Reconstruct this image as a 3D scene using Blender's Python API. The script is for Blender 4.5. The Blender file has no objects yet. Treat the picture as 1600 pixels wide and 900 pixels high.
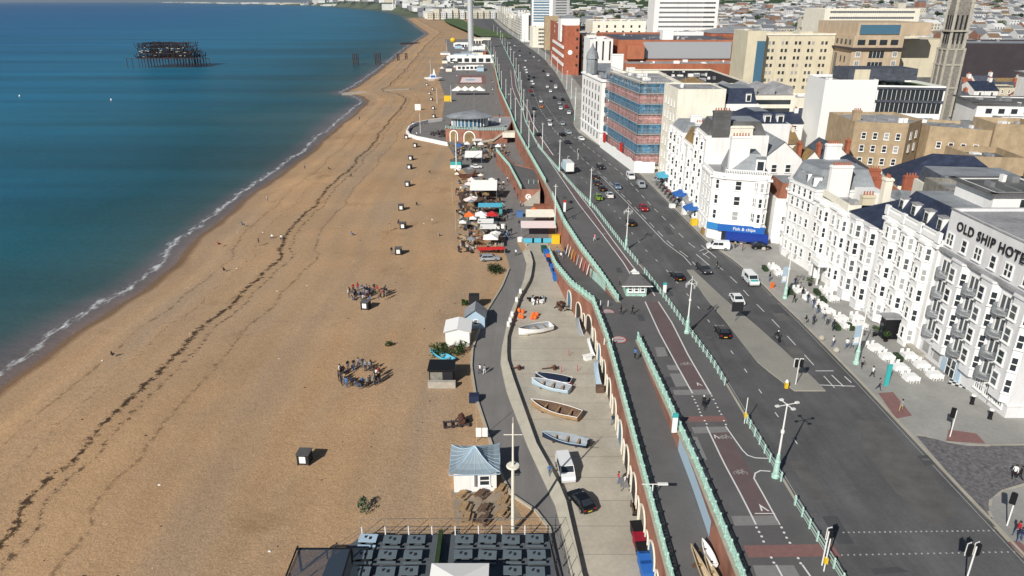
import bpy, math, random
from mathutils import Vector, Matrix
from mathutils.geometry import tessellate_polygon
R = math.radians
random.seed(7)
ORD = 'first second third fourth fifth sixth seventh eighth ninth tenth eleventh twelfth thirteenth fourteenth fifteenth sixteenth seventeenth eighteenth nineteenth'.split()
sc = bpy.context.scene
col = sc.collection
FPX = 1110.0
PITCH = math.atan(448 / FPX)
HC = 56.0
cam = bpy.data.objects.new('camera', bpy.data.cameras.new('camera'))
col.objects.link(cam)
cam.location = (0, 0, HC)
cam.rotation_euler = (R(90) - PITCH, 0, 0)
cam.data.sensor_width = 36
cam.data.lens = 36 * FPX / 1600
cam.data.clip_start = 0.5
cam.data.clip_end = 90000
sc.camera = cam
SUN_EL, SHADOW_AZ = R(33.5), R(33)          # shadows run this far clockwise from +Y
world = bpy.data.worlds.new('World'); sc.world = world; world.use_nodes = True
wn = world.node_tree.nodes; wl = world.node_tree.links
sky = wn.new('ShaderNodeTexSky'); sky.sky_type = 'NISHITA'; sky.sun_disc = False
sky.sun_elevation = SUN_EL; sky.sun_rotation = SHADOW_AZ + math.pi
sky.air_density = 1.0; sky.dust_density = 0.6; sky.ozone_density = 1.5
wn['Background'].inputs['Strength'].default_value = 0.05
wl.new(sky.outputs[0], wn['Background'].inputs['Color'])
sun = bpy.data.objects.new('sun', bpy.data.lights.new('sun', 'SUN')); col.objects.link(sun)
sun.data.energy = 4.9; sun.data.angle = R(0.5); sun.data.color = (1, 0.955, 0.88)
sd = Vector((math.sin(SHADOW_AZ) * math.cos(SUN_EL), math.cos(SHADOW_AZ) * math.cos(SUN_EL), -math.sin(SUN_EL)))
sun.rotation_euler = sd.to_track_quat('-Z', 'Y').to_euler()
sc.view_settings.view_transform = 'Standard'; sc.view_settings.look = 'None'
sc.view_settings.exposure = 0.0; sc.view_settings.gamma = 1
sc.view_settings.use_curve_mapping = False
_c, _s = math.cos(PITCH), math.sin(PITCH)
def ray(x, y):
 v = 450 - y
 return (x - 800, FPX * _c + v * _s, -FPX * _s + v * _c)
def gp(x, y, z=0.0):                       # point of the plane z that shows at pixel x, y
 d = ray(x, y); t = (z - HC) / d[2]
 return Vector((d[0] * t, d[1] * t, z))
def ZU(Y):                                 # height of the upper promenade and road
 if Y > 118: return 6.2
 if Y > 50: return 6.2 + (118 - Y) * 2.8 / 68
 return 9.0 + (50 - Y) * 0.02
def gu(x, y):
 z = 6.2
 for i in range(14): p = gp(x, y, z); z = ZU(p.y)
 p.z = z
 return p
def lerp_poly(P, Y):                       # X of a boundary line at distance Y
 if Y <= P[0][1]: return P[0][0]
 for (x0, y0), (x1, y1) in zip(P, P[1:]):
  if Y <= y1: return x0 + (x1 - x0) * (Y - y0) / (y1 - y0)
 return P[-1][0] + (P[-1][0] - P[-2][0]) / (P[-1][1] - P[-2][1]) * (Y - P[-1][1])
KERB = [(47, 20), (47, 50), (47.3, 62), (48, 85), (48.3, 108), (47.8, 127), (45.9, 141), (44, 150), (42.2, 182), (40.1, 220), (34.6, 256), (31.7, 272), (27.4, 295), (27, 313), (30.7, 351), (32.2, 408), (33, 474), (33.2, 564), (29.8, 694), (22.6, 826), (10.4, 1017), (-5.4, 1266), (-28, 1671), (-57, 2276)]
RAIL = [(28.8, 20), (28.5, 58), (28.8, 91), (28, 105), (27.5, 116), (25.7, 134), (24.2, 146), (21.3, 176), (18, 196), (14.3, 224), (9.4, 262), (5.7, 322), (4.5, 387), (4, 482), (1, 604), (-18, 1088), (-56, 1671), (-128, 2775)]
EDGE = [(19.5, 20), (20, 65), (19.6, 87), (19.3, 100), (18.7, 115.6), (16.9, 130), (14.5, 146), (12.3, 165), (10.5, 196), (5.6, 250), (1.6, 297), (-1, 345), (-7.8, 446), (-17, 671), (-50, 1190), (-150, 2700)]
WALLA = [(14.7, 20), (14.7, 65), (14.7, 78), (14.7, 93), (14.6, 100), (14.2, 115.6)]
SHORE = [(-82, -400), (-82, 100), (-81.5, 120), (-80, 138), (-80.5, 160), (-82.6, 174), (-83.4, 226), (-83.5, 289), (-86.6, 383), (-90, 455), (-100, 480), (-114, 495), (-113, 520), (-115.8, 607), (-125.6, 776), (-142, 1039), (-160, 1434), (-245, 1933), (-459, 3209), (-828, 4933), (-2662, 10598), (-17392, 37152)]
def rows(y0, y1, step=4.0, grow=1.045):
 r = [y0]; s = step
 while r[-1] + s < y1:
  r.append(r[-1] + s)
  if r[-1] > 150: s *= grow
 r.append(y1)
 return r
M = {}
def mat(name, color, rough=0.8, var=0.0, scale=0.5, bump=0.0, metal=0.0, spec=0.3, detail=6.0, var2=0.0, scale2=8.0, emit=None, alpha=None, color2=None):
 m = bpy.data.materials.new(name); m.use_nodes = True
 nt = m.node_tree; b = nt.nodes['Principled BSDF']
 b.inputs['Base Color'].default_value = (*color, 1)
 b.inputs['Roughness'].default_value = rough
 b.inputs['Metallic'].default_value = metal
 b.inputs['Specular IOR Level'].default_value = spec
 if var or bump or color2:
  g = nt.nodes.new('ShaderNodeNewGeometry')
  n = nt.nodes.new('ShaderNodeTexNoise'); n.inputs['Scale'].default_value = scale; n.inputs['Detail'].default_value = detail
  n.inputs['Roughness'].default_value = 0.6
  nt.links.new(g.outputs['Position'], n.inputs['Vector'])
  last = None
  mp = nt.nodes.new('ShaderNodeMapRange'); mp.inputs['From Min'].default_value = 0.3; mp.inputs['From Max'].default_value = 0.7
  nt.links.new(n.outputs['Fac'], mp.inputs['Value'])
  mx = nt.nodes.new('ShaderNodeMix'); mx.data_type = 'RGBA'
  c2 = color2 or tuple(c * (1 - var) for c in color)
  c1 = color if color2 else tuple(min(1, c * (1 + var)) for c in color)
  mx.inputs['A'].default_value = (*c1, 1); mx.inputs['B'].default_value = (*c2, 1)
  nt.links.new(mp.outputs[0], mx.inputs['Factor']); last = mx.outputs['Result']
  if var2:
   n2 = nt.nodes.new('ShaderNodeTexNoise'); n2.inputs['Scale'].default_value = scale2; n2.inputs['Detail'].default_value = 3
   nt.links.new(g.outputs['Position'], n2.inputs['Vector'])
   mp2 = nt.nodes.new('ShaderNodeMapRange'); mp2.inputs['From Min'].default_value = 0.3; mp2.inputs['From Max'].default_value = 0.7
   mp2.inputs['To Min'].default_value = 1 - var2; mp2.inputs['To Max'].default_value = 1 + var2
   nt.links.new(n2.outputs['Fac'], mp2.inputs['Value'])
   vm = nt.nodes.new('ShaderNodeVectorMath'); vm.operation = 'SCALE'
   nt.links.new(last, vm.inputs[0]); nt.links.new(mp2.outputs[0], vm.inputs['Scale']); last = vm.outputs[0]
  nt.links.new(last, b.inputs['Base Color'])
  if bump:
   bp = nt.nodes.new('ShaderNodeBump'); bp.inputs['Strength'].default_value = bump; bp.inputs['Distance'].default_value = 0.1
   nt.links.new(n.outputs['Fac'], bp.inputs['Height']); nt.links.new(bp.outputs[0], b.inputs['Normal'])
 if emit:
  b.inputs['Emission Color'].default_value = (*emit, 1); b.inputs['Emission Strength'].default_value = 1
 if alpha is not None: b.inputs['Alpha'].default_value = alpha
 M[name] = m
 return m
def stripes(name, c1, c2, scale, axis='Z', rough=0.8, dirty=0.12, sharp=0.5):   # courses, panels, planks
 m = mat(name, c1, rough, var=dirty, scale=0.7)
 nt = m.node_tree; b = nt.nodes['Principled BSDF']
 src = b.inputs['Base Color'].links[0].from_socket
 g = [n for n in nt.nodes if n.type == 'NEW_GEOMETRY'][0]
 w = nt.nodes.new('ShaderNodeTexWave'); w.bands_direction = axis; w.inputs['Scale'].default_value = scale
 nt.links.new(g.outputs['Position'], w.inputs['Vector'])
 r = nt.nodes.new('ShaderNodeMapRange'); r.inputs['From Min'].default_value = sharp; r.inputs['From Max'].default_value = sharp + 0.2
 nt.links.new(w.outputs['Fac'], r.inputs['Value'])
 mx = nt.nodes.new('ShaderNodeMix'); mx.data_type = 'RGBA'
 nt.links.new(r.outputs[0], mx.inputs['Factor']); nt.links.new(src, mx.inputs['A']); mx.inputs['B'].default_value = (*c2, 1)
 nt.links.new(mx.outputs['Result'], b.inputs['Base Color'])
 return m
mat('stucco', (.80, .79, .77), .85, var=.05, scale=.25, var2=.03)
mat('stucco_grey', (.70, .695, .70), .85, var=.06, scale=.3, var2=.03)
mat('stucco_cream', (.78, .74, .63), .85, var=.07, scale=.3, var2=.03)
mat('trim_white', (.86, .86, .84), .6)
mat('beige', (.62, .56, .42), .85, var=.08, scale=.2, var2=.04)
mat('concrete_wall', (.50, .48, .42), .9, var=.12, scale=.3, var2=.05)
mat('tan_brick', (.42, .32, .205), .9, var=.15, scale=.5, var2=.08, scale2=5)
mat('tan_stone', (.52, .41, .29), .85, var=.08, scale=.3)
mat('red_brick', (.40, .13, .075), .9, var=.18, scale=.6, var2=.1, scale2=6)
mat('orange_brick', (.40, .145, .08), .9, var=.16, scale=.12, var2=.05)
mat('dark_clad', (.055, .045, .05), .7, var=.15, scale=.2)
mat('slate', (.085, .095, .12), .6, var=.25, scale=.8, var2=.15, scale2=5)
mat('navy_slate', (.034, .044, .078), .5, var=.3, scale=.5, var2=.1)
mat('lead', (.27, .29, .31), .7, var=.2, scale=.25, var2=.12, scale2=3)
mat('flat_roof', (.33, .33, .34), .9, var=.25, scale=.25, var2=.12, scale2=2.5)
mat('dark_roof', (.12, .12, .12), .9, var=.3, scale=.3, var2=.15)
mat('lichen_roof', (.34, .21, .07), .9, var=.35, scale=.5, var2=.2, color2=(.16, .13, .09))
mat('tile_red', (.26, .105, .065), .9, var=.25, scale=.8, var2=.15, scale2=6)
mat('terracotta', (.38, .13, .075), .8)
mat('glass', (.03, .037, .045), .12, spec=.6)
mat('glass_dim', (.10, .11, .12), .3, spec=.5)
mat('curtain_glass', (.36, .36, .355), .4, spec=.5)
mat('glass_blue', (.07, .16, .24), .15, spec=.6)
mat('asphalt', (.118, .118, .121), .85, var=.16, scale=.12, var2=.08, scale2=3)
mat('prom_asphalt', (.132, .128, .128), .85, var=.07, scale=.3, var2=.06, scale2=5)
mat('lower_asphalt', (.205, .196, .188), .9, var=.08, scale=.2, var2=.05, scale2=4)
mat('red_lane', (.148, .106, .106), .9, var=.12, scale=.4, var2=.06)
mat('yard_concrete', (.46, .42, .345), .9, var=.12, scale=.18, var2=.06, scale2=2)
mat('pale_kerb', (.42, .39, .32), .9, var=.12, scale=.5)
mat('pavement', (.34, .332, .31), .9, var=.09, scale=.25, var2=.06, scale2=3)
mat('median_paving', (.30, .288, .255), .9, var=.1, scale=.2, var2=.06, scale2=3)
mat('paint', (.72, .72, .70), .7)
mat('paint_worn', (.42, .42, .41), .8, var=.2, scale=4)
mat('tactile_grey', (.24, .235, .23), .9, var=.08, scale=2)
mat('tactile_red', (.24, .13, .12), .9, var=.12, scale=2)
mat('lawn', (.085, .13, .045), .95, var=.25, scale=.03)
mat('mint', (.40, .61, .53), .5, var=.12, scale=2)
mat('mint_pale', (.46, .66, .59), .5)
mat('metal_white', (.78, .78, .76), .4)
mat('metal_grey', (.35, .36, .37), .4, metal=.5)
mat('black', (.012, .012, .014), .5)
mat('soft_black', (.022, .022, .026), .8)
mat('rubber', (.02, .02, .02), .9)
mat('white_canvas', (.86, .85, .82), .8)
mat('pink_canvas', (.82, .68, .66), .8)
mat('blue_fabric', (.03, .13, .42), .7)
mat('teal', (.05, .40, .40), .6)
mat('cyan', (.10, .45, .62), .6)
mat('red_paint', (.52, .03, .03), .5)
mat('orange_paint', (.80, .17, .04), .5)
mat('yellow_paint', (.75, .50, .03), .6)
mat('rust', (.11, .045, .028), .9, var=.4, scale=1.5)
mat('rust_dark', (.055, .042, .046), .9, var=.3, scale=1.0)
mat('wood', (.36, .24, .13), .85, var=.2, scale=2)
mat('wood_dark', (.13, .08, .055), .9, var=.25, scale=2)
mat('wood_pale', (.50, .40, .27), .85, var=.15, scale=2)
mat('deck_grey', (.10, .115, .13), .7, var=.12, scale=1.5)
mat('table_grey', (.13, .165, .19), .6, var=.06, scale=2)
mat('leaf', (.055, .10, .028), .8, var=.4, scale=2)
mat('leaf_dark', (.028, .052, .02), .8, var=.3, scale=1)
mat('leaf_pale', (.12, .17, .10), .8, var=.3, scale=2)
mat('bark', (.10, .075, .05), .9)
mat('blue_grey_roof', (.27, .33, .37), .5, var=.08, scale=1)
mat('boat_grey', (.30, .33, .36), .5, var=.1, scale=1)
mat('boat_blue', (.42, .56, .68), .4)
mat('boat_navy', (.02, .03, .06), .5)
def streaks(name, k, sx, sy, sz, lo=.35, hi=.7):          # weathering drawn out along one axis
 m = M[name]; nt = m.node_tree; b = nt.nodes['Principled BSDF']; src = b.inputs['Base Color'].links[0].from_socket
 g = [n for n in nt.nodes if n.type == 'NEW_GEOMETRY'][0]; mp = nt.nodes.new('ShaderNodeMapping'); mp.inputs['Scale'].default_value = (sx, sy, sz)
 nt.links.new(g.outputs['Position'], mp.inputs['Vector']); n = nt.nodes.new('ShaderNodeTexNoise'); n.inputs['Scale'].default_value = 1; n.inputs['Detail'].default_value = 5; n.inputs['Roughness'].default_value = .65
 nt.links.new(mp.outputs[0], n.inputs['Vector']); r = nt.nodes.new('ShaderNodeMapRange'); r.inputs['From Min'].default_value = lo; r.inputs['From Max'].default_value = hi; r.inputs['To Min'].default_value = 1 + k * .35; r.inputs['To Max'].default_value = 1 - k
 nt.links.new(n.outputs['Fac'], r.inputs['Value']); v = nt.nodes.new('ShaderNodeVectorMath'); v.operation = 'SCALE'; nt.links.new(src, v.inputs[0]); nt.links.new(r.outputs[0], v.inputs['Scale']); nt.links.new(v.outputs[0], b.inputs['Base Color'])
for nm in ('stucco', 'stucco_grey', 'stucco_cream', 'beige', 'concrete_wall'): streaks(nm, .13, 1.1, 1.1, .09, .48, .75)
for nm in ('tan_brick', 'orange_brick', 'red_brick', 'tan_stone'): streaks(nm, .18, .5, .5, .1)
streaks('asphalt', .16, .75, .012, 1); streaks('asphalt', .26, .07, .03, 1, .4, .62); streaks('prom_asphalt', .12, .10, .06, 1, .4, .65); streaks('lower_asphalt', .12, .6, .04, 1)
for nm in ('lead', 'flat_roof', 'dark_roof'): streaks(nm, .2, .18, .5, 1)
streaks('navy_slate', .35, .3, .9, 1.2); streaks('slate', .3, .3, .9, 1.2); streaks('mint', .3, 2.2, 2.2, 2.2, .45, .7); streaks('yard_concrete', .16, .09, .05, 1, .4, .65); streaks('pavement', .13, .12, .08, 1, .4, .65)
class MB:
 def __init__(s): s.v = []; s.f = []; s.m = []
 def poly(s, pts, m=0):
  i = len(s.v); s.v += [tuple(p) for p in pts]; s.f.append(tuple(range(i, i + len(pts)))); s.m.append(m)
 def box(s, x0, y0, z0, x1, y1, z1, m=0, taper=0.0):
  if x1 < x0: x0, x1 = x1, x0
  if y1 < y0: y0, y1 = y1, y0
  t = taper; i = len(s.v)
  s.v += [(x0, y0, z0), (x1, y0, z0), (x1, y1, z0), (x0, y1, z0), (x0 + t, y0 + t, z1), (x1 - t, y0 + t, z1), (x1 - t, y1 - t, z1), (x0 + t, y1 - t, z1)]
  for q in ((3, 2, 1, 0), (4, 5, 6, 7), (0, 1, 5, 4), (1, 2, 6, 5), (2, 3, 7, 6), (3, 0, 4, 7)):
   s.f.append(tuple(i + k for k in q)); s.m.append(m)
 def obox(s, cx, cy, z0, lx, ly, h, a=0, m=0):       # turned box
  i = len(s.v); ca, sa = math.cos(a), math.sin(a)
  for z in (z0, z0 + h):
   for sx, sy in ((-1, -1), (1, -1), (1, 1), (-1, 1)):
    x, y = sx * lx / 2, sy * ly / 2
    s.v.append((cx + x * ca - y * sa, cy + x * sa + y * ca, z))
  for q in ((3, 2, 1, 0), (4, 5, 6, 7), (0, 1, 5, 4), (1, 2, 6, 5), (2, 3, 7, 6), (3, 0, 4, 7)):
   s.f.append(tuple(i + k for k in q)); s.m.append(m)
 def prism(s, P, z0, z1, m=0, top=None, bottom=True):
  n = len(P); i = len(s.v)
  s.v += [(p[0], p[1], z0) for p in P] + [(p[0], p[1], z1) for p in P]
  for k in range(n):
   j = (k + 1) % n; s.f.append((i + k, i + j, i + n + j, i + n + k)); s.m.append(m)
  s.f.append(tuple(i + n + k for k in range(n))); s.m.append(m if top is None else top)
  if bottom: s.f.append(tuple(i + n - 1 - k for k in range(n))); s.m.append(m)
 def frustum(s, P, Q, z0, z1, m=0, top=None):
  n = len(P); i = len(s.v)
  s.v += [(p[0], p[1], z0) for p in P] + [(p[0], p[1], z1) for p in Q]
  for k in range(n):
   j = (k + 1) % n; s.f.append((i + k, i + j, i + n + j, i + n + k)); s.m.append(m)
  s.f.append(tuple(i + n + k for k in range(n))); s.m.append(m if top is None else top)
 def tube(s, p, q, r, r2=None, n=6, m=0):
  p = Vector(p); q = Vector(q); r2 = r if r2 is None else r2
  d = (q - p)
  if d.length < 1e-6: return
  d.normalize()
  u = d.orthogonal().normalized(); w = d.cross(u); i = len(s.v)
  for c, rr in ((p, r), (q, r2)):
   for k in range(n):
    a = 2 * math.pi * k / n
    s.v.append(tuple(c + (u * math.cos(a) + w * math.sin(a)) * rr))
  for k in range(n):
   j = (k + 1) % n; s.f.append((i + k, i + j, i + n + j, i + n + k)); s.m.append(m)
  s.f.append(tuple(i + n - 1 - k for k in range(n))); s.m.append(m)
  s.f.append(tuple(i + n + k for k in range(n))); s.m.append(m)
 def lathe(s, cx, cy, prof, n=12, m=0, sx=1, sy=1, a0=0):
  i = len(s.v)
  for r, z in prof:
   for k in range(n):
    a = a0 + 2 * math.pi * k / n
    s.v.append((cx + r * math.cos(a) * sx, cy + r * math.sin(a) * sy, z))
  for l in range(len(prof) - 1):
   for k in range(n):
    j = (k + 1) % n
    s.f.append((i + l * n + k, i + l * n + j, i + (l + 1) * n + j, i + (l + 1) * n + k)); s.m.append(m)
  s.f.append(tuple(i + n - 1 - k for k in range(n))); s.m.append(m)
  t = i + (len(prof) - 1) * n
  s.f.append(tuple(t + k for k in range(n))); s.m.append(m)
 def mesh(s, name, mats, smooth=False):
  me = bpy.data.meshes.new(name)
  me.from_pydata(s.v, [], s.f)
  for m in ([mats] if isinstance(mats, str) else mats): me.materials.append(M[m])
  me.polygons.foreach_set('material_index', s.m)
  if smooth: me.polygons.foreach_set('use_smooth', [True] * len(s.f))
  me.update()
  return me
 def build(s, name, mats, parent=None, loc=(0, 0, 0), rz=0, smooth=False):
  return ob(name, s.mesh(name, mats, smooth), parent, loc, rz)
def ob(name, me, parent=None, loc=(0, 0, 0), rz=0):
 o = bpy.data.objects.new(name, me); col.objects.link(o)
 o.location = loc
 if rz: o.rotation_euler = (0, 0, rz)
 if parent: o.parent = parent
 return o
def tag(o, label=None, cat=None, group=None, kind=None):
 if label: o['label'] = label
 if cat: o['category'] = cat
 if group: o['group'] = group
 if kind: o['kind'] = kind
 return o
def thing(name, label, cat, loc=(0, 0, 0), rz=0, group=None):
 o = ob(name, None, None, loc, rz); o.empty_display_size = 0.2
 return tag(o, label, cat, group)
def spawn(pat, name, label, cat, loc, rz=0, group=None, sc_=1.0):
 if isinstance(pat, bpy.types.Mesh):
  o = ob(name, pat, None, loc, rz); tag(o, label, cat, group)
 else:
  o = thing(name, label, cat, loc, rz, group)
  for pn, me, l, r, subs in pat:
   c = ob(pn, me, o, l, r)
   for qn, me2, l2, r2 in subs: ob(qn, me2, c, l2, r2)
 if sc_ != 1.0: o.scale = (sc_, sc_, sc_) if not isinstance(sc_, tuple) else sc_
 return o
def part(name, mb, mats, loc=(0, 0, 0), rz=0, subs=()):
 return (name, mb.mesh(name, mats), loc, rz, list(subs))
def sub(name, mb, mats, loc=(0, 0, 0), rz=0):
 return (name, mb.mesh(name, mats), loc, rz)
# ================================================================ the setting: sea, beach, town ground, roads
def grid_mesh(name, m, ys, xs_of, z_of, attr=None):
 v = []; f = []; at = []
 n = None
 for Y in ys:
  xs = xs_of(Y); n = len(xs)
  for k, X in enumerate(xs):
   v.append((X, Y, z_of(X, Y)))
   if attr: at.append(attr(X, Y))
 for j in range(len(ys) - 1):
  for k in range(n - 1):
   f.append((j * n + k, j * n + k + 1, (j + 1) * n + k + 1, (j + 1) * n + k))
 me = bpy.data.meshes.new(name); me.from_pydata(v, [], f); me.materials.append(M[m])
 if attr:
  a = me.attributes.new('shore', 'FLOAT', 'POINT'); a.data.foreach_set('value', at)
 me.polygons.foreach_set('use_smooth', [True] * len(f)); me.update()
 return ob(name, me)
def wob(Y): return .5 * math.sin(Y * .05) + .35 * math.sin(Y * .13 + 1) + .2 * math.sin(Y * .41)
def shx(Y): return lerp_poly(SHORE, Y) + (wob(Y) if Y < 4000 else 0)
SEA_Z = -1.6
def sea_material():
 m = bpy.data.materials.new('sea'); m.use_nodes = True; M['sea'] = m
 nt = m.node_tree; N = nt.nodes.new; L = nt.links.new; b = nt.nodes['Principled BSDF']
 at = N('ShaderNodeAttribute'); at.attribute_name = 'shore'
 g = N('ShaderNodeNewGeometry')
 mpv = N('ShaderNodeMapping'); mpv.inputs['Scale'].default_value = (.004, .016, 1); L(g.outputs['Position'], mpv.inputs['Vector'])
 n1 = N('ShaderNodeTexNoise'); n1.inputs['Scale'].default_value = 1; n1.inputs['Detail'].default_value = 5; L(mpv.outputs[0], n1.inputs['Vector'])
 lg = N('ShaderNodeMath'); lg.operation = 'LOGARITHM'; lg.inputs[1].default_value = 10
 ad = N('ShaderNodeMath'); ad.operation = 'MAXIMUM'; ad.inputs[1].default_value = 1; L(at.outputs['Fac'], ad.inputs[0]); L(ad.outputs[0], lg.inputs[0])
 nn = N('ShaderNodeMath'); nn.operation = 'MULTIPLY_ADD'; nn.inputs[1].default_value = 1.1; L(n1.outputs['Fac'], nn.inputs[0]); nn.inputs[2].default_value = -.55
 s = N('ShaderNodeMath'); s.operation = 'ADD'; L(lg.outputs[0], s.inputs[0]); L(nn.outputs[0], s.inputs[1])
 dv = N('ShaderNodeMath'); dv.operation = 'DIVIDE'; dv.inputs[1].default_value = 4; L(s.outputs[0], dv.inputs[0])
 r = N('ShaderNodeValToRGB'); L(dv.outputs[0], r.inputs['Fac'])
 e = r.color_ramp.elements
 e[0].position = .0; e[0].color = (.19, .145, .13, 1)
 e[1].position = .98; e[1].color = (.002, .078, .25, 1)
 for p, c in ((.19, (.125, .12, .125)), (.27, (.045, .095, .10)), (.42, (.013, .088, .118)), (.62, (.010, .155, .28)), (.76, (.005, .125, .30))):
  k = e.new(p); k.color = (*c, 1)
 mps = N('ShaderNodeMapping'); mps.inputs['Scale'].default_value = (.0016, .022, 1); mps.inputs['Rotation'].default_value = (0, 0, .12); L(g.outputs['Position'], mps.inputs['Vector'])
 ns = N('ShaderNodeTexNoise'); ns.inputs['Scale'].default_value = 1; ns.inputs['Detail'].default_value = 6; ns.inputs['Roughness'].default_value = .6; L(mps.outputs[0], ns.inputs['Vector'])
 rs = N('ShaderNodeMapRange'); rs.inputs['From Min'].default_value = .35; rs.inputs['From Max'].default_value = .65; rs.inputs['To Min'].default_value = .74; rs.inputs['To Max'].default_value = 1.18; L(ns.outputs['Fac'], rs.inputs['Value'])
 vs = N('ShaderNodeVectorMath'); vs.operation = 'SCALE'; L(r.outputs[0], vs.inputs[0]); L(rs.outputs[0], vs.inputs['Scale'])
 mpf = N('ShaderNodeMapping'); mpf.inputs['Scale'].default_value = (.9, .35, 1); L(g.outputs['Position'], mpf.inputs['Vector'])
 n2 = N('ShaderNodeTexNoise'); n2.inputs['Scale'].default_value = 1; n2.inputs['Detail'].default_value = 8; n2.inputs['Roughness'].default_value = .7; L(mpf.outputs[0], n2.inputs['Vector'])
 mpw = N('ShaderNodeMapping'); mpw.inputs['Scale'].default_value = (.03, .05, 1); L(g.outputs['Position'], mpw.inputs['Vector'])
 n3 = N('ShaderNodeTexNoise'); n3.inputs['Scale'].default_value = 1; n3.inputs['Detail'].default_value = 2; L(mpw.outputs[0], n3.inputs['Vector'])
 sh = N('ShaderNodeMath'); sh.operation = 'MULTIPLY_ADD'; sh.inputs[1].default_value = 6.0; L(n3.outputs['Fac'], sh.inputs[0]); L(at.outputs['Fac'], sh.inputs[2])
 fr = N('ShaderNodeValToRGB'); d2 = N('ShaderNodeMath'); d2.operation = 'DIVIDE'; d2.inputs[1].default_value = 16; L(sh.outputs[0], d2.inputs[0]); L(d2.outputs[0], fr.inputs['Fac'])
 el = fr.color_ramp.elements
 el[0].position = 0; el[0].color = (1, 1, 1, 1); el[1].position = .9; el[1].color = (0, 0, 0, 1)
 for p, c in ((.10, .62), (.19, .28), (.30, .24), (.42, .52), (.54, .34), (.72, .02)):
  k = el.new(p); k.color = (c, c, c, 1)
 mu = N('ShaderNodeMath'); mu.operation = 'ADD'; L(fr.outputs[0], mu.inputs[0]); L(n2.outputs['Fac'], mu.inputs[1])
 cr = N('ShaderNodeMapRange'); cr.inputs['From Min'].default_value = .93; cr.inputs['From Max'].default_value = 1.15; L(mu.outputs[0], cr.inputs['Value'])
 mx = N('ShaderNodeMix'); mx.data_type = 'RGBA'; L(cr.outputs[0], mx.inputs['Factor']); L(vs.outputs[0], mx.inputs['A']); mx.inputs['B'].default_value = (.75, .77, .78, 1)
 L(mx.outputs['Result'], b.inputs['Base Color'])
 b.inputs['Roughness'].default_value = .35; b.inputs['Specular IOR Level'].default_value = .16
 w = N('ShaderNodeTexNoise'); w.inputs['Scale'].default_value = .35; w.inputs['Detail'].default_value = 8; w.inputs['Roughness'].default_value = .65
 mpb = N('ShaderNodeMapping'); mpb.inputs['Scale'].default_value = (.6, 1.4, 1); L(g.outputs['Position'], mpb.inputs['Vector']); L(mpb.outputs[0], w.inputs['Vector'])
 bp = N('ShaderNodeBump'); bp.inputs['Strength'].default_value = .6; bp.inputs['Distance'].default_value = .5; L(w.outputs['Fac'], bp.inputs['Height']); L(bp.outputs[0], b.inputs['Normal'])
sea_material()
OFF = [-60000, -25000, -10000, -4000, -1800, -900, -450, -220, -120, -70, -45, -30, -22, -16, -12, -9, -7, -5, -3.5, -2, -1, 0, 2, 6]
ys = rows(-300, 60000, 3.0, 1.03)
tag(grid_mesh('sea', 'sea', ys, lambda Y: [shx(Y) + o for o in OFF], lambda X, Y: SEA_Z, lambda X, Y: max(0, shx(Y) - X)), kind='structure')
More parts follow.
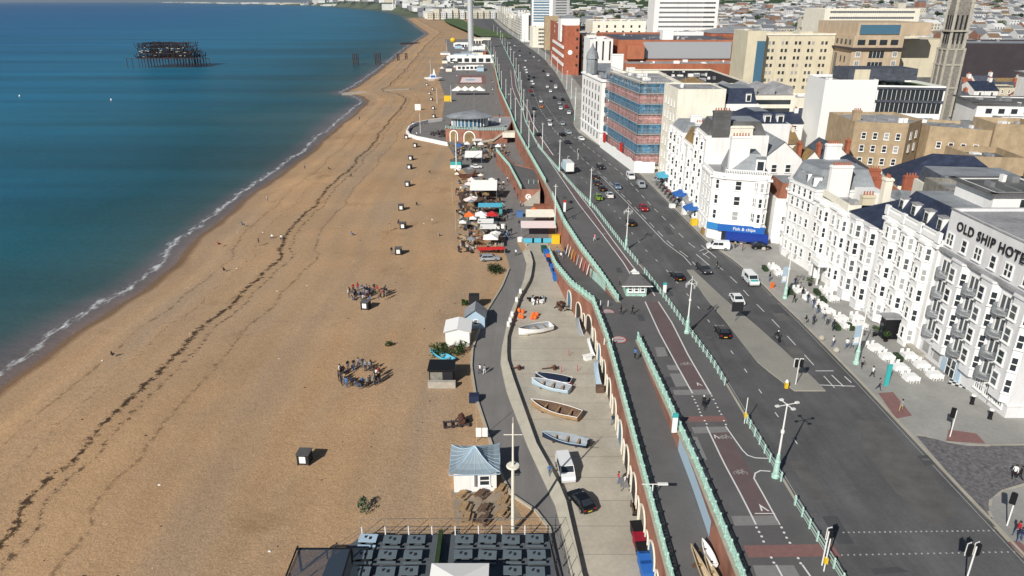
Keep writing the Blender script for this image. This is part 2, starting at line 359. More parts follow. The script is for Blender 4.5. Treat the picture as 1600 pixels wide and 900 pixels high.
def beach_material():
 m = mat('shingle', (.475, .305, .170), .95, var=.13, scale=.035, var2=.0, detail=4)
 nt = m.node_tree; N = nt.nodes.new; L = nt.links.new; b = nt.nodes['Principled BSDF']
 g = [n for n in nt.nodes if n.type == 'NEW_GEOMETRY'][0]
 src = b.inputs['Base Color'].links[0].from_socket
 at = N('ShaderNodeAttribute'); at.attribute_name = 'shore'
 def noise(scale, det=4, vec=None, rough=.6):
  n = N('ShaderNodeTexNoise'); n.inputs['Scale'].default_value = scale; n.inputs['Detail'].default_value = det; n.inputs['Roughness'].default_value = rough
  L(vec or g.outputs['Position'], n.inputs['Vector']); return n.outputs['Fac']
 def mr(v, a, b_, c=0, d=1):
  n = N('ShaderNodeMapRange'); n.inputs['From Min'].default_value = a; n.inputs['From Max'].default_value = b_
  n.inputs['To Min'].default_value = c; n.inputs['To Max'].default_value = d; L(v, n.inputs['Value']); return n.outputs[0]
 def mth(op, a, b_):
  n = N('ShaderNodeMath'); n.operation = op
  for k, x in ((0, a), (1, b_)):
   if isinstance(x, (int, float)): n.inputs[k].default_value = x
   else: L(x, n.inputs[k])
  return n.outputs[0]
 def scale(c, f):
  n = N('ShaderNodeVectorMath'); n.operation = 'SCALE'; L(c, n.inputs[0]); L(f, n.inputs['Scale']); return n.outputs[0]
 def mix(a, f, c):
  n = N('ShaderNodeMix'); n.data_type = 'RGBA'; L(a, n.inputs['A']); L(f, n.inputs['Factor'])
  if isinstance(c, tuple): n.inputs['B'].default_value = (*c, 1)
  else: L(c, n.inputs['B'])
  return n.outputs['Result']
 c = src; sy = N('ShaderNodeSeparateXYZ'); L(g.outputs['Position'], sy.inputs[0])
 c = mix(c, mr(noise(.02, 3), .42, .62, 0, .35), (.33, .26, .19))
 bn = N('ShaderNodeCombineXYZ'); L(mth('MULTIPLY', at.outputs['Fac'], .075), bn.inputs[0]); L(mth('MULTIPLY', sy.outputs['Y'], .006), bn.inputs[1])
 c = mix(c, mr(noise(1.0, 4, bn.outputs[0]), .47, .66, 0, .5), (.33, .265, .20))
 c = mix(c, mr(noise(.055, 4), .60, .72, 0, .45), (.22, .13, .06))
 c = scale(c, mr(noise(4.2, 5, rough=.85), .34, .66, .62, 1.34))
 c = scale(c, mr(noise(.9, 5, rough=.7), .3, .7, .90, 1.10))
 w = N('ShaderNodeTexWave'); w.wave_type = 'BANDS'; w.inputs['Scale'].default_value = .05; w.inputs['Distortion'].default_value = 5; w.inputs['Detail'].default_value = 3; w.inputs['Detail Scale'].default_value = .4
 cv = N('ShaderNodeCombineXYZ')
 L(at.outputs['Fac'], cv.inputs[0]); L(mth('MULTIPLY', sy.outputs['Y'], .16), cv.inputs[1]); L(cv.outputs[0], w.inputs['Vector'])
 c = scale(c, mr(w.outputs['Fac'], 0, 1, .965, 1.02))
 cy = N('ShaderNodeCombineXYZ'); L(mth('MULTIPLY', sy.outputs['Y'], 1.0), cy.inputs[1])
 wig = noise(.03, 7, cy.outputs[0], .68)
 for dist, amp, wid, lo, hi, st in ((24.5, 8, 1.1, .585, .64, .92), (27, 9, 1.0, .625, .68, .75), (33, 9, .8, .60, .68, .5), (13, 7, .7, .60, .68, .45), (18, 10, .6, .62, .7, .4)):
  cen = mth('ADD', mth('MULTIPLY', mth('SUBTRACT', wig, .5), amp), dist)
  dd = mth('ABSOLUTE', mth('SUBTRACT', at.outputs['Fac'], cen), 0)
  band = mr(dd, 0, wid * 2.2, 1, 0)
  cl = mr(mth('ADD', mth('MULTIPLY', band, .27), mth('MULTIPLY', noise(.75, 7, rough=.8), .76)), lo, hi, 0, st)
  c = mix(c, mth('MULTIPLY', cl, mr(dd, wid * 1.5, wid * 2.6, 1, 0)), (.035, .022, .015))
 c = mix(c, mr(mth('ADD', at.outputs['Fac'], mth('MULTIPLY', noise(.08, 3), 2.5)), 2.6, 4.2, .75, 0), (.10, .055, .035))
 c = mix(c, mr(at.outputs['Fac'], 4, 9, .25, 0), (.22, .15, .10))
 L(c, b.inputs['Base Color'])
 bp = N('ShaderNodeBump'); bp.inputs['Strength'].default_value = .75; bp.inputs['Distance'].default_value = .16
 L(noise(1.6, 8, rough=.75), bp.inputs['Height']); L(bp.outputs[0], b.inputs['Normal'])
 b.inputs['Specular IOR Level'].default_value = .15
beach_material()
def beach_z(X, Y):
 d = X - shx(Y)
 z = SEA_Z + max(-1.5, d * .11) if d < 12 else min(-.02, SEA_Z + 1.32 + (d - 12) * .035)
 if Y > 600 and d > 20: z = min(z + (Y - 600) * .004, 1.5)
 return z
def beach_right(Y): return lerp_poly(EDGE, Y) + 2
def bxs(Y):
 a = shx(Y); w = beach_right(Y) - a
 near = [-25, -6, -2, 0, 1, 2, 3, 4.5, 6, 8, 10, 12, 15, 18, 22, 27, 33, 40, 48, 58]
 r = [a + (o if w > 65 else o * w / 65) for o in near]
 for t in (.2, .4, .6, .8, 1): r.append(r[19] + (beach_right(Y) - r[19]) * t)
 return r
ys = rows(-60, 2700, 2.5, 1.03)
tag(grid_mesh('beach', 'shingle', ys, bxs, beach_z, lambda X, Y: X - shx(Y)), kind='structure')
def hill(X, Y):
 inland = X - lerp_poly(KERB, min(Y, 2276))
 h = 0
 if inland > 260: h += min((inland - 260) * .036, 75)
 if Y > 2600: h += min(1, (Y - 2600) / 6000) * (95 + 45 * math.sin(X * .0007 + 1) + 25 * math.sin(X * .0019 + Y * .0006)) * min(1, max(0, (X + 3000 + .1 * Y) / 3500))
 return h
mat('town_ground', (.15, .148, .14), .95, var=.35, scale=.02, var2=.1, scale2=.4)
def far_land_material():
 m = mat('far_land', (.10, .12, .07), .95, var=.4, scale=.0015, detail=8)
 nt = m.node_tree; N = nt.nodes.new; L = nt.links.new; b = nt.nodes['Principled BSDF']
 g = [n for n in nt.nodes if n.type == 'NEW_GEOMETRY'][0]
 src = b.inputs['Base Color'].links[0].from_socket
 n = N('ShaderNodeTexNoise'); n.inputs['Scale'].default_value = .012; n.inputs['Detail'].default_value = 8; n.inputs['Roughness'].default_value = .75; L(g.outputs['Position'], n.inputs['Vector'])
 r = N('ShaderNodeMapRange'); r.inputs['From Min'].default_value = .56; r.inputs['From Max'].default_value = .66; r.inputs['To Max'].default_value = .5; L(n.outputs['Fac'], r.inputs['Value'])
 mx = N('ShaderNodeMix'); mx.data_type = 'RGBA'; L(src, mx.inputs['A']); L(r.outputs[0], mx.inputs['Factor']); mx.inputs['B'].default_value = (.34, .33, .31, 1)
 L(mx.outputs['Result'], b.inputs['Base Color'])
far_land_material()
def town_xs(Y):
 a = lerp_poly(EDGE, Y); return [a + o for o in (0, 6, 14, 30, 60, 120, 200, 260, 320, 400, 520, 700, 950, 1250, 1600, 2100, 2800, 3800, 6000)]
ys = rows(-40, 2700, 6.0, 1.035)
tag(grid_mesh('town_ground', 'town_ground', ys, town_xs, lambda X, Y: ZU(Y) + hill(X, Y) - .35), kind='structure')
def far_xs(Y):
 a = shx(Y) if Y > 2700 else lerp_poly(EDGE, Y)
 return [a + o for o in (-5, 15, 60, 150, 300, 500, 800, 1200, 1800, 2600, 3600, 5000, 7500, 11000, 16000, 24000, 40000)]
def far_z(X, Y):
 d = X - shx(Y)
 return min(SEA_Z + max(0, d * .05) + (0 if d < 10 else .3), 6.2) + (hill(X, Y) if d > 60 else 0)
ys = [2700 * 1.06 ** k for k in range(48)]
tag(grid_mesh('far_hills', 'far_land', ys, far_xs, far_z), kind='structure')
def sheet(name, m, left, right, y0, y1, dz, zf=ZU, step=4.0):
 L_ = (lambda Y: lerp_poly(left, Y)) if isinstance(left, list) else left
 R_ = (lambda Y: lerp_poly(right, Y)) if isinstance(right, list) else right
 return tag(grid_mesh(name, m, rows(y0, y1, step), lambda Y: [L_(Y), (L_(Y) + R_(Y)) / 2, R_(Y)], lambda X, Y: zf(Y) + dz), kind='structure')
def off(P, d): return [(x + d, y) for x, y in P]
def flat_poly(name, m, pts, dz=0.0, kind='structure', thick=0):
 vs = [Vector(p) for p in pts]; tris = tessellate_polygon([vs])
 v = [(p.x, p.y, p.z + dz) for p in vs]; f = []
 for t in tris:
  a, b, c = (vs[i] for i in t)
  f.append(t if (b - a).cross(c - a).z > 0 else (t[0], t[2], t[1]))
 me = bpy.data.meshes.new(name); me.from_pydata(v, [], f); me.materials.append(M[m]); me.update()
 return tag(ob(name, me), kind=kind)
PROM_R = off(RAIL, .35)
sheet('promenade', 'prom_asphalt', EDGE, PROM_R, 20, 2700, .05)
sheet('promenade_landing', 'prom_asphalt', [(14.5, 99), (14.2, 118)], off(EDGE, .3), 99.8, 117, .045)
def road_left(Y): return lerp_poly(PROM_R, Y) + .01
sheet('road', 'asphalt', road_left, KERB, 20, 2276, .012 - .06)
def kerb_strip(name, P, w, dz0, dz1, y0, y1, m='pale_kerb'):
 mb = MB(); ys = rows(y0, y1, 4.0)
 for a, b in zip(ys, ys[1:]):
  xa, xb = lerp_poly(P, a), lerp_poly(P, b)
  za, zb = ZU(a), ZU(b)
  mb.poly([(xa, a, za + dz1), (xa + w, a, za + dz1), (xb + w, b, zb + dz1), (xb, b, zb + dz1)])
  for xx in (0, w):
   mb.poly([(xa + xx, a, za + dz0), (xb + xx, b, zb + dz0), (xb + xx, b, zb + dz1), (xa + xx, a, za + dz1)])
 return tag(mb.build(name, m), kind='structure')
kerb_strip('kerb', off(RAIL, .36), .28, -.05, .085, 20, 1400)
sheet('pavement', 'pavement', KERB, lambda Y: lerp_poly(KERB, Y) + (17 if Y < 150 else 10), 20, 2276, .07)
kerb_strip('kerb', off(KERB, -.3), .30, -.05, .09, 20, 640)
# ================================================================ lower promenade, walls, ramps, markings
def line(px, z=0):
 f = (lambda p: gu(*p)) if z == 'u' else (lambda p: gp(p[0], p[1], z))
 return sorted([(q.x, q.y) for q in map(f, px)], key=lambda t: t[1])
def zr(Y): return 6.94 - (100 - Y) * .027 if Y < 100 else ZU(Y)
def zfar(Y): return max(.1, 6.3 - (Y - 115.6) * 6.2 / 46)
LP = line([(917, 900), (858, 812), (795, 770), (768, 690), (745, 620), (738, 575), (740, 545), (760, 490), (785, 450), (797, 420), (790, 395), (775, 340), (757, 300), (720, 262), (700, 228), (690, 190), (695, 150), (684, 120), (692, 100), (700, 78), (694, 62)])
LP[0] = (LP[0][0], 20)
RP = line([(922, 900), (870, 797), (825, 700), (792, 615), (782, 570), (784, 545), (795, 495), (818, 440), (823, 415), (817, 395), (808, 380)])
RP[0] = (RP[0][0] + 1, 20)
YL = line([(937, 905), (882, 780), (838, 700), (803, 600), (792, 565), (793, 530), (812, 470), (829, 440), (833, 415), (829, 400), (818, 378)])
YL[0] = (YL[0][0] + 1, 20)
FRAMP = [(14.2, 115.6), (11.3, 128), (9.3, 145), (8.6, 162)]
WALLBASE = WALLA + FRAMP[1:] + [(10.6, 196)] + EDGE[9:]
Y_END = YL[-1][1]
zero = lambda Y: 0
sheet('lower_promenade', 'lower_asphalt', LP, RP, 20, Y_END, .02, zero)
sheet('lower_promenade', 'lower_asphalt', LP, WALLBASE, Y_END + .02, 1150, .02, lambda Y: 0 if Y < 600 else (Y - 600) * .004)
sheet('yard', 'yard_concrete', YL, WALLBASE, 20, Y_END, .024, zero)
mb = MB()
ys = rows(30, Y_END - 8, 3)
for a, b in zip(ys, ys[1:]):
 xa0, xb0, xa1, xb1 = lerp_poly(RP, a), lerp_poly(RP, b), lerp_poly(YL, a), lerp_poly(YL, b)
 h = .85
 mb.poly([(xa0, a, h * .18), (xa1, a, h), (xb1, b, h), (xb0, b, h * .18)])
 mb.poly([(xa1, a, 0), (xb1, b, 0), (xb1, b, h), (xa1, a, h)])
 mb.poly([(xa0, a, 0), (xa0, a, h * .18), (xb0, b, h * .18), (xb0, b, 0)])
tag(mb.build('low_wall', 'pale_kerb'), 'long curved pale concrete wall between the boat yard and the lower promenade', 'wall')
mb = MB(); ys = rows(62, 150, 3)
for a, b in zip(ys, ys[1:]):
 xa, xb = lerp_poly(LP, a), lerp_poly(LP, b)
 for q in ([(xa - .35, a, .3), (xa, a, .3), (xb, b, .3), (xb - .35, b, .3)], [(xa, a, 0), (xb, b, 0), (xb, b, .3), (xa, a, .3)], [(xa - .35, a, -.2), (xa - .35, a, .3), (xb - .35, b, .3), (xb - .35, b, -.2)]):
  mb.poly(q)
tag(mb.build('beach_kerb', 'pale_kerb'), 'low pale kerb wall between the shingle and the lower promenade', 'kerb')
sheet('ramp', 'prom_asphalt', WALLA, EDGE, 20, 99.8, .04, zr)
sheet('ramp', 'prom_asphalt', FRAMP, EDGE, 115.6, 162, .04, zfar)
stripes('brick_wall', (.34, .155, .105), (.25, .12, .085), 1.6, 'Z', .9, .2, .7); streaks('brick_wall', .35, .5, .25, .25, .42, .68)
mat('coping', (.40, .38, .31), .9, var=.15, scale=1)
def wall_run(name, P, y0, y1, zb, zt, label, step=3.0, thick=.5, side=1):
 ys = sorted(set([y for y in rows(y0, y1, step)] + [y for x, y in P if y0 < y < y1]))
 mb = MB(); cp = MB()
 for a, b in zip(ys, ys[1:]):
  xa, xb = lerp_poly(P, a), lerp_poly(P, b)
  mb.poly([(xa, b * 0 + a, zb(a) - .1), (xa, a, zt(a)), (xb, b, zt(b)), (xb, b, zb(b) - .1)][::-1])
  mb.poly([(xa + thick, a, zb(a) - .1), (xa + thick, a, zt(a)), (xb + thick, b, zt(b)), (xb + thick, b, zb(b) - .1)])
  o = .12
  P8 = [(xa - o, a), (xa + thick + o, a), (xb + thick + o, b), (xb - o, b)]
  i = len(cp.v)
  cp.v += [(p[0], p[1], zt(p[1])) for p in P8] + [(p[0], p[1], zt(p[1]) + .16) for p in P8]
  for q in ((3, 2, 1, 0), (4, 5, 6, 7), (1, 2, 6, 5), (3, 0, 4, 7)): cp.f.append(tuple(i + k for k in q)); cp.m.append(0)
 root = thing(name, label, 'wall', (0, 0, 0))
 mb.build('brickwork', 'brick_wall', root); cp.build('coping', 'coping', root)
 return root
w1 = wall_run('arches_wall', WALLA + FRAMP[1:], 30, 162, zero, lambda Y: (zr(Y) if Y < 100 else ZU(Y) if Y < 115.6 else zfar(Y)) + .05, 'long red brick wall of arches under the mint railing beside the boat yard')
wall_run('ramp_wall', EDGE, 30, 99.5, lambda Y: zr(Y), lambda Y: ZU(Y) + .06, 'red brick wall between the sloping ramp and the upper promenade, blue mural on it')
wall_run('ramp_wall', off(EDGE, .05), 116, 640, lambda Y: zfar(Y) if Y < 162 else 0, lambda Y: ZU(Y) + .06, 'red brick sea wall running into the distance below the upper promenade')
mat('arch_dark', (.05, .04, .035), .8); mat('arch_door', (.30, .26, .20), .8, var=.2, scale=2); mat('arch_blue', (.10, .20, .30), .7)
def arch_mesh(w, h, t=.22):
 rim = MB(); door = MB()
 r = w / 2; n = 10; zc = h - r
 O = [(-r - t, 0)] + [(-(r + t) * math.cos(math.pi * k / n), zc + (r + t) * math.sin(math.pi * k / n)) for k in range(n + 1)] + [(r + t, 0)]
 I = [(-r, 0)] + [(-r * math.cos(math.pi * k / n), zc + r * math.sin(math.pi * k / n)) for k in range(n + 1)] + [(r, 0)]
 for k in range(len(O) - 1):
  a, b, c, d = O[k], O[k + 1], I[k + 1], I[k]
  rim.poly([(-.14, a[0], a[1]), (-.14, b[0], b[1]), (-.14, c[0], c[1]), (-.14, d[0], d[1])])
  rim.poly([(-.14, a[0], a[1]), (0.02, a[0], a[1]), (0.02, b[0], b[1]), (-.14, b[0], b[1])])
  rim.poly([(-.14, d[0], d[1]), (0.02, d[0], d[1]), (0.02, c[0], c[1]), (-.14, c[0], c[1])])
 door.poly([(-.03, p[0], p[1]) for p in I])
 return rim, door
rim, door = arch_mesh(2.9, 3.5)
rim_me = rim.mesh('arch', 'stucco_cream'); door_mes = [door.mesh('door', m) for m in ('arch_dark', 'arch_door', 'arch_blue', 'arch_dark')]
rim_s, door_s = arch_mesh(1.1, 2.6, .2)
rims_me = rim_s.mesh('arch', 'stucco_cream'); doors_me = door_s.mesh('door', 'arch_dark')
Y = 47; k = 0
while Y < 136:
 P = WALLA + FRAMP[1:]; x = lerp_poly(P, Y); a = math.atan2(lerp_poly(P, Y + 1) - lerp_poly(P, Y - 1), 2)
 if Y < 129:
  o = ob('arch', rim_me, w1, (x - .01, Y, .0), -a); ob('door', door_mes[(k * 7) % 4], o)
  if Y < 120:
   o = ob('arch', rims_me, w1, (lerp_poly(P, Y + 2.9) - .01, Y + 2.9, .0), -a); ob('door', doors_me, o)
 Y += 5.8; k += 1
post_o = MB(); post_o.box(-.09, -.09, 0, .09, .09, 1.15); post_o.lathe(0, 0, [(.05, 1.15), (.13, 1.24), (.13, 1.32), (.03, 1.42)], 6); post_me = post_o.mesh('post', 'mint')
rp = MB(); rp.box(-.07, -.07, 0, .07, .07, 1.05); rp.lathe(0, 0, [(.09, 1.05), (.10, 1.12), (.02, 1.2)], 6); rpost_me = rp.mesh('post', 'mint_pale')
def railing(P, y0, y1, zf, label, spacing=1.9, ornate=True, cat='railing', group=None, offx=0.0, thick=1.0):
 root = thing('railing' if not ornate else 'balustrade', label, cat, (0, 0, 0), 0, group)
 pts = []; Y = y0
 while Y < y1:
  pts.append(Vector((lerp_poly(P, Y) + offx, Y, zf(Y))))
  dx = lerp_poly(P, Y + .5) - lerp_poly(P, Y - .5); Y += spacing / math.sqrt(1 + dx * dx)
 pts.append(Vector((lerp_poly(P, y1) + offx, y1, zf(y1))))
 mb = MB(); pan = MB()
 up = lambda p, h: (p.x, p.y, p.z + h)
 for a, b in zip(pts, pts[1:]):
  if ornate:
   mb.tube(up(a, 1.12), up(b, 1.12), .07 * thick, n=5); mb.tube(up(a, .16), up(b, .16), .05 * thick, n=4)
   mb.tube(up(a, .9), up(b, .9), .035 * thick, n=4)
   n = 4
   for i in range(n):
    p, q = a.lerp(b, i / n), a.lerp(b, (i + 1) / n); m = (p + q) / 2
    pan.tube(up(p, .16), up(q, .9), .035 * thick, n=4); pan.tube(up(p, .9), up(q, .16), .035 * thick, n=4)
    pan.lathe(m.x, m.y, [(.13 * thick, m.z + .45), (.13 * thick, m.z + .60)], 6)
  else:
   for h in (1.0, .62, .25): mb.tube(up(a, h), up(b, h), .035 * thick, n=4)
 mb.build('rail', 'mint' if ornate else 'mint_pale', root)
 if ornate: pan.build('lattice', 'mint', root)
 me = post_me if ornate else rpost_me
 for p in pts[:100]: ob('post', me, root, p)
 if len(pts) > 100:
  big = MB()
  for p in pts[100:]: big.box(p.x - .08, p.y - .08, p.z, p.x + .08, p.y + .08, p.z + 1.15)
  tag(big.build('post', 'mint', root), kind='stuff')
 return root
pa = WALLA + FRAMP[1:]
ztop = lambda Y: (zr(Y) if Y < 100 else ZU(Y) if Y < 115.6 else zfar(Y)) + .2
railing(pa, 42, 115, ztop, 'ornate mint green railing on top of the brick arches wall above the boats', offx=.2, thick=1.25)
railing(pa, 115.8, 161, ztop, 'ornate mint green railing sloping down beside the surf boards and bins', offx=.2, thick=1.25)
railing(EDGE, 42, 99.4, lambda Y: ZU(Y) + .2, 'ornate mint green railing between ramp and upper promenade in the foreground', offx=.22, thick=1.25)
railing(EDGE, 116.4, 190, lambda Y: ZU(Y) + .2, 'ornate mint green railing above the cafe terraces behind the shelter', offx=.27, thick=1.25)
railing(EDGE, 206, 258, lambda Y: ZU(Y) + .2, 'ornate mint green railing beside the sloping stair by the brick block', offx=.27, thick=1.3)
railing(EDGE, 262, 420, lambda Y: ZU(Y) + .2, 'ornate mint green railing next to the red brick bar with grey roof', offx=.27, thick=1.5, spacing=3)
railing(EDGE, 424, 900, lambda Y: ZU(Y) + .2, 'far mint green railing leading to the tall silver tower', offx=.27, thick=2.2, spacing=7)
rr = [(y0, y1) for y0, y1 in ((44, 58.5), (62.5, 74.5), (84.5, 131), (136, 214), (222, 262))]
lab = ['mint green roadside railing in the bottom right foreground', 'short mint green roadside railing by the kerb below the tall lamp', 'mint green roadside railing beside the cycle lane below the shelter', 'long mint green roadside railing from the shelter to the lorry', 'mint green roadside railing behind the parked lorry']
for (a, b), l in zip(rr, lab): railing(RAIL, a, b, lambda Y: ZU(Y) + .08, l, spacing=1.8, ornate=False, offx=.1, thick=1.1)
railing(RAIL, 268, 420, lambda Y: ZU(Y) + .08, 'distant mint green roadside railing past the crossing', spacing=4, ornate=False, offx=.1, thick=1.8)
railing(RAIL, 430, 1000, lambda Y: ZU(Y) + .08, 'farthest pale green roadside railing curving along the road', spacing=8, ornate=False, offx=.1, thick=3)
CL = line([(853, 243), (905, 320), (940, 365), (975, 412), (1003, 460), (1030, 520), (1057, 570), (1082, 615)], 'u')
CR = line([(872, 262), (925, 330), (955, 372), (985, 412), (1017, 452), (1050, 505), (1075, 555), (1111, 617)], 'u')
sheet('cycle_lane', 'red_lane', CL, CR, CL[0][1], CL[-1][1], .055)
CL2 = line([(1104, 667), (1130, 722), (1160, 778), (1181, 820)], 'u'); CR2 = line([(1134, 667), (1158, 712), (1192, 770), (1218, 820)], 'u')
sheet('cycle_lane', 'red_lane', CL2, CR2, CL2[0][1], CL2[-1][1], .055)
CLf = [(CL[-1][0], CL[-1][1])] + line([(835, 215), (822, 190), (818, 175), (805, 150), (800, 135), (798, 110)], 'u'); CRf = off(CLf, 2.6)
sheet('cycle_lane', 'red_lane', CLf, CRf, CLf[0][1], CLf[-1][1], .055)
def paint_line(P, y0, y1, w=.14, m='paint', dz=.062, dash=None, zf=ZU, mb=None):
 own = mb is None; mb = mb or MB(); Y = y0
 while Y < y1:
  if dash: segs = [(Y, min(y1, Y + dash[0]))]; Y += dash[0] + dash[1]
  else: segs = [(Y, min(y1, Y + 2.5))]; Y += 2.5
  for a, b in segs:
   n = max(1, int((b - a) / 2.5))
   for i in range(n):
    p, q = a + (b - a) * i / n, a + (b - a) * (i + 1) / n
    xa, xb = lerp_poly(P, p), lerp_poly(P, q)
    mb.poly([(xa - w / 2, p, zf(p) + dz), (xa + w / 2, p, zf(p) + dz), (xb + w / 2, q, zf(q) + dz), (xb - w / 2, q, zf(q) + dz)])
 if own: return tag(mb.build('painted_line', m), kind='structure')
for P in (CL, CR): paint_line(P, P[0][1], P[-1][1], .2)
for P in (CL2,): paint_line(P, P[0][1], P[-1][1], .17)
for P in (CLf, CRf): paint_line(P, P[0][1], P[-1][1], .3)
CRb = line([(1134, 667), (1160, 705), (1172, 712), (1185, 716), (1200, 716)], 'u')
def paint_path(px, w=.16, z='u', dz=.062, m='paint'):
 pts = [gu(*p) for p in px] if z == 'u' else [gp(p[0], p[1], z) for p in px]
 mb = MB()
 for a, b in zip(pts, pts[1:]):
  d = (b - a); d.z = 0; d.normalize(); n = Vector((-d.y, d.x, 0)) * w / 2; e = d * w * .4
  mb.poly([a - n - e + Vector((0, 0, dz)), b - n + e + Vector((0, 0, dz)), b + n + e + Vector((0, 0, dz)), a + n - e + Vector((0, 0, dz))][::1])
 return tag(mb.build('painted_line', m), kind='structure')
paint_path([(1134, 667), (1150, 690), (1160, 704), (1168, 712), (1180, 716), (1200, 717)])
paint_path([(1203, 737), (1188, 736), (1180, 740), (1178, 748), (1190, 769), (1218, 820)])
def quads(name, m, qs, dz=.058):
 for q in qs:
  q = [gu(*p) for p in q]; flat_poly(name, m, q, dz)
quads('tactile_paving', 'tactile_grey', [[(1054, 618), (1112, 617), (1108, 609), (1051, 610)], [(1085, 678), (1138, 676), (1134, 667), (1080, 668)], [(1148, 822), (1218, 821), (1210, 806), (1142, 807)], [(1182, 902), (1250, 902), (1240, 884), (1176, 884)]], .06)
quads('tactile_paving', 'tactile_red', [[(1077, 660), (1137, 659), (1131, 650), (1072, 651)], [(1169, 872), (1290, 870), (1275, 851), (1161, 853)]], .06)
quads('paving_patch', 'tactile_grey', [[(1045, 579), (1061, 579), (1057, 571), (1041, 571)], [(1056, 605), (1075, 604), (1065, 584), (1046, 584)], [(1087, 720), (1105, 719), (1089, 683), (1068, 683)], [(1099, 751), (1112, 750), (1103, 730), (1090, 730)], [(1027, 558), (1044, 557), (1038, 543), (1023, 543)]], .057)
quads('paving_patch', 'tactile_red', [[(1290, 872), (1315, 871), (1300, 850), (1275, 850)]], .057)
def disc(px, py, r, m, dz, r0=0, z=None):
 c = gu(px, py) if z is None else gp(px, py, z); mb = MB(); n = 28
 O = [(c.x + r * math.cos(2 * math.pi * k / n), c.y + r * math.sin(2 * math.pi * k / n), c.z + dz) for k in range(n)]
 if r0:
  I = [(c.x + r0 * math.cos(2 * math.pi * k / n), c.y + r0 * math.sin(2 * math.pi * k / n), c.z + dz) for k in range(n)]
  for k in range(n): j = (k + 1) % n; mb.poly([I[k], O[k], O[j], I[j]])
 else: mb.poly(O)
 tag(mb.build('painted_disc', m), kind='structure'); return c
for p in ((949, 488), (967, 531)):
 disc(*p, 1.25, 'paint_worn', .06); disc(*p, 1.25, 'red_paint', .066, 1.08)
 c = gu(*p)
 mb = MB()
 for k in range(7): mb.box(c.x - .8 + k * .24, c.y - .15, c.z + .063, c.x - .65 + k * .24, c.y + .16, c.z + .068)
 tag(mb.build('painted_mark', 'red_paint'), kind='structure')
def glyph_bike(px, py, s=1.0, a=0):
 c = gu(px, py); mb = MB(); ca, sa = math.cos(a), math.sin(a)
 T = lambda x, y: (c.x + (x * ca - y * sa) * s, c.y + (x * sa + y * ca) * s, c.z + .064)
 def bar(p, q, w=.09):
  d = Vector((q[0] - p[0], q[1] - p[1])); d.normalize(); n = Vector((-d.y, d.x)) * w / 2
  mb.poly([T(p[0] - n.x, p[1] - n.y), T(q[0] - n.x, q[1] - n.y), T(q[0] + n.x, q[1] + n.y), T(p[0] + n.x, p[1] + n.y)])
 for cx in (-.6, .6):
  for k in range(12):
   t, u = 2 * math.pi * k / 12, 2 * math.pi * (k + 1) / 12
   bar((cx + .38 * math.cos(t), .4 * math.sin(t)), (cx + .38 * math.cos(u), .4 * math.sin(u)))
 for p, q in (((-.6, 0), (-.25, .6)), ((-.25, .6), (.45, .6)), ((.6, 0), (.42, .85)), ((-.25, .6), (.05, 0)), ((.05, 0), (.45, .6)), ((.25, .88), (.6, .85)), ((-.35, .75), (-.1, .75)), ((-.6, 0), (.05, 0))): bar(p, q)
 tag(mb.build('cycle_symbol', 'paint_worn'), kind='structure')
glyph_bike(1132, 685, .8); glyph_bike(1157, 740, .75); glyph_bike(1072, 570, .8); glyph_bike(943, 366, .7)
def triangle(px, py, s=.9):
 c = gu(px, py); mb = MB(); P = [(-.5, -.55), (.55, -.55), (-.35, .8)]; Q = [(-.32, -.4), (.28, -.4), (-.27, .35)]
 for k in range(3):
  j = (k + 1) % 3
  mb.poly([(c.x + x * s, c.y + y * s, c.z + .064) for x, y in (P[k], P[j], Q[j], Q[k])])
 tag(mb.build('painted_triangle', 'paint'), kind='structure')
triangle(1196, 797, 1.1); triangle(1094, 602, .9); triangle(1121, 684, .8)
def dots(pairs, r=.13, m='paint', dzs=.062):
 mb = MB()
 for x, y in pairs:
  c = gu(x, y); mb.lathe(c.x, c.y, [(r, c.z + dzs), (r, c.z + dzs + .02)], 8)
 tag(mb.build('road_studs', m), kind='structure')
dots([(1082, 620), (1085, 625), (1087, 630), (1090, 635), (1092, 640), (1094, 645), (1096, 650), (1101, 658), (1104, 663)])
dots([(1112, 619), (1115, 625), (1118, 631), (1121, 637), (1124, 643), (1127, 648), (1131, 658), (1134, 664)])
dots([(1182, 825), (1186, 832), (1190, 839), (1193, 847), (1205, 872), (1209, 880), (1221, 825), (1225, 833), (1229, 841), (1234, 849), (1247, 873), (1251, 881)])
dots([(1318 + k * 8.1, 832 - k * .1) for k in range(30)], .09, 'paint_worn', .0); dots([(1306 + k * 9.6, 867.5 - k * .18) for k in range(30)], .09, 'paint_worn', .0)
paint_path([(1213, 884), (1222, 901)], .17); paint_path([(1254, 884), (1266, 901)], .17); paint_path([(1180, 803), (1210, 803)], .12)
road_z = lambda Y: ZU(Y) - .048
MLEFT = line([(1270, 612), (1243, 612), (1186, 569), (1132, 500), (1100, 462), (1070, 417)], 'u'); MLEFT = [(37.9, 82.6)] + [p for p in MLEFT if p[1] > 84]
MRIGHT = line([(1283, 603), (1220, 543), (1177, 505), (1126, 462), (1078, 417)], 'u')
y0, y1 = 83, 133
mm = MB(); ys = rows(y0, y1, 3)
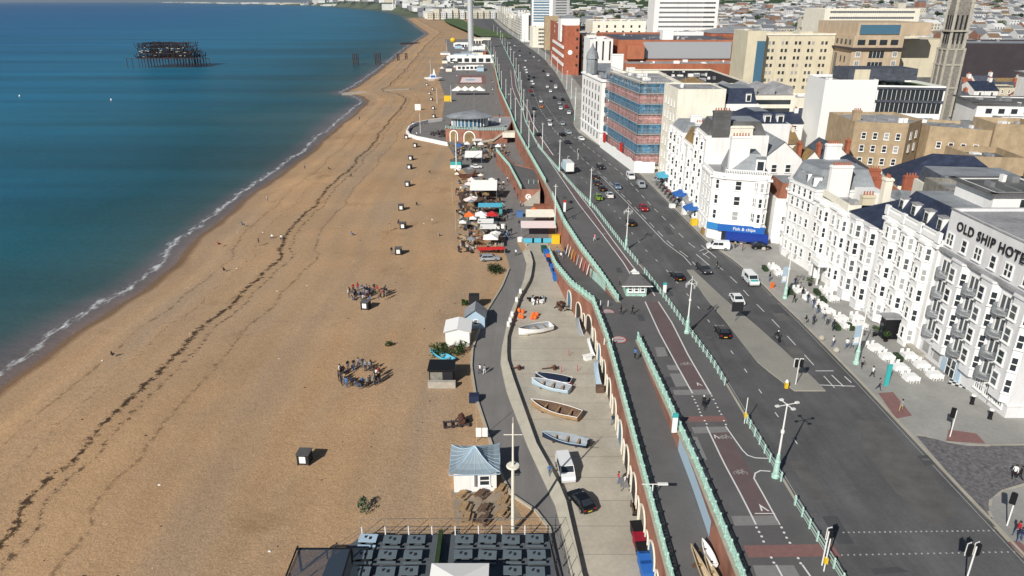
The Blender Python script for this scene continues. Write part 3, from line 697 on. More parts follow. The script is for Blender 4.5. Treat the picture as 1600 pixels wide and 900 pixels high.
for a, b in zip(ys, ys[1:]):
 xa0, xb0 = lerp_poly(MLEFT, a), lerp_poly(MLEFT, b); xa1, xb1 = lerp_poly(MRIGHT, a), lerp_poly(MRIGHT, b)
 mm.poly([(xa0, a, ZU(a) + .07), (xa1, a, ZU(a) + .07), (xb1, b, ZU(b) + .07), (xb0, b, ZU(b) + .07)])
 mm.poly([(xa0, a, ZU(a) - .05), (xa0, a, ZU(a) + .07), (xb0, b, ZU(b) + .07), (xb0, b, ZU(b) - .05)][::-1], 1)
 mm.poly([(xa1, a, ZU(a) - .05), (xa1, a, ZU(a) + .07), (xb1, b, ZU(b) + .07), (xb1, b, ZU(b) - .05)], 1)
mm.poly([(lerp_poly(MLEFT, y0), y0, ZU(y0) + .07), (lerp_poly(MRIGHT, y0), y0, ZU(y0) + .07), (lerp_poly(MRIGHT, y0), y0, ZU(y0) - .05), (lerp_poly(MLEFT, y0), y0, ZU(y0) - .05)], 1)
tag(mm.build('traffic_island', ['median_paving', 'pale_kerb']), kind='structure')
print('median', MLEFT, MRIGHT)
LN1 = line([(1020, 402), (1032, 419), (1061, 455), (1097, 501), (1116, 527), (1137, 556), (1163, 590)], 'u')
LN2 = line([(1078, 382), (1121, 434), (1137, 450), (1188, 479), (1215, 507), (1262, 556), (1310, 602)], 'u')
print('lanes', LN1, LN2)
paint_line([(33.4, 40), (33.2, 90), (32.6, 116), (30.8, 134), (28.8, 146), (26.3, 176), (23.6, 196), (19.8, 224), (14.8, 262), (10.6, 322), (9, 400)], 70, 400, .13, 'paint', -.04, (1.2, 5))
paint_line([(43.6, 60), (43.6, 108), (42.9, 127), (41.2, 141), (39.3, 150), (36.6, 182), (34.2, 220), (28.9, 256), (24.8, 282), (20.2, 322), (17, 387)], 84, 420, .13, 'paint', -.04, (3.5, 3.5))
paint_line([(38.6, 120), (37, 141), (35, 150), (31.8, 182), (28.8, 210), (23.5, 245), (17.5, 300), (14, 360), (12, 480), (8, 640)], 134, 640, .14, 'paint', -.04, (4, 3))
paint_line([(37.6, 120), (36.2, 141), (34.2, 150), (31, 182), (28, 210), (22.7, 245)], 136, 215, .14, 'paint', -.04)
mb = MB()
for px in ([(1096, 383), (1119, 402)], [(1088, 397), (1108, 414)], [(1102, 388), (1093, 392)], [(1107, 393), (1099, 398)], [(1252, 600), (1335, 603)], [(1275, 579), (1302, 579)], [(1300, 586), (1318, 603)], [(1320, 588), (1330, 597)]): paint_path(px, .16, 'u', -.042)
COB = [gu(*p) for p in [(1432, 682), (1448, 683), (1480, 692), (1510, 697), (1545, 697), (1660, 694), (1720, 760), (1600, 757), (1563, 768), (1545, 782), (1545, 800), (1560, 831), (1500, 762)]]
mat('cobbles', (.15, .145, .15), .9, var=.3, scale=4, bump=.6, var2=.3, scale2=2.2)
flat_poly('cobbled_street', 'cobbles', COB, .074)
def path_kerb(px, w=.3, h=.1, m='pale_kerb', base=.07):
 pts = [gu(*p) for p in px]; mb = MB()
 for a, b in zip(pts, pts[1:]):
  d = (b - a); L_ = Vector((d.x, d.y, 0)).length; ang = math.atan2(d.y, d.x); c = (a + b) / 2
  mb.obox(c.x, c.y, min(a.z, b.z) + base, L_ + .05, w, h, ang)
 tag(mb.build('kerb', m), kind='structure')
path_kerb([(1400, 655), (1432, 679), (1448, 683), (1480, 691), (1510, 696), (1545, 697), (1660, 694)], .28, .02)
path_kerb([(1640, 755), (1600, 758), (1568, 767), (1548, 782), (1545, 800), (1556, 825), (1600, 870)], .28, .04)
quads('tactile_paving', 'tactile_red', [[(1478, 690), (1540, 694), (1525, 678), (1482, 672)], [(1574, 848), (1630, 900), (1660, 900), (1590, 845)], [(1372, 615), (1395, 613), (1425, 650), (1400, 655)]], .078)
mb = MB()
c0, c1, c3 = gu(1480, 600), gu(1520, 612), gu(1488, 588)
for i in range(7):
 for j in range(5):
  p = c0 + (c1 - c0) * (i / 7) + (c3 - c0) * (j / 5); q = (c1 - c0) / 7; r = (c3 - c0) / 5
  mb.poly([p, p + q, p + q + r, p + r], (i + j) % 2)
o = mb.build('chequered_tiles', ['black', 'paint']); o.location.z = .085; tag(o, kind='structure')
flat_poly('lawn', 'lawn', [gp(x, y, 7.0) for x, y in [(748, 56), (722, 45), (700, 36), (692, 31), (700, 27.5), (716, 28), (733, 36), (752, 44), (790, 52), (800, 60), (785, 58)]], 0)
mb = MB()
for x, y, a, b in ((1447, 718, .9, .5), (1108, 527, .7, .5), (870, 805, .35, .2)):
 c = gu(x, y) if x > 1000 else gp(x, y, 0.03); mb.obox(c.x, c.y, c.z - (.045 if x > 1000 else 0), a, b, .01)
tag(mb.build('manhole_cover', 'dark_roof'), kind='structure')
mat('patch_dark', (.080, .081, .086), .9, var=.12, scale=1); mat('patch_warm', (.122, .118, .112), .9, var=.18, scale=.5, var2=.1, scale2=4); mat('joint', (.045, .044, .043), .95)
prd = random.Random(21)
def road_patch(px, m, dz=-.043, z='u'): flat_poly('road_patch', m, [gu(*p) for p in px], dz)
road_patch([(1340, 655), (1385, 660), (1452, 735), (1498, 800), (1460, 822), (1400, 770), (1352, 706)], 'patch_warm'); road_patch([(1432, 712), (1450, 710), (1466, 724), (1446, 728)], 'patch_dark', -.04); road_patch([(1360, 888), (1404, 885), (1420, 893), (1368, 897)], 'patch_dark', -.04)
for k in range(26):
 Yk = prd.uniform(52, 330); a = lerp_poly(RAIL, Yk) + 1; b = lerp_poly(KERB, Yk) - 1; x = prd.uniform(a, b - 1.5); w, l = prd.uniform(.5, 2.2), prd.uniform(.8, 7)
 flat_poly('road_patch', prd.choice(['patch_dark', 'patch_warm', 'patch_dark']), [Vector((x, Yk, road_z(Yk) + .002 + k * .0002)), Vector((x + w, Yk, road_z(Yk) + .002 + k * .0002)), Vector((x + w + .1, Yk + l, road_z(Yk + l) + .002 + k * .0002)), Vector((x + .1, Yk + l, road_z(Yk + l) + .002 + k * .0002))], 0)
for k in range(16):
 Yk = prd.uniform(60, 240); a = lerp_poly(EDGE, Yk) + 1; x = prd.uniform(a, a + 3.5); flat_poly('path_patch', prd.choice(['patch_dark', 'patch_warm']), [Vector((x, Yk, ZU(Yk) + .0505)), Vector((x + 1.1, Yk, ZU(Yk) + .0505)), Vector((x + 1.1, Yk + 3, ZU(Yk + 3) + .0505)), Vector((x, Yk + 3, ZU(Yk + 3) + .0505))], 0)
for P, d in ((RAIL, .95), (KERB, -.75)):
 paint_line(off(P, d), 50, 300, .07, 'yellow_paint' if False else 'paint_worn', -.041)
pj = MB()
for Yk in [52 + 4.5 * i for i in range(20)]:
 xa, xb = lerp_poly(YL, Yk) + .3, lerp_poly(WALLBASE, Yk) - .2; pj.poly([(xa, Yk, .03), (xb, Yk, .03), (xb, Yk + .05, .03), (xa, Yk + .05, .03)])
tag(pj.build('concrete_joint', 'patch_warm'), kind='structure')
# ================================================================ buildings
def inset(P, d):
 n = len(P); out = []
 for i in range(n):
  a, b, c = Vector(P[i - 1]).to_2d(), Vector(P[i]).to_2d(), Vector(P[(i + 1) % n]).to_2d()
  e1, e2 = (b - a).normalized(), (c - b).normalized()
  n1, n2 = Vector((-e1.y, e1.x)), Vector((-e2.y, e2.x))
  m = (n1 + n2); k = m.dot(n1)
  if abs(k) < .2: m, k = n1, 1
  p = b + m * (d / k); out.append((p.x, p.y))
 return out
WIN = {}
def win_mesh(w, h, style, glass='glass'):
 key = (round(w, 2), round(h, 2), style, glass)
 if key in WIN: return WIN[key]
 g = MB(); f = MB(); x = w / 2
 if style == 'plain':                       # far off: glass with a thin light surround in one mesh
  g.box(-x, -.05, 0, x, .02, h)
  WIN[key] = (g.mesh('window', glass), None); return WIN[key]
 if style == 'ribbon':
  g.box(-x, -.05, 0, x, .02, h); n = max(2, int(w / 1.4))
  for k in range(1, n): f.box(-x + w * k / n - .05, -.1, 0, -x + w * k / n + .05, -.05, h)
  WIN[key] = (g.mesh('window', glass), f.mesh('frame', 'trim_white')); return WIN[key]
 g.box(-x, -.035, 0, x, .02, h)
 t = .10 if w < 1.6 else .12
 f.box(-x - .06, -.12, -.02, -x + t, .0, h + .05); f.box(x - t, -.12, -.02, x + .06, .0, h + .05)
 f.box(-x + t, -.12, h - t, x - t, .0, h + .05); f.box(-x + t, -.12, -.02, x - t, .0, t)
 f.box(-x - .15, -.24, -.14, x + .15, .0, -.02)
 if style in ('sash', 'pair'): f.box(-x + t, -.09, h / 2 - .06, x - t, -.035, h / 2 + .06)
 if style in ('french', 'pair', 'wide'): f.box(-.08, -.10, t, .08, -.035, h - t)
 if style == 'wide':
  for k in (-.5, .5): f.box(k * x - .05, -.09, t, k * x + .05, -.035, h - t)
 WIN[key] = (g.mesh('window', glass), f.mesh('frame', 'trim_white')); return WIN[key]
PI = math.pi
class Bld:
 def __init__(s, name, label, cat, P, z0, z1, wall, group=None, para=.8, roof='flat', roof_mat='flat_roof', rh=3.0, inset_top=1.6, bottom=None):
  s.P = [tuple(p[:2]) for p in P]; s.z0, s.z1 = z0, z1; s.ox, s.oy = s.P[0]; s.oz = z0
  s.root = thing(name, label, cat, (s.ox, s.oy, z0), 0, group); s.nw = 0; s.wall_mat = wall; s.big = None
  L = s.L = [(x - s.ox, y - s.oy) for x, y in s.P]; H = z1 - z0
  w = MB(); rf = MB(); n = len(L)
  for i in range(n):
   a, b = L[i], L[(i + 1) % n]; w.poly([(a[0], a[1], -2), (b[0], b[1], -2), (b[0], b[1], H), (a[0], a[1], H)])
  if roof == 'flat':
   I = inset(L, .35)
   for i in range(n):
    j = (i + 1) % n
    w.poly([(*L[i], H), (*L[j], H), (*I[j], H), (*I[i], H)]); w.poly([(*I[i], H), (*I[j], H), (*I[j], H - para), (*I[i], H - para)])
   rf.poly([(*p, H - para) for p in I])
   xs = [p[0] for p in L]; ys_ = [p[1] for p in L]; rx_, ry_ = max(xs) - min(xs), max(ys_) - min(ys_)
   if min(rx_, ry_) > 7 and H > 5:
    rp_ = random.Random(int(s.ox * 7 + s.oy)); pl_ = MB()
    for _ in range(int(4 + rx_ * ry_ / 60) if rx_ * ry_ < 1500 else 26):
     t, u = rp_.uniform(.15, .85), rp_.uniform(.15, .85); X, Y = min(xs) + t * rx_, min(ys_) + u * ry_; a_ = rp_.uniform(.4, 2.6); k_ = rp_.random()
     if k_ < .6: pl_.obox(X, Y, H - para, a_, rp_.uniform(.4, 2.2), rp_.uniform(.3, 1.4), 0, rp_.choice([0, 1, 2]))
     elif k_ < .8: pl_.tube((X, Y, H - para), (X, Y, H + rp_.uniform(.5, 2.6)), .05, n=4)
     else: pl_.obox(X, Y, H - para, rp_.uniform(3, 7), .18, .16, rp_.choice([0, PI / 2]), 1)
    s._plant = pl_
  elif roof == 'mansard':
   A = inset(L, .5); T = inset(L, inset_top)
   for i in range(n):
    j = (i + 1) % n; w.poly([(*L[i], H), (*L[j], H), (*A[j], H), (*A[i], H)])
   rf.frustum(A, T, H - .02, H + rh, 0, 1)
  elif roof == 'hip':
   E = inset(L, -.35); s._hip(rf, E, H, rh)
   w.poly([(*p, H) for p in L])
  elif roof == 'gable':
   s._gable(w, rf, L, H, rh)
  s.wall = w.build('wall', wall, s.root); s.roof = rf.build('roof', [roof_mat, 'lead'] if roof == 'mansard' else roof_mat, s.root)
  if getattr(s, '_plant', None): s._plant.build('roof_plant', ['flat_roof', 'metal_grey', 'stucco'], s.roof)['kind'] = 'stuff'
 def _ridge(s, E):
  l0 = (Vector(E[1]) - Vector(E[0])).length; l1 = (Vector(E[2]) - Vector(E[1])).length
  return l0 >= l1, l0, l1
 def _hip(s, rf, E, H, rh):
  if len(E) != 4: rf.frustum(E, inset(E, 3), H, H + rh); return
  longx, l0, l1 = s._ridge(E); V = [Vector(p) for p in E]
  if not longx: V = V[1:] + V[:1]; l0, l1 = l1, l0
  m1, m2 = (V[0] + V[3]) / 2, (V[1] + V[2]) / 2; d = (m2 - m1).normalized() * min(l1 / 2, l0 * .45)
  r1, r2 = m1 + d, m2 - d; z = H + rh; h3 = lambda p, z_: (p.x, p.y, z_)
  rf.poly([h3(V[0], H), h3(V[1], H), h3(r2, z), h3(r1, z)]); rf.poly([h3(V[2], H), h3(V[3], H), h3(r1, z), h3(r2, z)])
  rf.poly([h3(V[1], H), h3(V[2], H), h3(r2, z)]); rf.poly([h3(V[3], H), h3(V[0], H), h3(r1, z)])
  rf.poly([h3(p, H - .02) for p in reversed(V)])
 def _gable(s, w, rf, L, H, rh):
  longx, l0, l1 = s._ridge(L); V = [Vector(p) for p in L]
  if not longx: V = V[1:] + V[:1]
  m1, m2 = (V[0] + V[3]) / 2, (V[1] + V[2]) / 2; d = (m2 - m1).normalized() * .25; h3 = lambda p, z_: (p.x, p.y, z_)
  w.poly([h3(V[3], H), h3(V[0], H), h3(m1, H + rh)]); w.poly([h3(V[1], H), h3(V[2], H), h3(m2, H + rh)])
  e = .3; u = (V[0] - m1).normalized() * e; dz = -e * rh / max(.1, (V[0] - m1).length)
  for A, B, sgn in ((V[0], V[1], 1), (V[2], V[3], -1)):
   q1, q2 = (m1, m2) if sgn == 1 else (m2, m1); dd = d * sgn
   rf.poly([h3(A + u * sgn - dd, H + dz), h3(B + u * sgn + dd, H + dz), h3(q2 + dd, H + rh + .06), h3(q1 - dd, H + rh + .06)])
   rf.poly([h3(A + u * sgn - dd, H + dz - .12), h3(B + u * sgn + dd, H + dz - .12), h3(q2 + dd, H + rh - .06), h3(q1 - dd, H + rh - .06)][::-1])
 def edge(s, e):
  a, b = Vector(s.L[e]), Vector(s.L[(e + 1) % len(s.L)]); return a, b, math.atan2(b.y - a.y, b.x - a.x)
 def win(s, e, u, z, w=1.1, h=1.9, style='sash', out=0.0, glass='glass', at_=None, ang=None, label=None, name='window'):
  a, b, an = s.edge(e) if at_ is None else (None, None, ang)
  p = a.lerp(b, u) if at_ is None else Vector(at_)
  n = Vector((math.sin(an), -math.cos(an)))
  p = p + n * (out + .01); g, f = win_mesh(w, h, style, glass); zz = z - s.z0
  s.nw += 1
  if s.nw > 96:
   if s.big is None: s.big = (MB(), MB())
   s.big[0].obox(p.x + n.x * .02, p.y + n.y * .02, zz, w, .06, h, an)
   return
  o = ob(name, g, s.root, (p.x, p.y, zz), an)
  if label: o['label'] = label
  if f: ob('frame', f, o)
  return o
 def finish(s):
  if s.big: tag(s.big[0].build('window', 'glass', s.root), kind='stuff')
  return s
 def grid(s, e, cols, zs, u0=.08, u1=.92, w=1.1, h=1.9, style='sash', curt=0.3, out=0.0, skip=()):
  for r, z in enumerate(zs):
   for c in range(cols):
    if (r, c) in skip: continue
    u = u0 + (u1 - u0) * ((c + .5) / cols)
    g = random.random(); s.win(e, u, z, w, h, style, out, 'curtain_glass' if g < curt * .4 else 'glass_dim' if g < curt else 'glass')
  return s
 def band(s, z, h=.35, proj=.3, edges=None, m='trim_white', name='cornice'):
  mb = MB()
  for e in (edges if edges is not None else range(len(s.L))):
   a, b, an = s.edge(e); c = (a + b) / 2; l = (b - a).length; n = Vector((math.sin(an), -math.cos(an)))
   mb.obox(c.x + n.x * (proj / 2 - .01), c.y + n.y * (proj / 2 - .01), z - s.z0, l + proj * 1.9 if edges is None else l, proj, h, an)
  mb.build(name, m, s.root); return s
 def bay(s, e, u, w, proj, z0, z1, zs, ww=1.0, wh=1.9, sides=True, style='sash', m=None, round_=False):
  a, b, an = s.edge(e); c = a.lerp(b, u); d = (b - a).normalized(); n = Vector((math.sin(an), -math.cos(an)))
  q = proj * .95
  pts = [c - d * w / 2, c - d * (w / 2 - q) + n * proj, c + d * (w / 2 - q) + n * proj, c + d * w / 2]
  mb = MB(); P2 = [(p.x, p.y) for p in pts] + [((c + d * w / 2 - n * .1).x, (c + d * w / 2 - n * .1).y), ((c - d * w / 2 - n * .1).x, (c - d * w / 2 - n * .1).y)]
  mb.prism(P2, z0 - s.z0, z1 - s.z0)
  o = inset(P2, -.18); mb.prism(o, z1 - s.z0, z1 - s.z0 + .25)
  for z in zs: mb.prism(inset(P2, -.06), z - .35 - s.z0, z - .15 - s.z0)
  mb.build('bay', m or s.wall_mat, s.root)
  faces = ((0, 1), (1, 2), (2, 3)) if sides else ((1, 2),)
  for z in zs:
   for i, j in faces:
    p, r = pts[i], pts[j]; ang = math.atan2(r.y - p.y, r.x - p.x); l = (r - p).length
    k = random.random()
    gl = 'curtain_glass' if k < .3 else 'glass_dim' if k < .5 else 'glass'
    if (i, j) == (1, 2) and l > 2.3:
     for t in (.27, .73): s.win(e, 0, z, min(ww, l * .36), wh, style, 0, gl, p.lerp(r, t), ang)
    else: s.win(e, 0, z, min(ww, l * .62), wh, style, 0, gl, p.lerp(r, .5), ang)
  return s
 def chimney(s, x, y, zb, zt, lx=2.2, ly=.9, m='stucco', pots=5, a=0.0, potm='terracotta'):
  mb = MB(); x -= s.ox; y -= s.oy
  mb.obox(x, y, zb - s.z0, lx, ly, zt - zb, a, 0); mb.obox(x, y, zt - s.z0 - .45, lx + .25, ly + .25, .3, a, 0)
  c = mb.build('chimney', m, s.root)
  if pots:
   pm = MB()
   for k in range(pots):
    t = ((k + .5) / pots - .5) * (lx if lx > ly else ly) * .9
    dx, dy = (t, 0) if lx > ly else (0, t)
    X, Y = x + dx * math.cos(a) - dy * math.sin(a), y + dx * math.sin(a) + dy * math.cos(a)
    pm.lathe(X, Y, [(.17, zt - s.z0), (.13, zt - s.z0 + .55), (.16, zt - s.z0 + .6)], 6)
   ob('chimney_pot', pm.mesh('chimney_pot', potm), c)
  return s
 def dormer(s, x, y, z, w=1.3, h=1.6, depth=1.6, ang=0, face='trim_white', roofm='lead'):
  x -= s.ox; y -= s.oy; n = Vector((math.sin(ang), -math.cos(ang)))
  mb = MB(); c = Vector((x, y)) - n * depth / 2
  mb.obox(c.x, c.y, z - s.z0, w, depth, h, ang, 0); mb.obox(c.x, c.y, z - s.z0 + h, w + .3, depth + .3, .15, ang, 1)
  d = mb.build('dormer', [face, roofm], s.root)
  g, f = win_mesh(w * .68, h * .72, 'sash', 'glass'); o = ob('window', g, d, (x + n.x * .02, y + n.y * .02, z - s.z0 + .2), ang)
  fm = MB(); ww = w * .34
  return s
 def extra(s, name, mb, mats, label=None):
  o = mb.build(name, mats, s.root); o.location = (-s.ox, -s.oy, -s.z0)
  if label: o['label'] = label
  return o
def rect(x0, y0, x1, y1): return [(x0, y0), (x1, y0), (x1, y1), (x0, y1)]
def text_obj(name, body, size, m, parent, mat4, ext=.04, font_bold=False, align='LEFT', spacing=1.0):
 cu = bpy.data.curves.new(name, 'FONT'); cu.body = body; cu.size = size; cu.extrude = ext; cu.align_x = align; cu.space_character = spacing
 if font_bold: cu.offset = size * .012
 t = bpy.data.objects.new('tmp', cu); col.objects.link(t)
 me = bpy.data.meshes.new_from_object(t.evaluated_get(bpy.context.evaluated_depsgraph_get()))
 bpy.data.objects.remove(t); me.materials.clear(); me.materials.append(M[m])
 me.transform(mat4); me.name = name
 return ob(name, me, parent)
LAND = []                                      # footprints that the filler town keeps clear of
def claim(x0, y0, x1, y1): LAND.append((x0, y0, x1, y1))
gz = ZU(85)
h1 = Bld('hotel', 'pale grey hotel with rounded balconies and black OLD SHIP HOTEL lettering', 'hotel', [(61.2, 75.8), (92, 75.8), (92, 95.4), (61.0, 95.4)], ZU(76), 29.4, 'stucco_grey', para=.35, roof_mat='flat_roof')
h1.band(23.35, .45, .55, [3], 'flat_roof', 'ledge'); h1.band(29.3, .18, .12, None, 'flat_roof', 'parapet_cap')
Lh = 19.6
def uo(Y): return (95.4 - Y) / Lh             # along edge 3 (far-left -> near-left)
cols_b = [93.6, 87.2, 80.8]                    # balcony columns (by distance)
cols_p = [90.4, 84.0, 77.7]                    # angular bays with paired windows
floors = [11.2, 14.2, 17.2, 20.2]
bal = MB(); n = 10
for k in range(n):
 a0, a1 = PI * k / n, PI * (k + 1) / n; r = 1.25
 for z_a, z_b in ((0, .12),):
  bal.poly([(0, 0, .12), (-r * math.sin(a0), -r * math.cos(a0), .12), (-r * math.sin(a1), -r * math.cos(a1), .12)][::-1])
  bal.poly([(-r * math.sin(a0), -r * math.cos(a0), 0), (-r * math.sin(a0), -r * math.cos(a0), .14), (-r * math.sin(a1), -r * math.cos(a1), .14), (-r * math.sin(a1), -r * math.cos(a1), 0)])
  bal.poly([(0, 0, 0), (-r * math.sin(a0), -r * math.cos(a0), 0), (-r * math.sin(a1), -r * math.cos(a1), 0)])
bslab = bal.mesh('balcony', 'flat_roof')
br = MB(); r = 1.22
for k in range(n):
 a0, a1 = PI * k / n, PI * (k + 1) / n
 p, q = (-r * math.sin(a0), -r * math.cos(a0)), (-r * math.sin(a1), -r * math.cos(a1))
 br.tube((*p, 1.0), (*q, 1.0), .04, n=4); br.tube((*p, .3), (*q, .3), .02, n=4)
 for i in range(4):
  t = i / 4; x, y = p[0] + (q[0] - p[0]) * t, p[1] + (q[1] - p[1]) * t; br.tube((x, y, .1), (x, y, 1.0), .028, n=4)
brail = br.mesh('balustrade', 'lead')
for ci, Yc in enumerate(cols_b):
 for z in floors:
  h1.win(3, uo(Yc), z, 1.9, 2.2, 'french', glass='glass_dim')
  b = ob('balcony', bslab, h1.root, (0.0 + (61.05 - h1.ox), Yc - h1.oy, z - h1.z0 - .15)); ob('balustrade', brail, b)
for Yc in cols_p:
 h1.bay(3, uo(Yc), 3.6, .75, 9.9, 23.2, [], m='stucco_grey')
 for z in floors:
  a, b_, an = h1.edge(3); c = a.lerp(b_, uo(Yc)); nrm = Vector((-1, 0))
  h1.win(3, 0, z + .1, 1.25, 1.9, 'sash', 0, 'glass_dim' if random.random() < .25 else 'glass', c + nrm * .75 + Vector((0, .55)), an)
  pa_ = c + Vector((-.40, -1.42)); h1.win(3, 0, z + .1, .8, 1.9, 'sash', 0, 'glass', pa_, math.atan2(-.95 * .75, .75) , None)
for Yc in (94.2, 91.0, 88.0, 84.9, 81.9, 78.6): h1.win(3, uo(Yc), 24.4, 1.5 if Yc in (94.2, 88.0, 81.9) else 1.15, 1.75, 'pair' if Yc in (94.2, 88.0, 81.9) else 'sash')
for Yc in (93.8, 91.0): h1.win(3, uo(Yc), 8.1, 1.5, 1.7, 'plain', glass='curtain_glass')
for Yc in (81.4, 79.5, 77.6): h1.win(3, uo(Yc), ZU(79) + 1.0, 1.7, 2.3, 'wide', glass='glass_dim')
eb = MB()
for k in range(3): pass
eb.box(60.95, 85.2, ZU(87) + .02, 61.08, 89.6, ZU(87) + 3.1)
eo = h1.extra('entrance', eb, 'boat_blue')
eg = MB()
eg.box(60.86, 86.3, ZU(87) + .05, 60.95, 88.4, ZU(87) + 2.7, 1)
for y in (86.3, 87.3, 88.3): eg.box(60.82, y - .06, ZU(87) + .05, 60.87, y + .06, ZU(87) + 2.75, 0)
eg.box(60.82, 86.3, ZU(87) + 1.3, 60.87, 88.4, ZU(87) + 1.42, 0); eg.box(60.82, 86.3, ZU(87) + 2.65, 60.87, 88.4, ZU(87) + 2.8, 0)
eg.box(60.8, 85.0, ZU(87) + 3.1, 61.05, 89.8, ZU(87) + 3.7, 2)
o = eg.build('door', ['trim_white', 'glass', 'tile_red'], eo)
h1.win(0, .3, 12, 1.2, 1.8); h1.band(9.6, .2, .15, [0, 3], 'stucco_grey', 'string_course')
ltr = text_obj('lettering', 'OLD SHIP HOTEL', 1.75, 'soft_black', h1.root, Matrix.Translation((61.0 - h1.ox - .12, 93.3 - h1.oy, 27.0 - h1.z0)) @ Matrix.Rotation(-PI / 2, 4, 'Z') @ Matrix.Rotation(PI / 2, 4, 'X'), .05, True, spacing=1.12)
claim(60, 70, 95, 96)
def pipes(b, X, ys_, z0_, z1_):
 for y_ in ys_: q = MB(); q.tube((X - .06, y_, z0_), (X - .06, y_, z1_), .07, n=5); q.box(X - .2, y_ - .14, z1_ - .1, X, y_ + .14, z1_ + .2); b.extra('drainpipe', q, 'flat_roof')
pipes(h1, 61.05, (92.2, 85.6, 79.1), 8.2, 23.2)
h2 = Bld('hotel_wing', 'white hotel wing with canted bays, dark blue mansard roof and white dormers', 'hotel', [(60.6, 95.5), (76, 95.5), (76, 111), (60.4, 111)], ZU(96), 24.6, 'stucco', roof='mansard', roof_mat='navy_slate', rh=4.0, inset_top=2.6)
zs2 = [8.2, 11.5, 14.7, 17.9, 21.1]
for Yc in (98.2, 103.0, 107.8):
 h2.bay(3, (111 - Yc) / 15.5, 3.4, .9, ZU(100), 23.4, zs2, ww=.85, wh=1.9, sides=True)
for Yc in (100.6, 105.4, 110.1):
 for z in zs2: h2.win(3, (111 - Yc) / 15.5, z, .85, 1.8, 'sash', glass='glass' if random.random() < .7 else 'glass_dim')
h2.band(23.4, .5, .45, [3]); h2.band(10.7, .22, .15, [3])
pb = MB(); pb.box(60.3, 95.6, 24.3, 60.55, 111, 25.0)
for Yc in (96, 100.8, 105.6, 110.6):
 pb.box(60.2, Yc - .5, 24.2, 60.7, Yc + .5, 25.7)
for k in range(38): pb.box(60.36, 96.6 + k * .37, 25.0, 60.5, 96.75 + k * .37, 25.45)
pb.box(60.28, 95.6, 25.45, 60.58, 111, 25.6)
h2.extra('parapet', pb, 'trim_white')
for Yc in (98.2, 101.8, 105.4, 109.0): h2.dormer(61.5, Yc, 25.2, 1.25, 2.1, 1.8, -PI / 2, roofm='flat_roof')
claim(59, 95, 80, 112); pipes(h2, 60.45, (100.0, 104.8), 8, 23.3)
pc = MB(); zp = ZU(101)
pc.box(57.9, 99.9, zp + .1, 60.3, 101.5, zp + 3.6); pc.box(57.6, 99.6, zp + 3.6, 60.4, 101.8, zp + 3.9, 1); pc.box(57.85, 100.3, zp + .2, 57.88, 101.1, zp + 2.6, 2)
po = h2.extra('porch', pc, ['black', 'flat_roof', 'glass'])
h3 = Bld('terrace_house', 'white seafront house with big bays and steep dark blue hipped roof', 'house', [(60.4, 111.1), (73, 111.1), (73, 121.5), (60.0, 121.5)], ZU(112), 21.6, 'stucco_grey', roof='hip', roof_mat='navy_slate', rh=3.6)
zs3 = [8.4, 11.8, 15.0, 18.2]
for Yc in (113.8, 118.6): h3.bay(3, (121.5 - Yc) / 10.4, 3.8, 1.0, ZU(115), 21.2, zs3, ww=1.1, wh=2.2)
h3.band(10.9, .22, .15, [3]); h3.band(21.0, .35, .3, [3])
h4 = Bld('terrace_house', 'cream white seafront house with parapet roof terrace and stone porch', 'house', [(60.0, 121.6), (72, 121.6), (72, 134), (58.6, 134)], ZU(125), 21.4, 'stucco', para=1.1, roof_mat='dark_roof')
for Yc in (123.4, 129.6): h4.bay(3, (134 - Yc) / 12.5, 3.3, .8, ZU(120), 20.4, [8.3, 11.4, 14.5, 17.6], ww=.9, wh=2.0)
for Yc in (126.5, 132.3):
 for z in (8.3, 11.4, 14.5, 17.6): h4.win(3, (134 - Yc) / 12.5, z, 1.0, 1.9, 'sash', glass=random.choice(['glass', 'curtain_glass', 'glass']))
h4.band(20.5, .4, .4, [3]); h4.band(10.7, .25, .2, [3])
pm = MB(); pm.box(57.3, 124.5, 6.3, 57.6, 124.8, 10.0); pm.box(57.3, 127.6, 6.3, 57.6, 127.9, 10.0); pm.box(57.0, 124.2, 10.0, 59.6, 128.2, 10.8); pm.box(57.2, 124.4, 10.8, 57.4, 128, 11.3)
h4.extra('porch', pm, 'stucco')
tr = MB(); tr.box(59.7, 122.4, 21.4, 60.0, 133.4, 22.6); tr.box(60, 122.4, 20.7, 72, 122.6, 22.4)
h4.extra('parapet', tr, 'stucco_cream')
h4.chimney(62.6, 133.6, 20, 27.2, 4.0, 1.0, 'stucco', 8); h4.chimney(65.4, 121.6, 20, 27.6, 1.3, 1.3, 'stucco_cream', 4); h4.chimney(63.2, 123.0, 20, 24.2, 2.2, 1.2, 'beige', 4)
gx = MB(); gx.box(64.5, 126.5, 20.6, 68, 131, 23.6, 0); gx.box(61.6, 124.6, 20.6, 63.6, 127.4, 22.4, 1, .5)
h4.extra('roof_hut', gx, ['stucco', 'curtain_glass'])
r5 = [(58.6, 134.1), (71, 134.1), (71, 148), (61.5, 148.0), (59.2, 147.2), (57.6, 145.2), (57.0, 142.5)]
h5 = Bld('terrace_house', 'white rounded corner house with grey mansard roof at the side street', 'house', r5, ZU(140), 22.2, 'stucco', roof='mansard', roof_mat='lead', rh=3.6, inset_top=2.0)
h5.grid(6, 4, [8.1, 11.2, 14.3, 17.5, 20.0], .05, .95, .95, 1.8, 'sash'); h5.grid(5, 1, [8.1, 11.2, 14.3, 17.5], .1, .9, .95, 1.9, 'sash'); h5.grid(4, 1, [8.1, 11.2, 14.3, 17.5], .1, .9, .95, 1.9, 'sash')
h5.band(19.6, .4, .35); h5.band(21.9, .3, .25); h5.band(10.6, .22, .15)
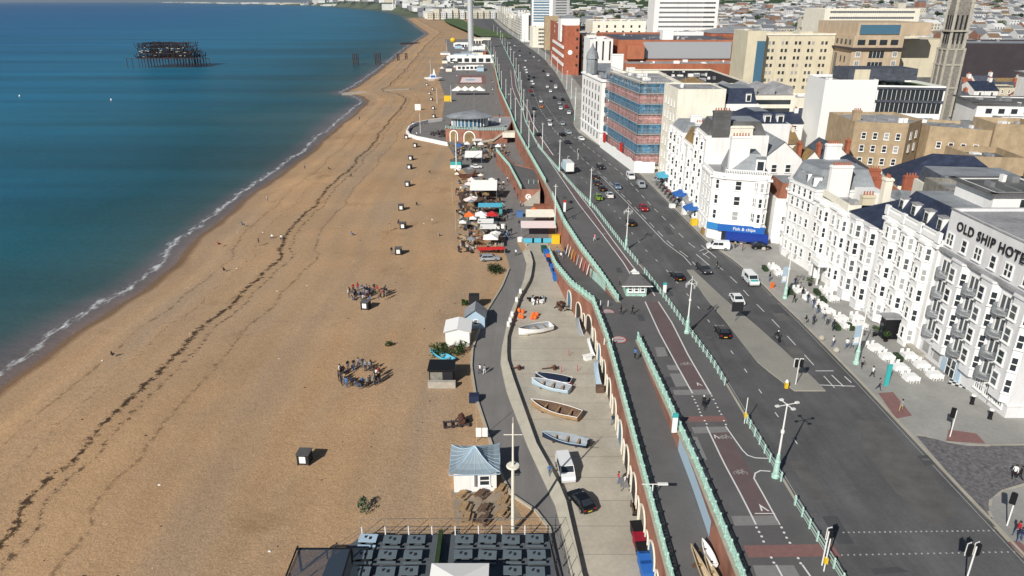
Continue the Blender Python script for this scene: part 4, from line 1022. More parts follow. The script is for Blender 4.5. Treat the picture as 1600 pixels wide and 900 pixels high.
for Yc in (136, 139, 142): h5.dormer(58.6, Yc, 22.6, 1.2, 1.9, 1.5, -PI / 2 - .1)
h5.chimney(66, 146, 24, 29, 3, 1, 'stucco', 6)
claim(56, 111, 74, 149); pipes(h3, 60.1, (116.2,), 7, 20.9); pipes(h4, 58.8, (133.6,), 7, 20.4)
c6 = Bld('corner_block', 'white corner building with blue Fish and chips fascia and balustraded top', 'building', [(44.2, 154.2), (46.2, 152.3), (55.3, 149.4), (57.2, 160), (58, 164), (44.6, 164)], 6.2, 21.4, 'stucco', para=.5)
zs6 = [11.0, 14.4, 17.8]
c6.grid(1, 2, zs6, .12, .95, 1.35, 2.1, 'sash', .2); c6.grid(0, 1, zs6, .1, .9, .9, 2.1, 'sash'); c6.grid(5, 3, zs6 + [8.0], .06, .94, 1.0, 2.0, 'sash')
c6.bay(1, .84, 2.6, .7, 10.0, 20.6, zs6, ww=1.3, wh=2.1)
c6.band(20.2, .5, .45); c6.band(13.4, .2, .12); c6.band(16.8, .2, .12); c6.band(9.9, .3, .3)
bal6 = MB()
for i in range(26):
 t = i / 25; x, y = 46.4 + 8.6 * t, 152.3 - 2.75 * t; bal6.box(x - .07, y, 21.4, x + .07, y + .14, 22.1)
bal6.obox(50.7, 151.0, 22.1, 9.2, .3, .2, math.atan2(-2.9, 9.1))
c6.extra('balustrade', bal6, 'trim_white')
at6 = MB(); at6.frustum([(47.2, 154.3), (54.8, 151.9), (56, 161), (47.6, 161)], [(48.6, 155.4), (54.0, 153.7), (54.8, 160), (48.8, 160)], 21.2, 25.2, 0, 1)
c6.extra('attic_roof', at6, ['lead', 'lead'])
c6.dormer(53.6, 151.9, 21.9, 1.9, 2.6, 2.5, math.atan2(-2.9, 9.1))
fas = MB(); aa = math.atan2(-2.9, 9.1)
fas.obox(50.6, 150.5, 8.6, 10.0, .5, 1.5, aa, 0); fas.obox(45.1, 153.0, 8.6, 2.9, .4, 1.5, math.atan2(-1.9, 2.0), 1)
awn = MB()
for (x0, y0, x1, y1) in ((47.6, 151.3, 56.2, 148.6),):
 d = Vector((x1 - x0, y1 - y0)).normalized(); n = Vector((d.y, -d.x)) * 1.9
 awn.poly([(x0, y0, 8.6), (x0 + n.x, y0 + n.y, 7.6), (x1 + n.x, y1 + n.y, 7.6), (x1, y1, 8.6)][::1]); awn.poly([(x0 + n.x, y0 + n.y, 7.6), (x0 + n.x, y0 + n.y, 7.1), (x1 + n.x, y1 + n.y, 7.1), (x1 + n.x, y1 + n.y, 7.6)])
mat('fascia_blue', (.02, .12, .42), .5); mat('fascia_light', (.04, .22, .50), .5); mat('awning_blue', (.012, .04, .25), .6)
f6 = c6.extra('fascia', fas, ['fascia_blue', 'fascia_light']); c6.extra('awning', awn, 'awning_blue')
tt = text_obj('lettering', 'Fish & chips', 1.0, 'paint', c6.root, Matrix.Translation((48.9 - c6.ox, 150.77 - c6.oy, 9.0 - c6.z0)) @ Matrix.Rotation(aa, 4, 'Z') @ Matrix.Rotation(PI / 2, 4, 'X'), .03, True)
shop = MB()
for k in range(4): shop.obox(47.6 + k * 2.3, 151.55 - k * .73, 6.3, 1.7, .3, 2.2, aa)
c6.extra('shop_window', shop, 'glass'); c6.chimney(49.6, 154.8, 21.5, 29.0, 4.2, 1.1, 'stucco', 6)
c6b = Bld('town_house', 'white side street house with brown tiled mansard and white dormer', 'house', [(57.4, 150.5), (64.5, 148.8), (66, 160), (58, 161)], 6.2, 16.2, 'stucco', roof='mansard', roof_mat='tile_red', rh=3.2, inset_top=1.4)
c6b.bay(0, .4, 2.6, .8, 6.6, 13.2, [7.6, 10.6], ww=1.1, wh=1.9); c6b.dormer(60.6, 150.2, 16.6, 1.3, 1.7, 1.2, math.atan2(-1.7, 7.1)); c6b.grid(0, 1, [7.6, 10.6], .75, .95, .9, 1.8)
def row_house(label, P, z0, z1, roofm, rh, bays, zs, kind='mansard', wall='stucco', ww=.85, it=1.8, group=None, ch=(), flat_=False):
 b = Bld('terrace_house', label, 'house', P, z0, z1, wall, roof=kind, roof_mat=roofm, rh=rh, inset_top=it, group=group)
 a, c = Vector(P[3]), Vector(P[0]); L_ = (c - a).length
 for u in bays: b.bay(3, u, 2.9, .85, z0, z1 - .9, zs, ww=ww, wh=2.0)
 rest = [(bays[i] + bays[i + 1]) / 2 for i in range(len(bays) - 1)] + ([] if len(bays) > 1 else [.85])
 for u in rest:
  for z in zs: b.win(3, u, z, .9, 1.9)
 b.band(z1 - .8, .45, .4, [3]); b.band(z0 + 4.2, .25, .3, [3])
 for c_ in ch: b.chimney(*c_)
 return b
row_house('tall white seafront house with brown roof and broad chimney behind the fish shop', [(44.6, 164.1), (59, 164.1), (59, 176), (45.2, 176)], 6.2, 27.4, 'dark_roof', 3.0, [.25, .75], [7.6, 11.0, 14.2, 17.4, 20.6, 23.8], ch=((47.8, 164.6, 27, 33.0, 4.0, 1.1, 'dark_roof', 6), (52.5, 164.9, 22, 29.5, 5.5, 1.0, 'stucco_cream', 0)))
row_house('white seafront house with ochre lichen roof in the middle of the row', [(45.2, 176.1), (59, 176.1), (59, 190), (45.2, 190)], 6.2, 22.4, 'lichen_roof', 3.4, [.22, .72], [7.6, 10.8, 13.9, 17.0], ch=((50, 189.6, 22, 26.5, 3.4, 1.0, 'stucco', 5),))
row_house('white seafront house with long parapet at the far end of the row', [(45.2, 190.1), (59, 190.1), (59, 204.5), (44.9, 204.5)], 6.2, 23.6, 'lead', 2.0, [.2, .5, .8], [7.6, 10.8, 14.0, 17.2, 20.2], ch=((50, 196, 23, 27.5, 3.0, 1.0, 'stucco', 0),))
t10 = Bld('party_wall_building', 'tall building with blank cream gable wall above the white row', 'building', [(46.5, 205), (60, 205), (60, 221.5), (46, 221.5)], 6.2, 33.2, 'stucco_cream', roof='flat', roof_mat='flat_roof', para=.3)
t10.grid(3, 4, [8, 12, 16, 20, 24, 28], .08, .92, .9, 1.8)
t10b = Bld('town_house', 'white town house with navy mansard beside the blank cream wall', 'house', [(60.1, 206), (70, 206), (70, 221), (60.1, 221)], 6.2, 29.0, 'stucco', roof='mansard', roof_mat='navy_slate', rh=4.2, inset_top=1.6)
t10b.grid(0, 2, [18.5, 22, 25.5], .1, .9, 1.2, 1.8); t10b.dormer(67, 206.6, 29.6, 1.5, 2.2, 1.2, 0)
t10c = Bld('town_house', 'white house with low navy roof and two dormers facing the camera', 'house', [(59.2, 186), (72, 186), (72, 203), (59.2, 203)], 6.2, 26.6, 'stucco', roof='mansard', roof_mat='navy_slate', rh=2.6, inset_top=4.5)
t10c.dormer(66.3, 187.1, 26.8, 1.7, 1.9, 1.4, 0); t10c.dormer(69.6, 187.1, 26.8, 1.7, 1.9, 1.4, 0)
t10d = Bld('town_house', 'white rear block with plain panelled walls behind the corner building', 'house', [(58.2, 164.5), (67.5, 164.5), (67.5, 185.5), (59.2, 185.5)], 6.2, 22.0, 'stucco', roof='gable', roof_mat='lead', rh=4.0)
t10d.grid(0, 2, [15.5, 18.8], .15, .85, 1.3, 1.9)
claim(43, 149, 73, 222)
s11 = Bld('scaffolded_building', 'cream building wrapped in blue and pink scaffold netting above white hoarding', 'building', [(40.2, 223.5), (51.5, 223.5), (52, 262), (34.8, 262)], 6.2, 33.2, 'stucco_cream', roof='flat', roof_mat='flat_roof')
s11.grid(0, 1, [9 + 3.4 * k for k in range(7)], .78, .98, .9, 1.6)
mat('net_blue', (.06, .20, .34), .8, var=.5, scale=1.6, alpha=.66, var2=.5, scale2=3); mat('net_red', (.46, .24, .24), .8, var=.4, scale=1.2, alpha=.68, var2=.4, scale2=3); mat('scaffold_tube', (.35, .36, .38), .5); streaks('net_blue', .6, .9, .9, .12, .42, .62); streaks('net_red', .45, .9, .9, .12, .42, .62)
A3, B3, C3 = Vector((33.6, 262)), Vector((38.9, 222.2)), Vector((47.0, 222.2))
segs = [(A3, B3, 26), (B3, C3, 6)]
tubes = MB(); boards = MB(); nets = []
lev = [8.6 + 3.05 * k for k in range(9)]
for a, b, n in segs:
 for i in range(n + 1):
  p = a.lerp(b, i / n); tubes.tube((p.x, p.y, 6.3), (p.x, p.y, 34.5), .07, n=4)
  d = (b - a).normalized(); q = p + Vector((-d.y, d.x)) * 1.0
  for z in lev: tubes.tube((p.x, p.y, z), (q.x, q.y, z), .04, n=3)
 for k, z in enumerate(lev):
  for dz in (0, 1.0, 2.0): tubes.tube((a.x, a.y, z + dz), (b.x, b.y, z + dz), .08 if dz else .16, n=4)
  d = (b - a).normalized(); q = Vector((-d.y, d.x)) * 1.1
  boards.poly([(a.x, a.y, z), (b.x, b.y, z), (b.x + q.x, b.y + q.y, z), (a.x + q.x, a.y + q.y, z)])
  if k >= 8: continue
  tgt = MB(); nets.append((tgt, k in (0, 2, 4, 6)))
  m = n
  for i in range(m):
   p, r_ = a.lerp(b, i / m), a.lerp(b, (i + 1) / m); z0_, z1_ = z + .25, z + (3.0 if not nets[-1][1] else 2.6) - (1.2 * random.random() if k == 7 else 0)
   o_ = Vector((d.y, -d.x)) * .08
   tgt.poly([(p.x + o_.x, p.y + o_.y, z0_), (r_.x + o_.x, r_.y + o_.y, z0_), (r_.x + o_.x, r_.y + o_.y, z1_), (p.x + o_.x, p.y + o_.y, z1_)])
sr = thing('scaffolding', 'scaffold of tubes with blue and red netting around the cream building', 'scaffolding', (0, 0, 0))
tubes.build('frame', 'scaffold_tube', sr); boards.build('deck', 'wood_pale', sr); [n_.build('net', 'net_red' if r_ else 'net_blue', sr) for n_, r_ in nets]
hd = MB()
for a, b in ((Vector((32.4, 262)), Vector((38.2, 219.5))), (Vector((38.2, 219.5)), Vector((44.5, 219.5)))):
 n = 12 if a.x < 35 else 3
 for i in range(n):
  p, q = a.lerp(b, i / n), a.lerp(b, (i + 1) / n); c = (p + q) / 2; d = q - p
  hd.obox(c.x, c.y, 6.25, d.length - .04, .12, 3.4 if i % 5 else 3.7, math.atan2(d.y, d.x))
tag(hd.build('hoarding', 'trim_white'), 'tall white hoarding along the pavement under the scaffolding', 'hoarding')
def banner(x, y, w, h, z, m, label, a=0, arrow=False):
 mb = MB(); mb.obox(x, y, z, w, .12, h, a, 0)
 if arrow: mb.poly([(x - w * .05, y - .1, z + h * .95), (x - w * .42, y - .1, z + h * .5), (x + w * .3, y - .1, z + h * .5)][::1], 1)
 tag(mb.build('banner', [m, 'trim_white']), label, 'banner')
banner(33.6, 257, 3.0, 5.5, 7, 'trim_white', 'white banner with bright red house emblem at the left end of the hoarding', -1.3)
banner(33.0, 255.5, 2.2, 3.4, 9.2, 'red_paint', 'bright red sign panel on the white banner beside the scaffolding', -1.3)
banner(36.2, 236, 2.0, 4.2, 8.4, 'red_paint', 'red and white upright banner hanging on the hoarding', -1.3)
claim(32, 218, 53, 263)
s12 = Bld('white_block', 'ornate white seafront block with arched gable, red roof patch and small tower', 'building', [(32.6, 266), (40.5, 266), (47, 300), (28.6, 300)], 6.2, 29.8, 'stucco', roof='flat', roof_mat='flat_roof')
s12.grid(3, 6, [8, 11.4, 14.8, 18.2, 21.6, 25], .05, .95, 1.3, 2.2, 'plain', 0); s12.grid(0, 2, [8, 11.4, 14.8, 18.2, 21.6, 25], .1, .6, 1.2, 2.0, 'plain', 0)
s12.band(29.0, .5, .5); s12.band(10.8, .3, .4)
tw = MB(); tw.lathe(31.5, 292, [(2.2, 29.5), (2.2, 35), (2.6, 35.2), (2.0, 37.5), (.6, 39.5), (.1, 41)], 10); s12.extra('roof_tower', tw, ['lead']); tw = MB(); tw.frustum(rect(34, 272, 40, 280), rect(36.9, 272, 37.1, 280), 29.6, 32.6); s12.extra('roof_ridge', tw, ['lead'])
rr_ = MB(); rr_.frustum(rect(35, 267.5, 40, 273), rect(35.2, 270, 39.8, 270.4), 29.4, 31.6); s12.extra('roof_patch', rr_, ['tile_red'])
s12.chimney(40, 283, 29, 37.5, 4.5, 1.8, 'stucco', 0); s12.chimney(44.5, 278, 28, 33, 3, 1.6, 'stucco', 0)
claim(27, 265, 48, 302)
s12b = Bld('white_block', 'low white building with dark flat roof squeezed behind the scaffolding', 'building', rect(52.5, 264, 74, 290), 6.2, 27.5, 'stucco', roof='hip', roof_mat='dark_roof', rh=2.2)
s12b.grid(0, 6, [18, 21.5, 24.6], .05, .95, 1.2, 1.5, 'plain', 0)
s12c = Bld('white_block', 'pale building with ochre hipped roof behind the scaffolded block', 'building', rect(53, 232, 66, 250), 6.2, 30.0, 'stucco', roof='hip', roof_mat='lichen_roof', rh=3.0)
s12c.grid(0, 3, [20, 24, 27], .1, .9, 1.3, 1.6, 'plain', 0)
claim(52, 223, 75, 292)
cc = Bld('concrete_hall', 'angular pale concrete hall with dark window band beside the road', 'building', [(32.5, 328), (52, 318), (54, 372), (36.5, 372)], 6.2, 23.5, 'concrete_wall', roof='mansard', roof_mat='dark_clad', rh=4.0, inset_top=2.5)
cc.grid(0, 5, [12.0], .3, .9, 1.2, 5.5, 'plain', 0); cc.grid(3, 3, [12.0], .05, .3, 1.2, 5.5, 'plain', 0)
und = MB(); und.box(33.5, 326, 6.2, 50, 330, 10.5); cc.extra('undercroft', und, 'dark_roof')
hall = Bld('brick_hall', 'huge orange brick conference hall with long grey metal wall band', 'hall', [(56.5, 400), (124, 400), (130, 500), (56, 500)], 6.2, 37.0, 'orange_brick', roof='flat', roof_mat='slate', para=1.2)
gb = MB(); gb.box(70, 399.3, 27.5, 117, 399.9, 36.0); hall.extra('cladding', gb, 'scaffold_tube')
gb2 = MB(); gb2.box(84, 420, 36, 90, 428, 41, 0); gb2.box(61, 395, 27.5, 70, 400, 34.5, 1); hall.extra('roof_plant', gb2, ['trim_white', 'orange_brick'])
rib = Bld('ribbed_block', 'white ribbed block with dark slots beside the brick hall', 'building', [(41.2, 396), (53.3, 396), (53.3, 430), (41.2, 430)], 6.2, 37.5, 'stucco', roof='flat', roof_mat='flat_roof')
rb = MB()
for k in range(3): rb.box(44.2 + k * 3.6, 395.7, 27, 44.9 + k * 3.6, 396.05, 36.5)
rib.extra('slot', rb, 'soft_black')
brh = Bld('brick_wing', 'long orange brick lower wing in front of the conference hall', 'building', rect(57, 372, 128, 398), 6.2, 27.0, 'orange_brick', roof='flat', roof_mat='flat_roof')
dk = Bld('cinema', 'low black roofed cinema behind the scaffolded building', 'building', rect(56, 300, 98, 365), 6.2, 25.0, 'stucco_cream', roof='flat', roof_mat='soft_black', para=.6)
claim(31, 300, 131, 500)
cp_ = Bld('car_park', 'pale multi storey car park with zigzag roof and open decks', 'car park', rect(76, 268, 104, 296), 6.2, 24.0, 'stucco_cream', roof='flat', roof_mat='dark_roof')
zz = MB()
for k in range(4): zz.poly([(76.5 + k * 6.6, 267.8, 24.2), (83 + k * 6.6, 267.8, 24.2), (83 + k * 6.6, 267.8, 27.0)]); zz.poly([(76.5 + k * 6.6, 267.8, 24.2), (83 + k * 6.6, 267.8, 27.0), (83 + k * 6.6, 290, 27.0), (76.5 + k * 6.6, 290, 24.2)])
cp_.extra('zigzag_roof', zz, 'flat_roof')
for z in (12, 15.5, 19, 22): cp_.win(0, .5, z - 1.2, 25, 1.6, 'plain')
claim(75, 266, 105, 298)
rbh = Bld('brick_hotel', 'tall red brick hotel with white window bands on its sea face', 'hotel', [(37.5, 540), (48.5, 540), (52, 600), (35, 690), (35, 640)], 6.2, 40.0, 'red_brick', roof='flat', roof_mat='flat_roof')
for k, z in enumerate((12, 18, 24)):
 bm_ = MB(); a, b, an = rbh.edge(4); c = (a + b) / 2; bm_.obox(c.x - .3, c.y, z - 6.2, (b - a).length * .96, .8, 2.0, an); bm_.build('window_band', 'trim_white', rbh.root)
for z in (32, 36):
 for u in (.15, .5, .8): rbh.win(4, u, z, 3.2, 2.2, 'plain', glass='trim_white')
for z in (12, 18, 24, 30, 36): rbh.win(0, .85, z, 1.4, 1.8, 'plain')
em = MB(); em.lathe(0, 0, [(1.7, 0), (1.7, .3)], 16); em_o = em.build('emblem', 'trim_white', rbh.root, (4.5, -.05, 15.5)); em_o.rotation_euler = (PI / 2, 0, 0)
crb = Bld('rooftop_block', 'white domed rooftop floor of the red brick hotel', 'building', [(36, 560), (50, 560), (50, 590), (36, 590)], 30, 44.5, 'stucco', roof='hip', roof_mat='lead', rh=2)
t14 = [('stepped_block', 'cream stepped hotel block with rows of dark balconies', rect(52.5, 560, 66, 600), 33, 'stucco_cream', 4),
       ('cream_hotel', 'broad cream hotel with flat roof behind the brick hotel', rect(64, 600, 106, 660), 41.5, 'stucco_cream', 3),
       ('white_office', 'white office building with window bands right of the cream hotel', rect(108, 560, 132, 600), 41.5, 'stucco', 3),
       ('white_office', 'white block with tall arched windows below the white tower', rect(100, 480, 122, 520), 38.0, 'stucco', 1),
       ('brick_offices', 'red brick offices with grey hipped roof below the white tower', rect(124, 470, 165, 505), 37.5, 'red_brick', 2)]
for nm, lb, P, z1, w_, nr_ in t14:
 b = Bld(nm, lb, 'building', P, 6.2, z1, w_, roof='flat' if nm != 'brick_offices' else 'hip', roof_mat='flat_roof' if nm != 'brick_offices' else 'lead', rh=4)
 b.grid(0, 6, [z1 - 5 - 4.2 * k for k in range(nr_)], .04, .96, 2.6 if nm != 'cream_hotel' else 1.5, 2.0, 'plain', 0)
 claim(P[0][0] - 2, P[0][1] - 2, P[2][0] + 2, P[2][1] + 2)
claim(28, 530, 54, 692)
T1 = Bld('tower_block', 'tall white tower block with long rows of dark windows, right of the smaller tower', 'tower block', rect(98, 525, 142, 550), 20, 104, 'stucco', roof='flat', roof_mat='flat_roof')
for k in range(24):
 T1.win(0, .42, 30 + k * 3.05, 30, 1.1, 'ribbon', glass='glass_dim'); T1.win(0, .86, 30 + k * 3.05, 8, 1.1, 'ribbon', glass='glass')
T1.band(30, 70, .5, None, 'stucco', 'corner') if False else None
T2 = Bld('tower_block', 'blue grey and white tower block above the road, left of the larger tower', 'tower block', [(23, 955), (50, 940), (72, 955), (70, 985), (25, 985)], 10, 102, 'stucco', roof='flat', roof_mat='flat_roof')
for k in range(22):
 T2.win(0, .5, 32 + k * 3.1, 22, 2.2, 'ribbon', glass='glass_blue'); T2.win(1, .5, 32 + k * 3.1, 17, 1.2, 'ribbon', glass='glass_dim')
claim(96, 520, 144, 552); claim(21, 935, 74, 990)
sl = Bld('slab_block', 'narrow white seafront slab with dark vertical stripes', 'building', [(13, 1000), (27, 1000), (27, 1030), (11, 1045)], 6.2, 41, 'stucco', roof='flat', roof_mat='flat_roof')
ds = MB(); ds.box(22, 999.5, 8, 24.5, 1000, 39); sl.extra('dark_stripe', ds, 'soft_black'); sl.grid(3, 5, [9 + 3.3 * k for k in range(9)], .05, .95, 4, 1.6, 'plain', 0)
claim(9, 990, 30, 1050)
br1 = Bld('tan_block', 'tan brown block between the white slab and the brick hotel', 'building', rect(36, 830, 52, 850), 6.2, 41, 'tan_brick', roof='flat', roof_mat='flat_roof'); claim(30, 795, 52, 830)
cr1 = Bld('cream_block', 'plain cream block beside the road below the tan block', 'building', [(24, 870), (40, 870), (40, 895), (21, 900)], 6.2, 29, 'stucco_cream', roof='flat', roof_mat='flat_roof'); claim(18, 865, 42, 905)
cr1.grid(0, 5, [9 + 4 * k for k in range(5)], .4, .96, 1.4, 2, 'plain', 0)
b18 = Bld('beige_hotel', 'beige hotel block with a grid of small square windows', 'hotel', rect(107, 320, 137.5, 345), 6.2, 43.2, 'beige', roof='flat', roof_mat='flat_roof', para=1)
for k in range(8):
 for c in range(5):
  for d in (-.028, .028): b18.win(0, .12 + c * .185 + d, 17.5 + 3.05 * k, .95, 1.35, 'plain', glass=random.choice(['glass', 'glass_dim', 'curtain_glass', 'glass']))
b18.finish(); b18.band(42.6, .8, .35, [0, 3], 'stucco_cream')
st18 = Bld('stair_tower', 'pale concrete stair tower with blue glass strip on the beige hotel', 'tower', [(99, 316), (106.8, 316), (106.8, 340), (100, 340)], 6.2, 44.5, 'beige', roof='flat', roof_mat='flat_roof')
gl = MB(); gl.box(103.2, 315.7, 14, 106.6, 315.95, 40.5); st18.extra('glass_strip', gl, 'glass_blue')
b18b = Bld('low_wing', 'low cream wing with square windows below the beige hotel', 'building', rect(98, 298, 134, 314), 6.2, 19.5, 'stucco_cream', roof='flat', roof_mat='flat_roof'); b18b.grid(0, 6, [13.5], .05, .95, 2.2, 2.0, 'sash', 0)
claim(97, 296, 139, 347)
b19 = Bld('tan_hotel', 'large tan stone hotel with dark eaves and tall glazed bay', 'hotel', [(137.8, 303), (158, 303), (164, 345), (137.8, 350)], 6.2, 38.0, 'tan_stone', roof='flat', roof_mat='flat_roof', para=.4)
top19 = MB(); top19.prism([(137.8, 303), (158, 303), (164, 345), (137.8, 350)], 38.6, 43.0, 0); top19.prism([(140, 306), (170, 306), (172, 342), (140, 346)], 43, 48, 1)
b19.extra('top_floor', top19, ['tan_stone', 'tan_stone'])
ev = MB(); ev.prism(inset([(137.8, 303), (158, 303), (164, 345), (137.8, 350)], -1.2), 37.9, 38.6); b19.extra('eaves', ev, 'dark_clad')
mb = MB(); mb.box(141, 305.5, 43.6, 157, 306, 47.2); b19.extra('roof_glazing', mb, 'glass_blue')
for c, u in enumerate((.13, .87)):
 for z in (23, 27.5, 31.5, 35): b19.win(0, u, z, 1.8, 2.0, 'wide', glass='glass')
b19.win(0, .5, 24, 6.0, 9.0, 'ribbon', glass='glass'); b19.win(0, .5, 34.6, 6.0, 2.6, 'ribbon', glass='glass')
for k in range(4): b19.win(0, .16 + k * .22, 39.6, 3.0, 2.0, 'plain', out=.03)
for k in range(11): b19.win(3, .06 + k * .088, 39.6, 1.8, 2.0, 'plain', out=.03)
for c in (.2, .28, .5, .58, .8, .88):
 for k in range(6): b19.win(3, c, 12 + 4.1 * k, 1.1, 2.6, 'plain')
for c in (.1, .39, .69): b19.win(3, c, 10, 2.6, 26, 'plain', glass='glass_dim')
low19 = Bld('hotel_wing', 'lower tan hotel wing with dark windows in front of the glazed bay', 'hotel', rect(131, 284, 150, 302), 6.2, 29.0, 'tan_stone', roof='flat', roof_mat='flat_roof'); low19.grid(0, 5, [24.5, 19.5], .08, .95, 1.8, 2.3, 'wide', 0)
tb = Bld('tan_block', 'plain tan block right of the tan stone hotel', 'building', [(165, 318), (186, 318), (186, 345), (165, 345)], 6.2, 41.0, 'beige', roof='flat', roof_mat='flat_roof')
claim(130, 282, 190, 352)
db = Bld('dark_block', 'long dark brown windowless block behind the church tower', 'building', [(205, 400), (335, 385), (340, 430), (210, 440)], 6.2, 35.5, 'dark_clad', roof='flat', roof_mat='lead')
claim(200, 380, 345, 445)
ch = thing('church', 'grey flint church tower with tall lancet openings and pinnacles', 'church', (154, 262, 6.2)); ch.scale = (.56, .56, .97)
def chb(nm, mb, mats): return mb.build(nm, mats, ch, (-154, -262, -6.2))
mat('flint', (.23, .215, .19), .95, var=.3, scale=1.2, var2=.15, scale2=5)
mat('flint_trim', (.42, .39, .33), .9, var=.15, scale=1)
mb = MB(); mb.box(148.5, 257, 4, 159.5, 268, 42); chb('tower_base', mb, 'flint')
mb = MB()
for x in (148.2, 153.6, 158.9): mb.box(x - .5, 256.5, 4, x + .9, 257.2, 42)
for y in (256.8, 262, 267): mb.box(147.8, y - .5, 4, 148.5, y + .5, 42)
for z in (28, 36, 41.3, 47.5): mb.box(148, 256.6, z, 160, 268.4, z + .6)
chb('buttress', mb, 'flint_trim')
mb = MB(); mb.box(149.3, 257.8, 42, 158.7, 267.2, 55); mb.frustum(rect(149.8, 258.3, 158.2, 266.7), rect(153.9, 262.4, 154.1, 262.6), 55, 84); chb('belfry', mb, 'flint')
mb = MB()
for k in range(3): mb.box(150.5 + 2.8 * k, 257.6, 43.5, 151.6 + 2.8 * k, 257.85, 53); mb.box(149.1, 259.2 + 2.6 * k, 43.5, 149.35, 260.2 + 2.6 * k, 53)
chb('lancet', mb, 'soft_black')
mb = MB()
for x in (149.3, 158.7):
 for y in (257.8, 267.2): mb.lathe(x, y, [(.9, 42), (.9, 57), (1.1, 57.2), (.05, 62)], 6)
for k in range(4): mb.box(149.6 + k * 2.5, 257.2, 42, 150.3 + k * 2.5, 257.6, 44.6)
chb('pinnacle', mb, 'flint_trim')
mb = MB(); mb.box(138, 270, 4, 172, 282, 20)
chb('nave', mb, 'flint')
mb = MB(); mb.poly([(137.5, 269, 20), (173, 269, 20), (173, 276, 31), (137.5, 276, 31)]); mb.poly([(137.5, 283, 20), (173, 283, 20), (173, 276, 31), (137.5, 276, 31)][::-1]); mb.poly([(137.6, 269, 20), (137.6, 276, 31), (137.6, 283, 20)][::-1])
mb.poly([(141, 256, 18), (147.6, 256, 18), (147.6, 272, 18), (144.3, 272, 27), (144.3, 256, 27)][:3] + [(144.3, 256, 27)]) if False else None
mb.poly([(139, 252, 20), (144, 252, 28), (144, 272, 28), (139, 272, 20)][::-1]); mb.poly([(149, 252, 20), (144, 252, 28), (144, 272, 28), (149, 272, 20)]); mb.poly([(139, 252, 20), (149, 252, 20), (144, 252, 28)])
chb('nave_roof', mb, 'dark_roof')
claim(136, 250, 175, 285)
b21 = Bld('glass_office', 'office with big blank white side wall and dark glass upper floors', 'office', [(103.5, 243), (121, 243), (122, 262), (105, 262)], 6.2, 32.0, 'trim_white', roof='flat', roof_mat='flat_roof')
b21b = Bld('glass_office', 'two tier dark glass office with green roof next to blank white wall', 'office', [(121.2, 243.5), (142, 240), (142, 262), (122.2, 262)], 6.2, 30.2, 'trim_white', roof='flat', roof_mat='lawn')
for z in (21.4, 25.6): b21b.win(0, .5, z, 20, 3.4, 'ribbon', glass='glass', out=.1); b21b.band(z + 3.4, .7, .5, [0], 'slate', 'dark_band')
b21b.win(0, .5, 17.5, 17, 2.4, 'ribbon', glass='glass_blue')
pt = MB(); pt.box(112, 246, 31.5, 135, 258, 35.2, 0); pt.box(114, 245.6, 31.7, 119, 246, 35.0, 1); b21b.extra('plant_room', pt, ['slate', 'beige'])
claim(102, 239, 143, 264)
b22 = Bld('tan_brick_block', 'tan brick building with white sash windows and flat roof', 'building', [(98.5, 207), (112, 203), (120, 211), (119, 226), (99, 226)], 6.2, 24.0, 'tan_brick', roof='flat', roof_mat='flat_roof')
b22.grid(0, 4, [8.6, 12, 15.6, 19.2], .1, .95, 1.2, 1.9, 'sash', .2); b22.chimney(101, 212, 23, 26.5, 2.4, 1, 'tan_brick', 4); b22.grid(1, 2, [15.6, 19.2], .1, .9, 1.2, 2.0, 'sash', .1)
b22b = Bld('tan_brick_block', 'tan brick wing with yellow framed windows beside the tower block', 'building', [(121, 208), (134, 200), (140, 214), (122, 224)], 6.2, 22.6, 'tan_brick', roof='flat', roof_mat='lead'); b22b.grid(0, 4, [16.5], .1, .9, 1.2, 1.8, 'sash', .1)
b22c = Bld('tan_brick_block', 'blank tan brick tower end with sunken dark roof', 'building', [(119, 182), (131, 180), (133, 195), (120, 197)], 6.2, 19.0, 'tan_brick', roof='flat', roof_mat='dark_roof', para=1.6)
b22d = Bld('tan_brick_block', 'blank tan brick box above the yellow framed windows', 'building', [(134.5, 200), (146, 197), (148, 210), (136, 213)], 6.2, 24.5, 'tan_brick', roof='flat', roof_mat='dark_roof', para=1.6)
claim(97, 178, 149, 228)
Bld('hall', 'hall with very large smooth navy roof in the old town', 'hall', [(93, 168), (117, 160), (121, 176), (97, 184)], 6.2, 15.0, 'stucco_cream', roof='hip', roof_mat='navy_slate', rh=6.5)
claim(92, 160, 122, 185)
Bld('town_house', 'house with weathered red tile roof beside the large navy roof', 'house', [(76, 157), (92, 153), (93, 166), (78, 170)], 6.2, 13.2, 'red_brick', roof='hip', roof_mat='tile_red', rh=4.5).chimney(84, 163, 14, 20, 2.6, 1.1, 'red_brick', 4).chimney(90, 158, 14, 19.6, 2.8, 1.0, 'red_brick', 4)
claim(75, 152, 94, 171)
for lb, P, z1, rm, rh in (('white cottage with ochre lichened roof near the side street', rect(74.5, 198, 81.5, 210), 14.5, 'lichen_roof', 3), ('white cottage with brown mossy roof in the old town', rect(81.6, 198, 87, 210), 14.2, 'lichen_roof', 3), ('white cottage with purple slate roof and tall brick chimney', rect(87.1, 198, 95, 212), 15.2, 'slate', 3.4)):
 b = Bld('cottage', lb, 'house', P, 6.2, z1, 'stucco', roof='gable', roof_mat=rm, rh=rh); b.grid(0, 2, [8.2, 11.4], .1, .9, .9, 1.5)
 b.chimney(P[1][0] - .3, P[0][1] + 3, z1 - 1, z1 + 4.6, .9, 1.8, 'red_brick', 3)
claim(73, 196, 96, 214)
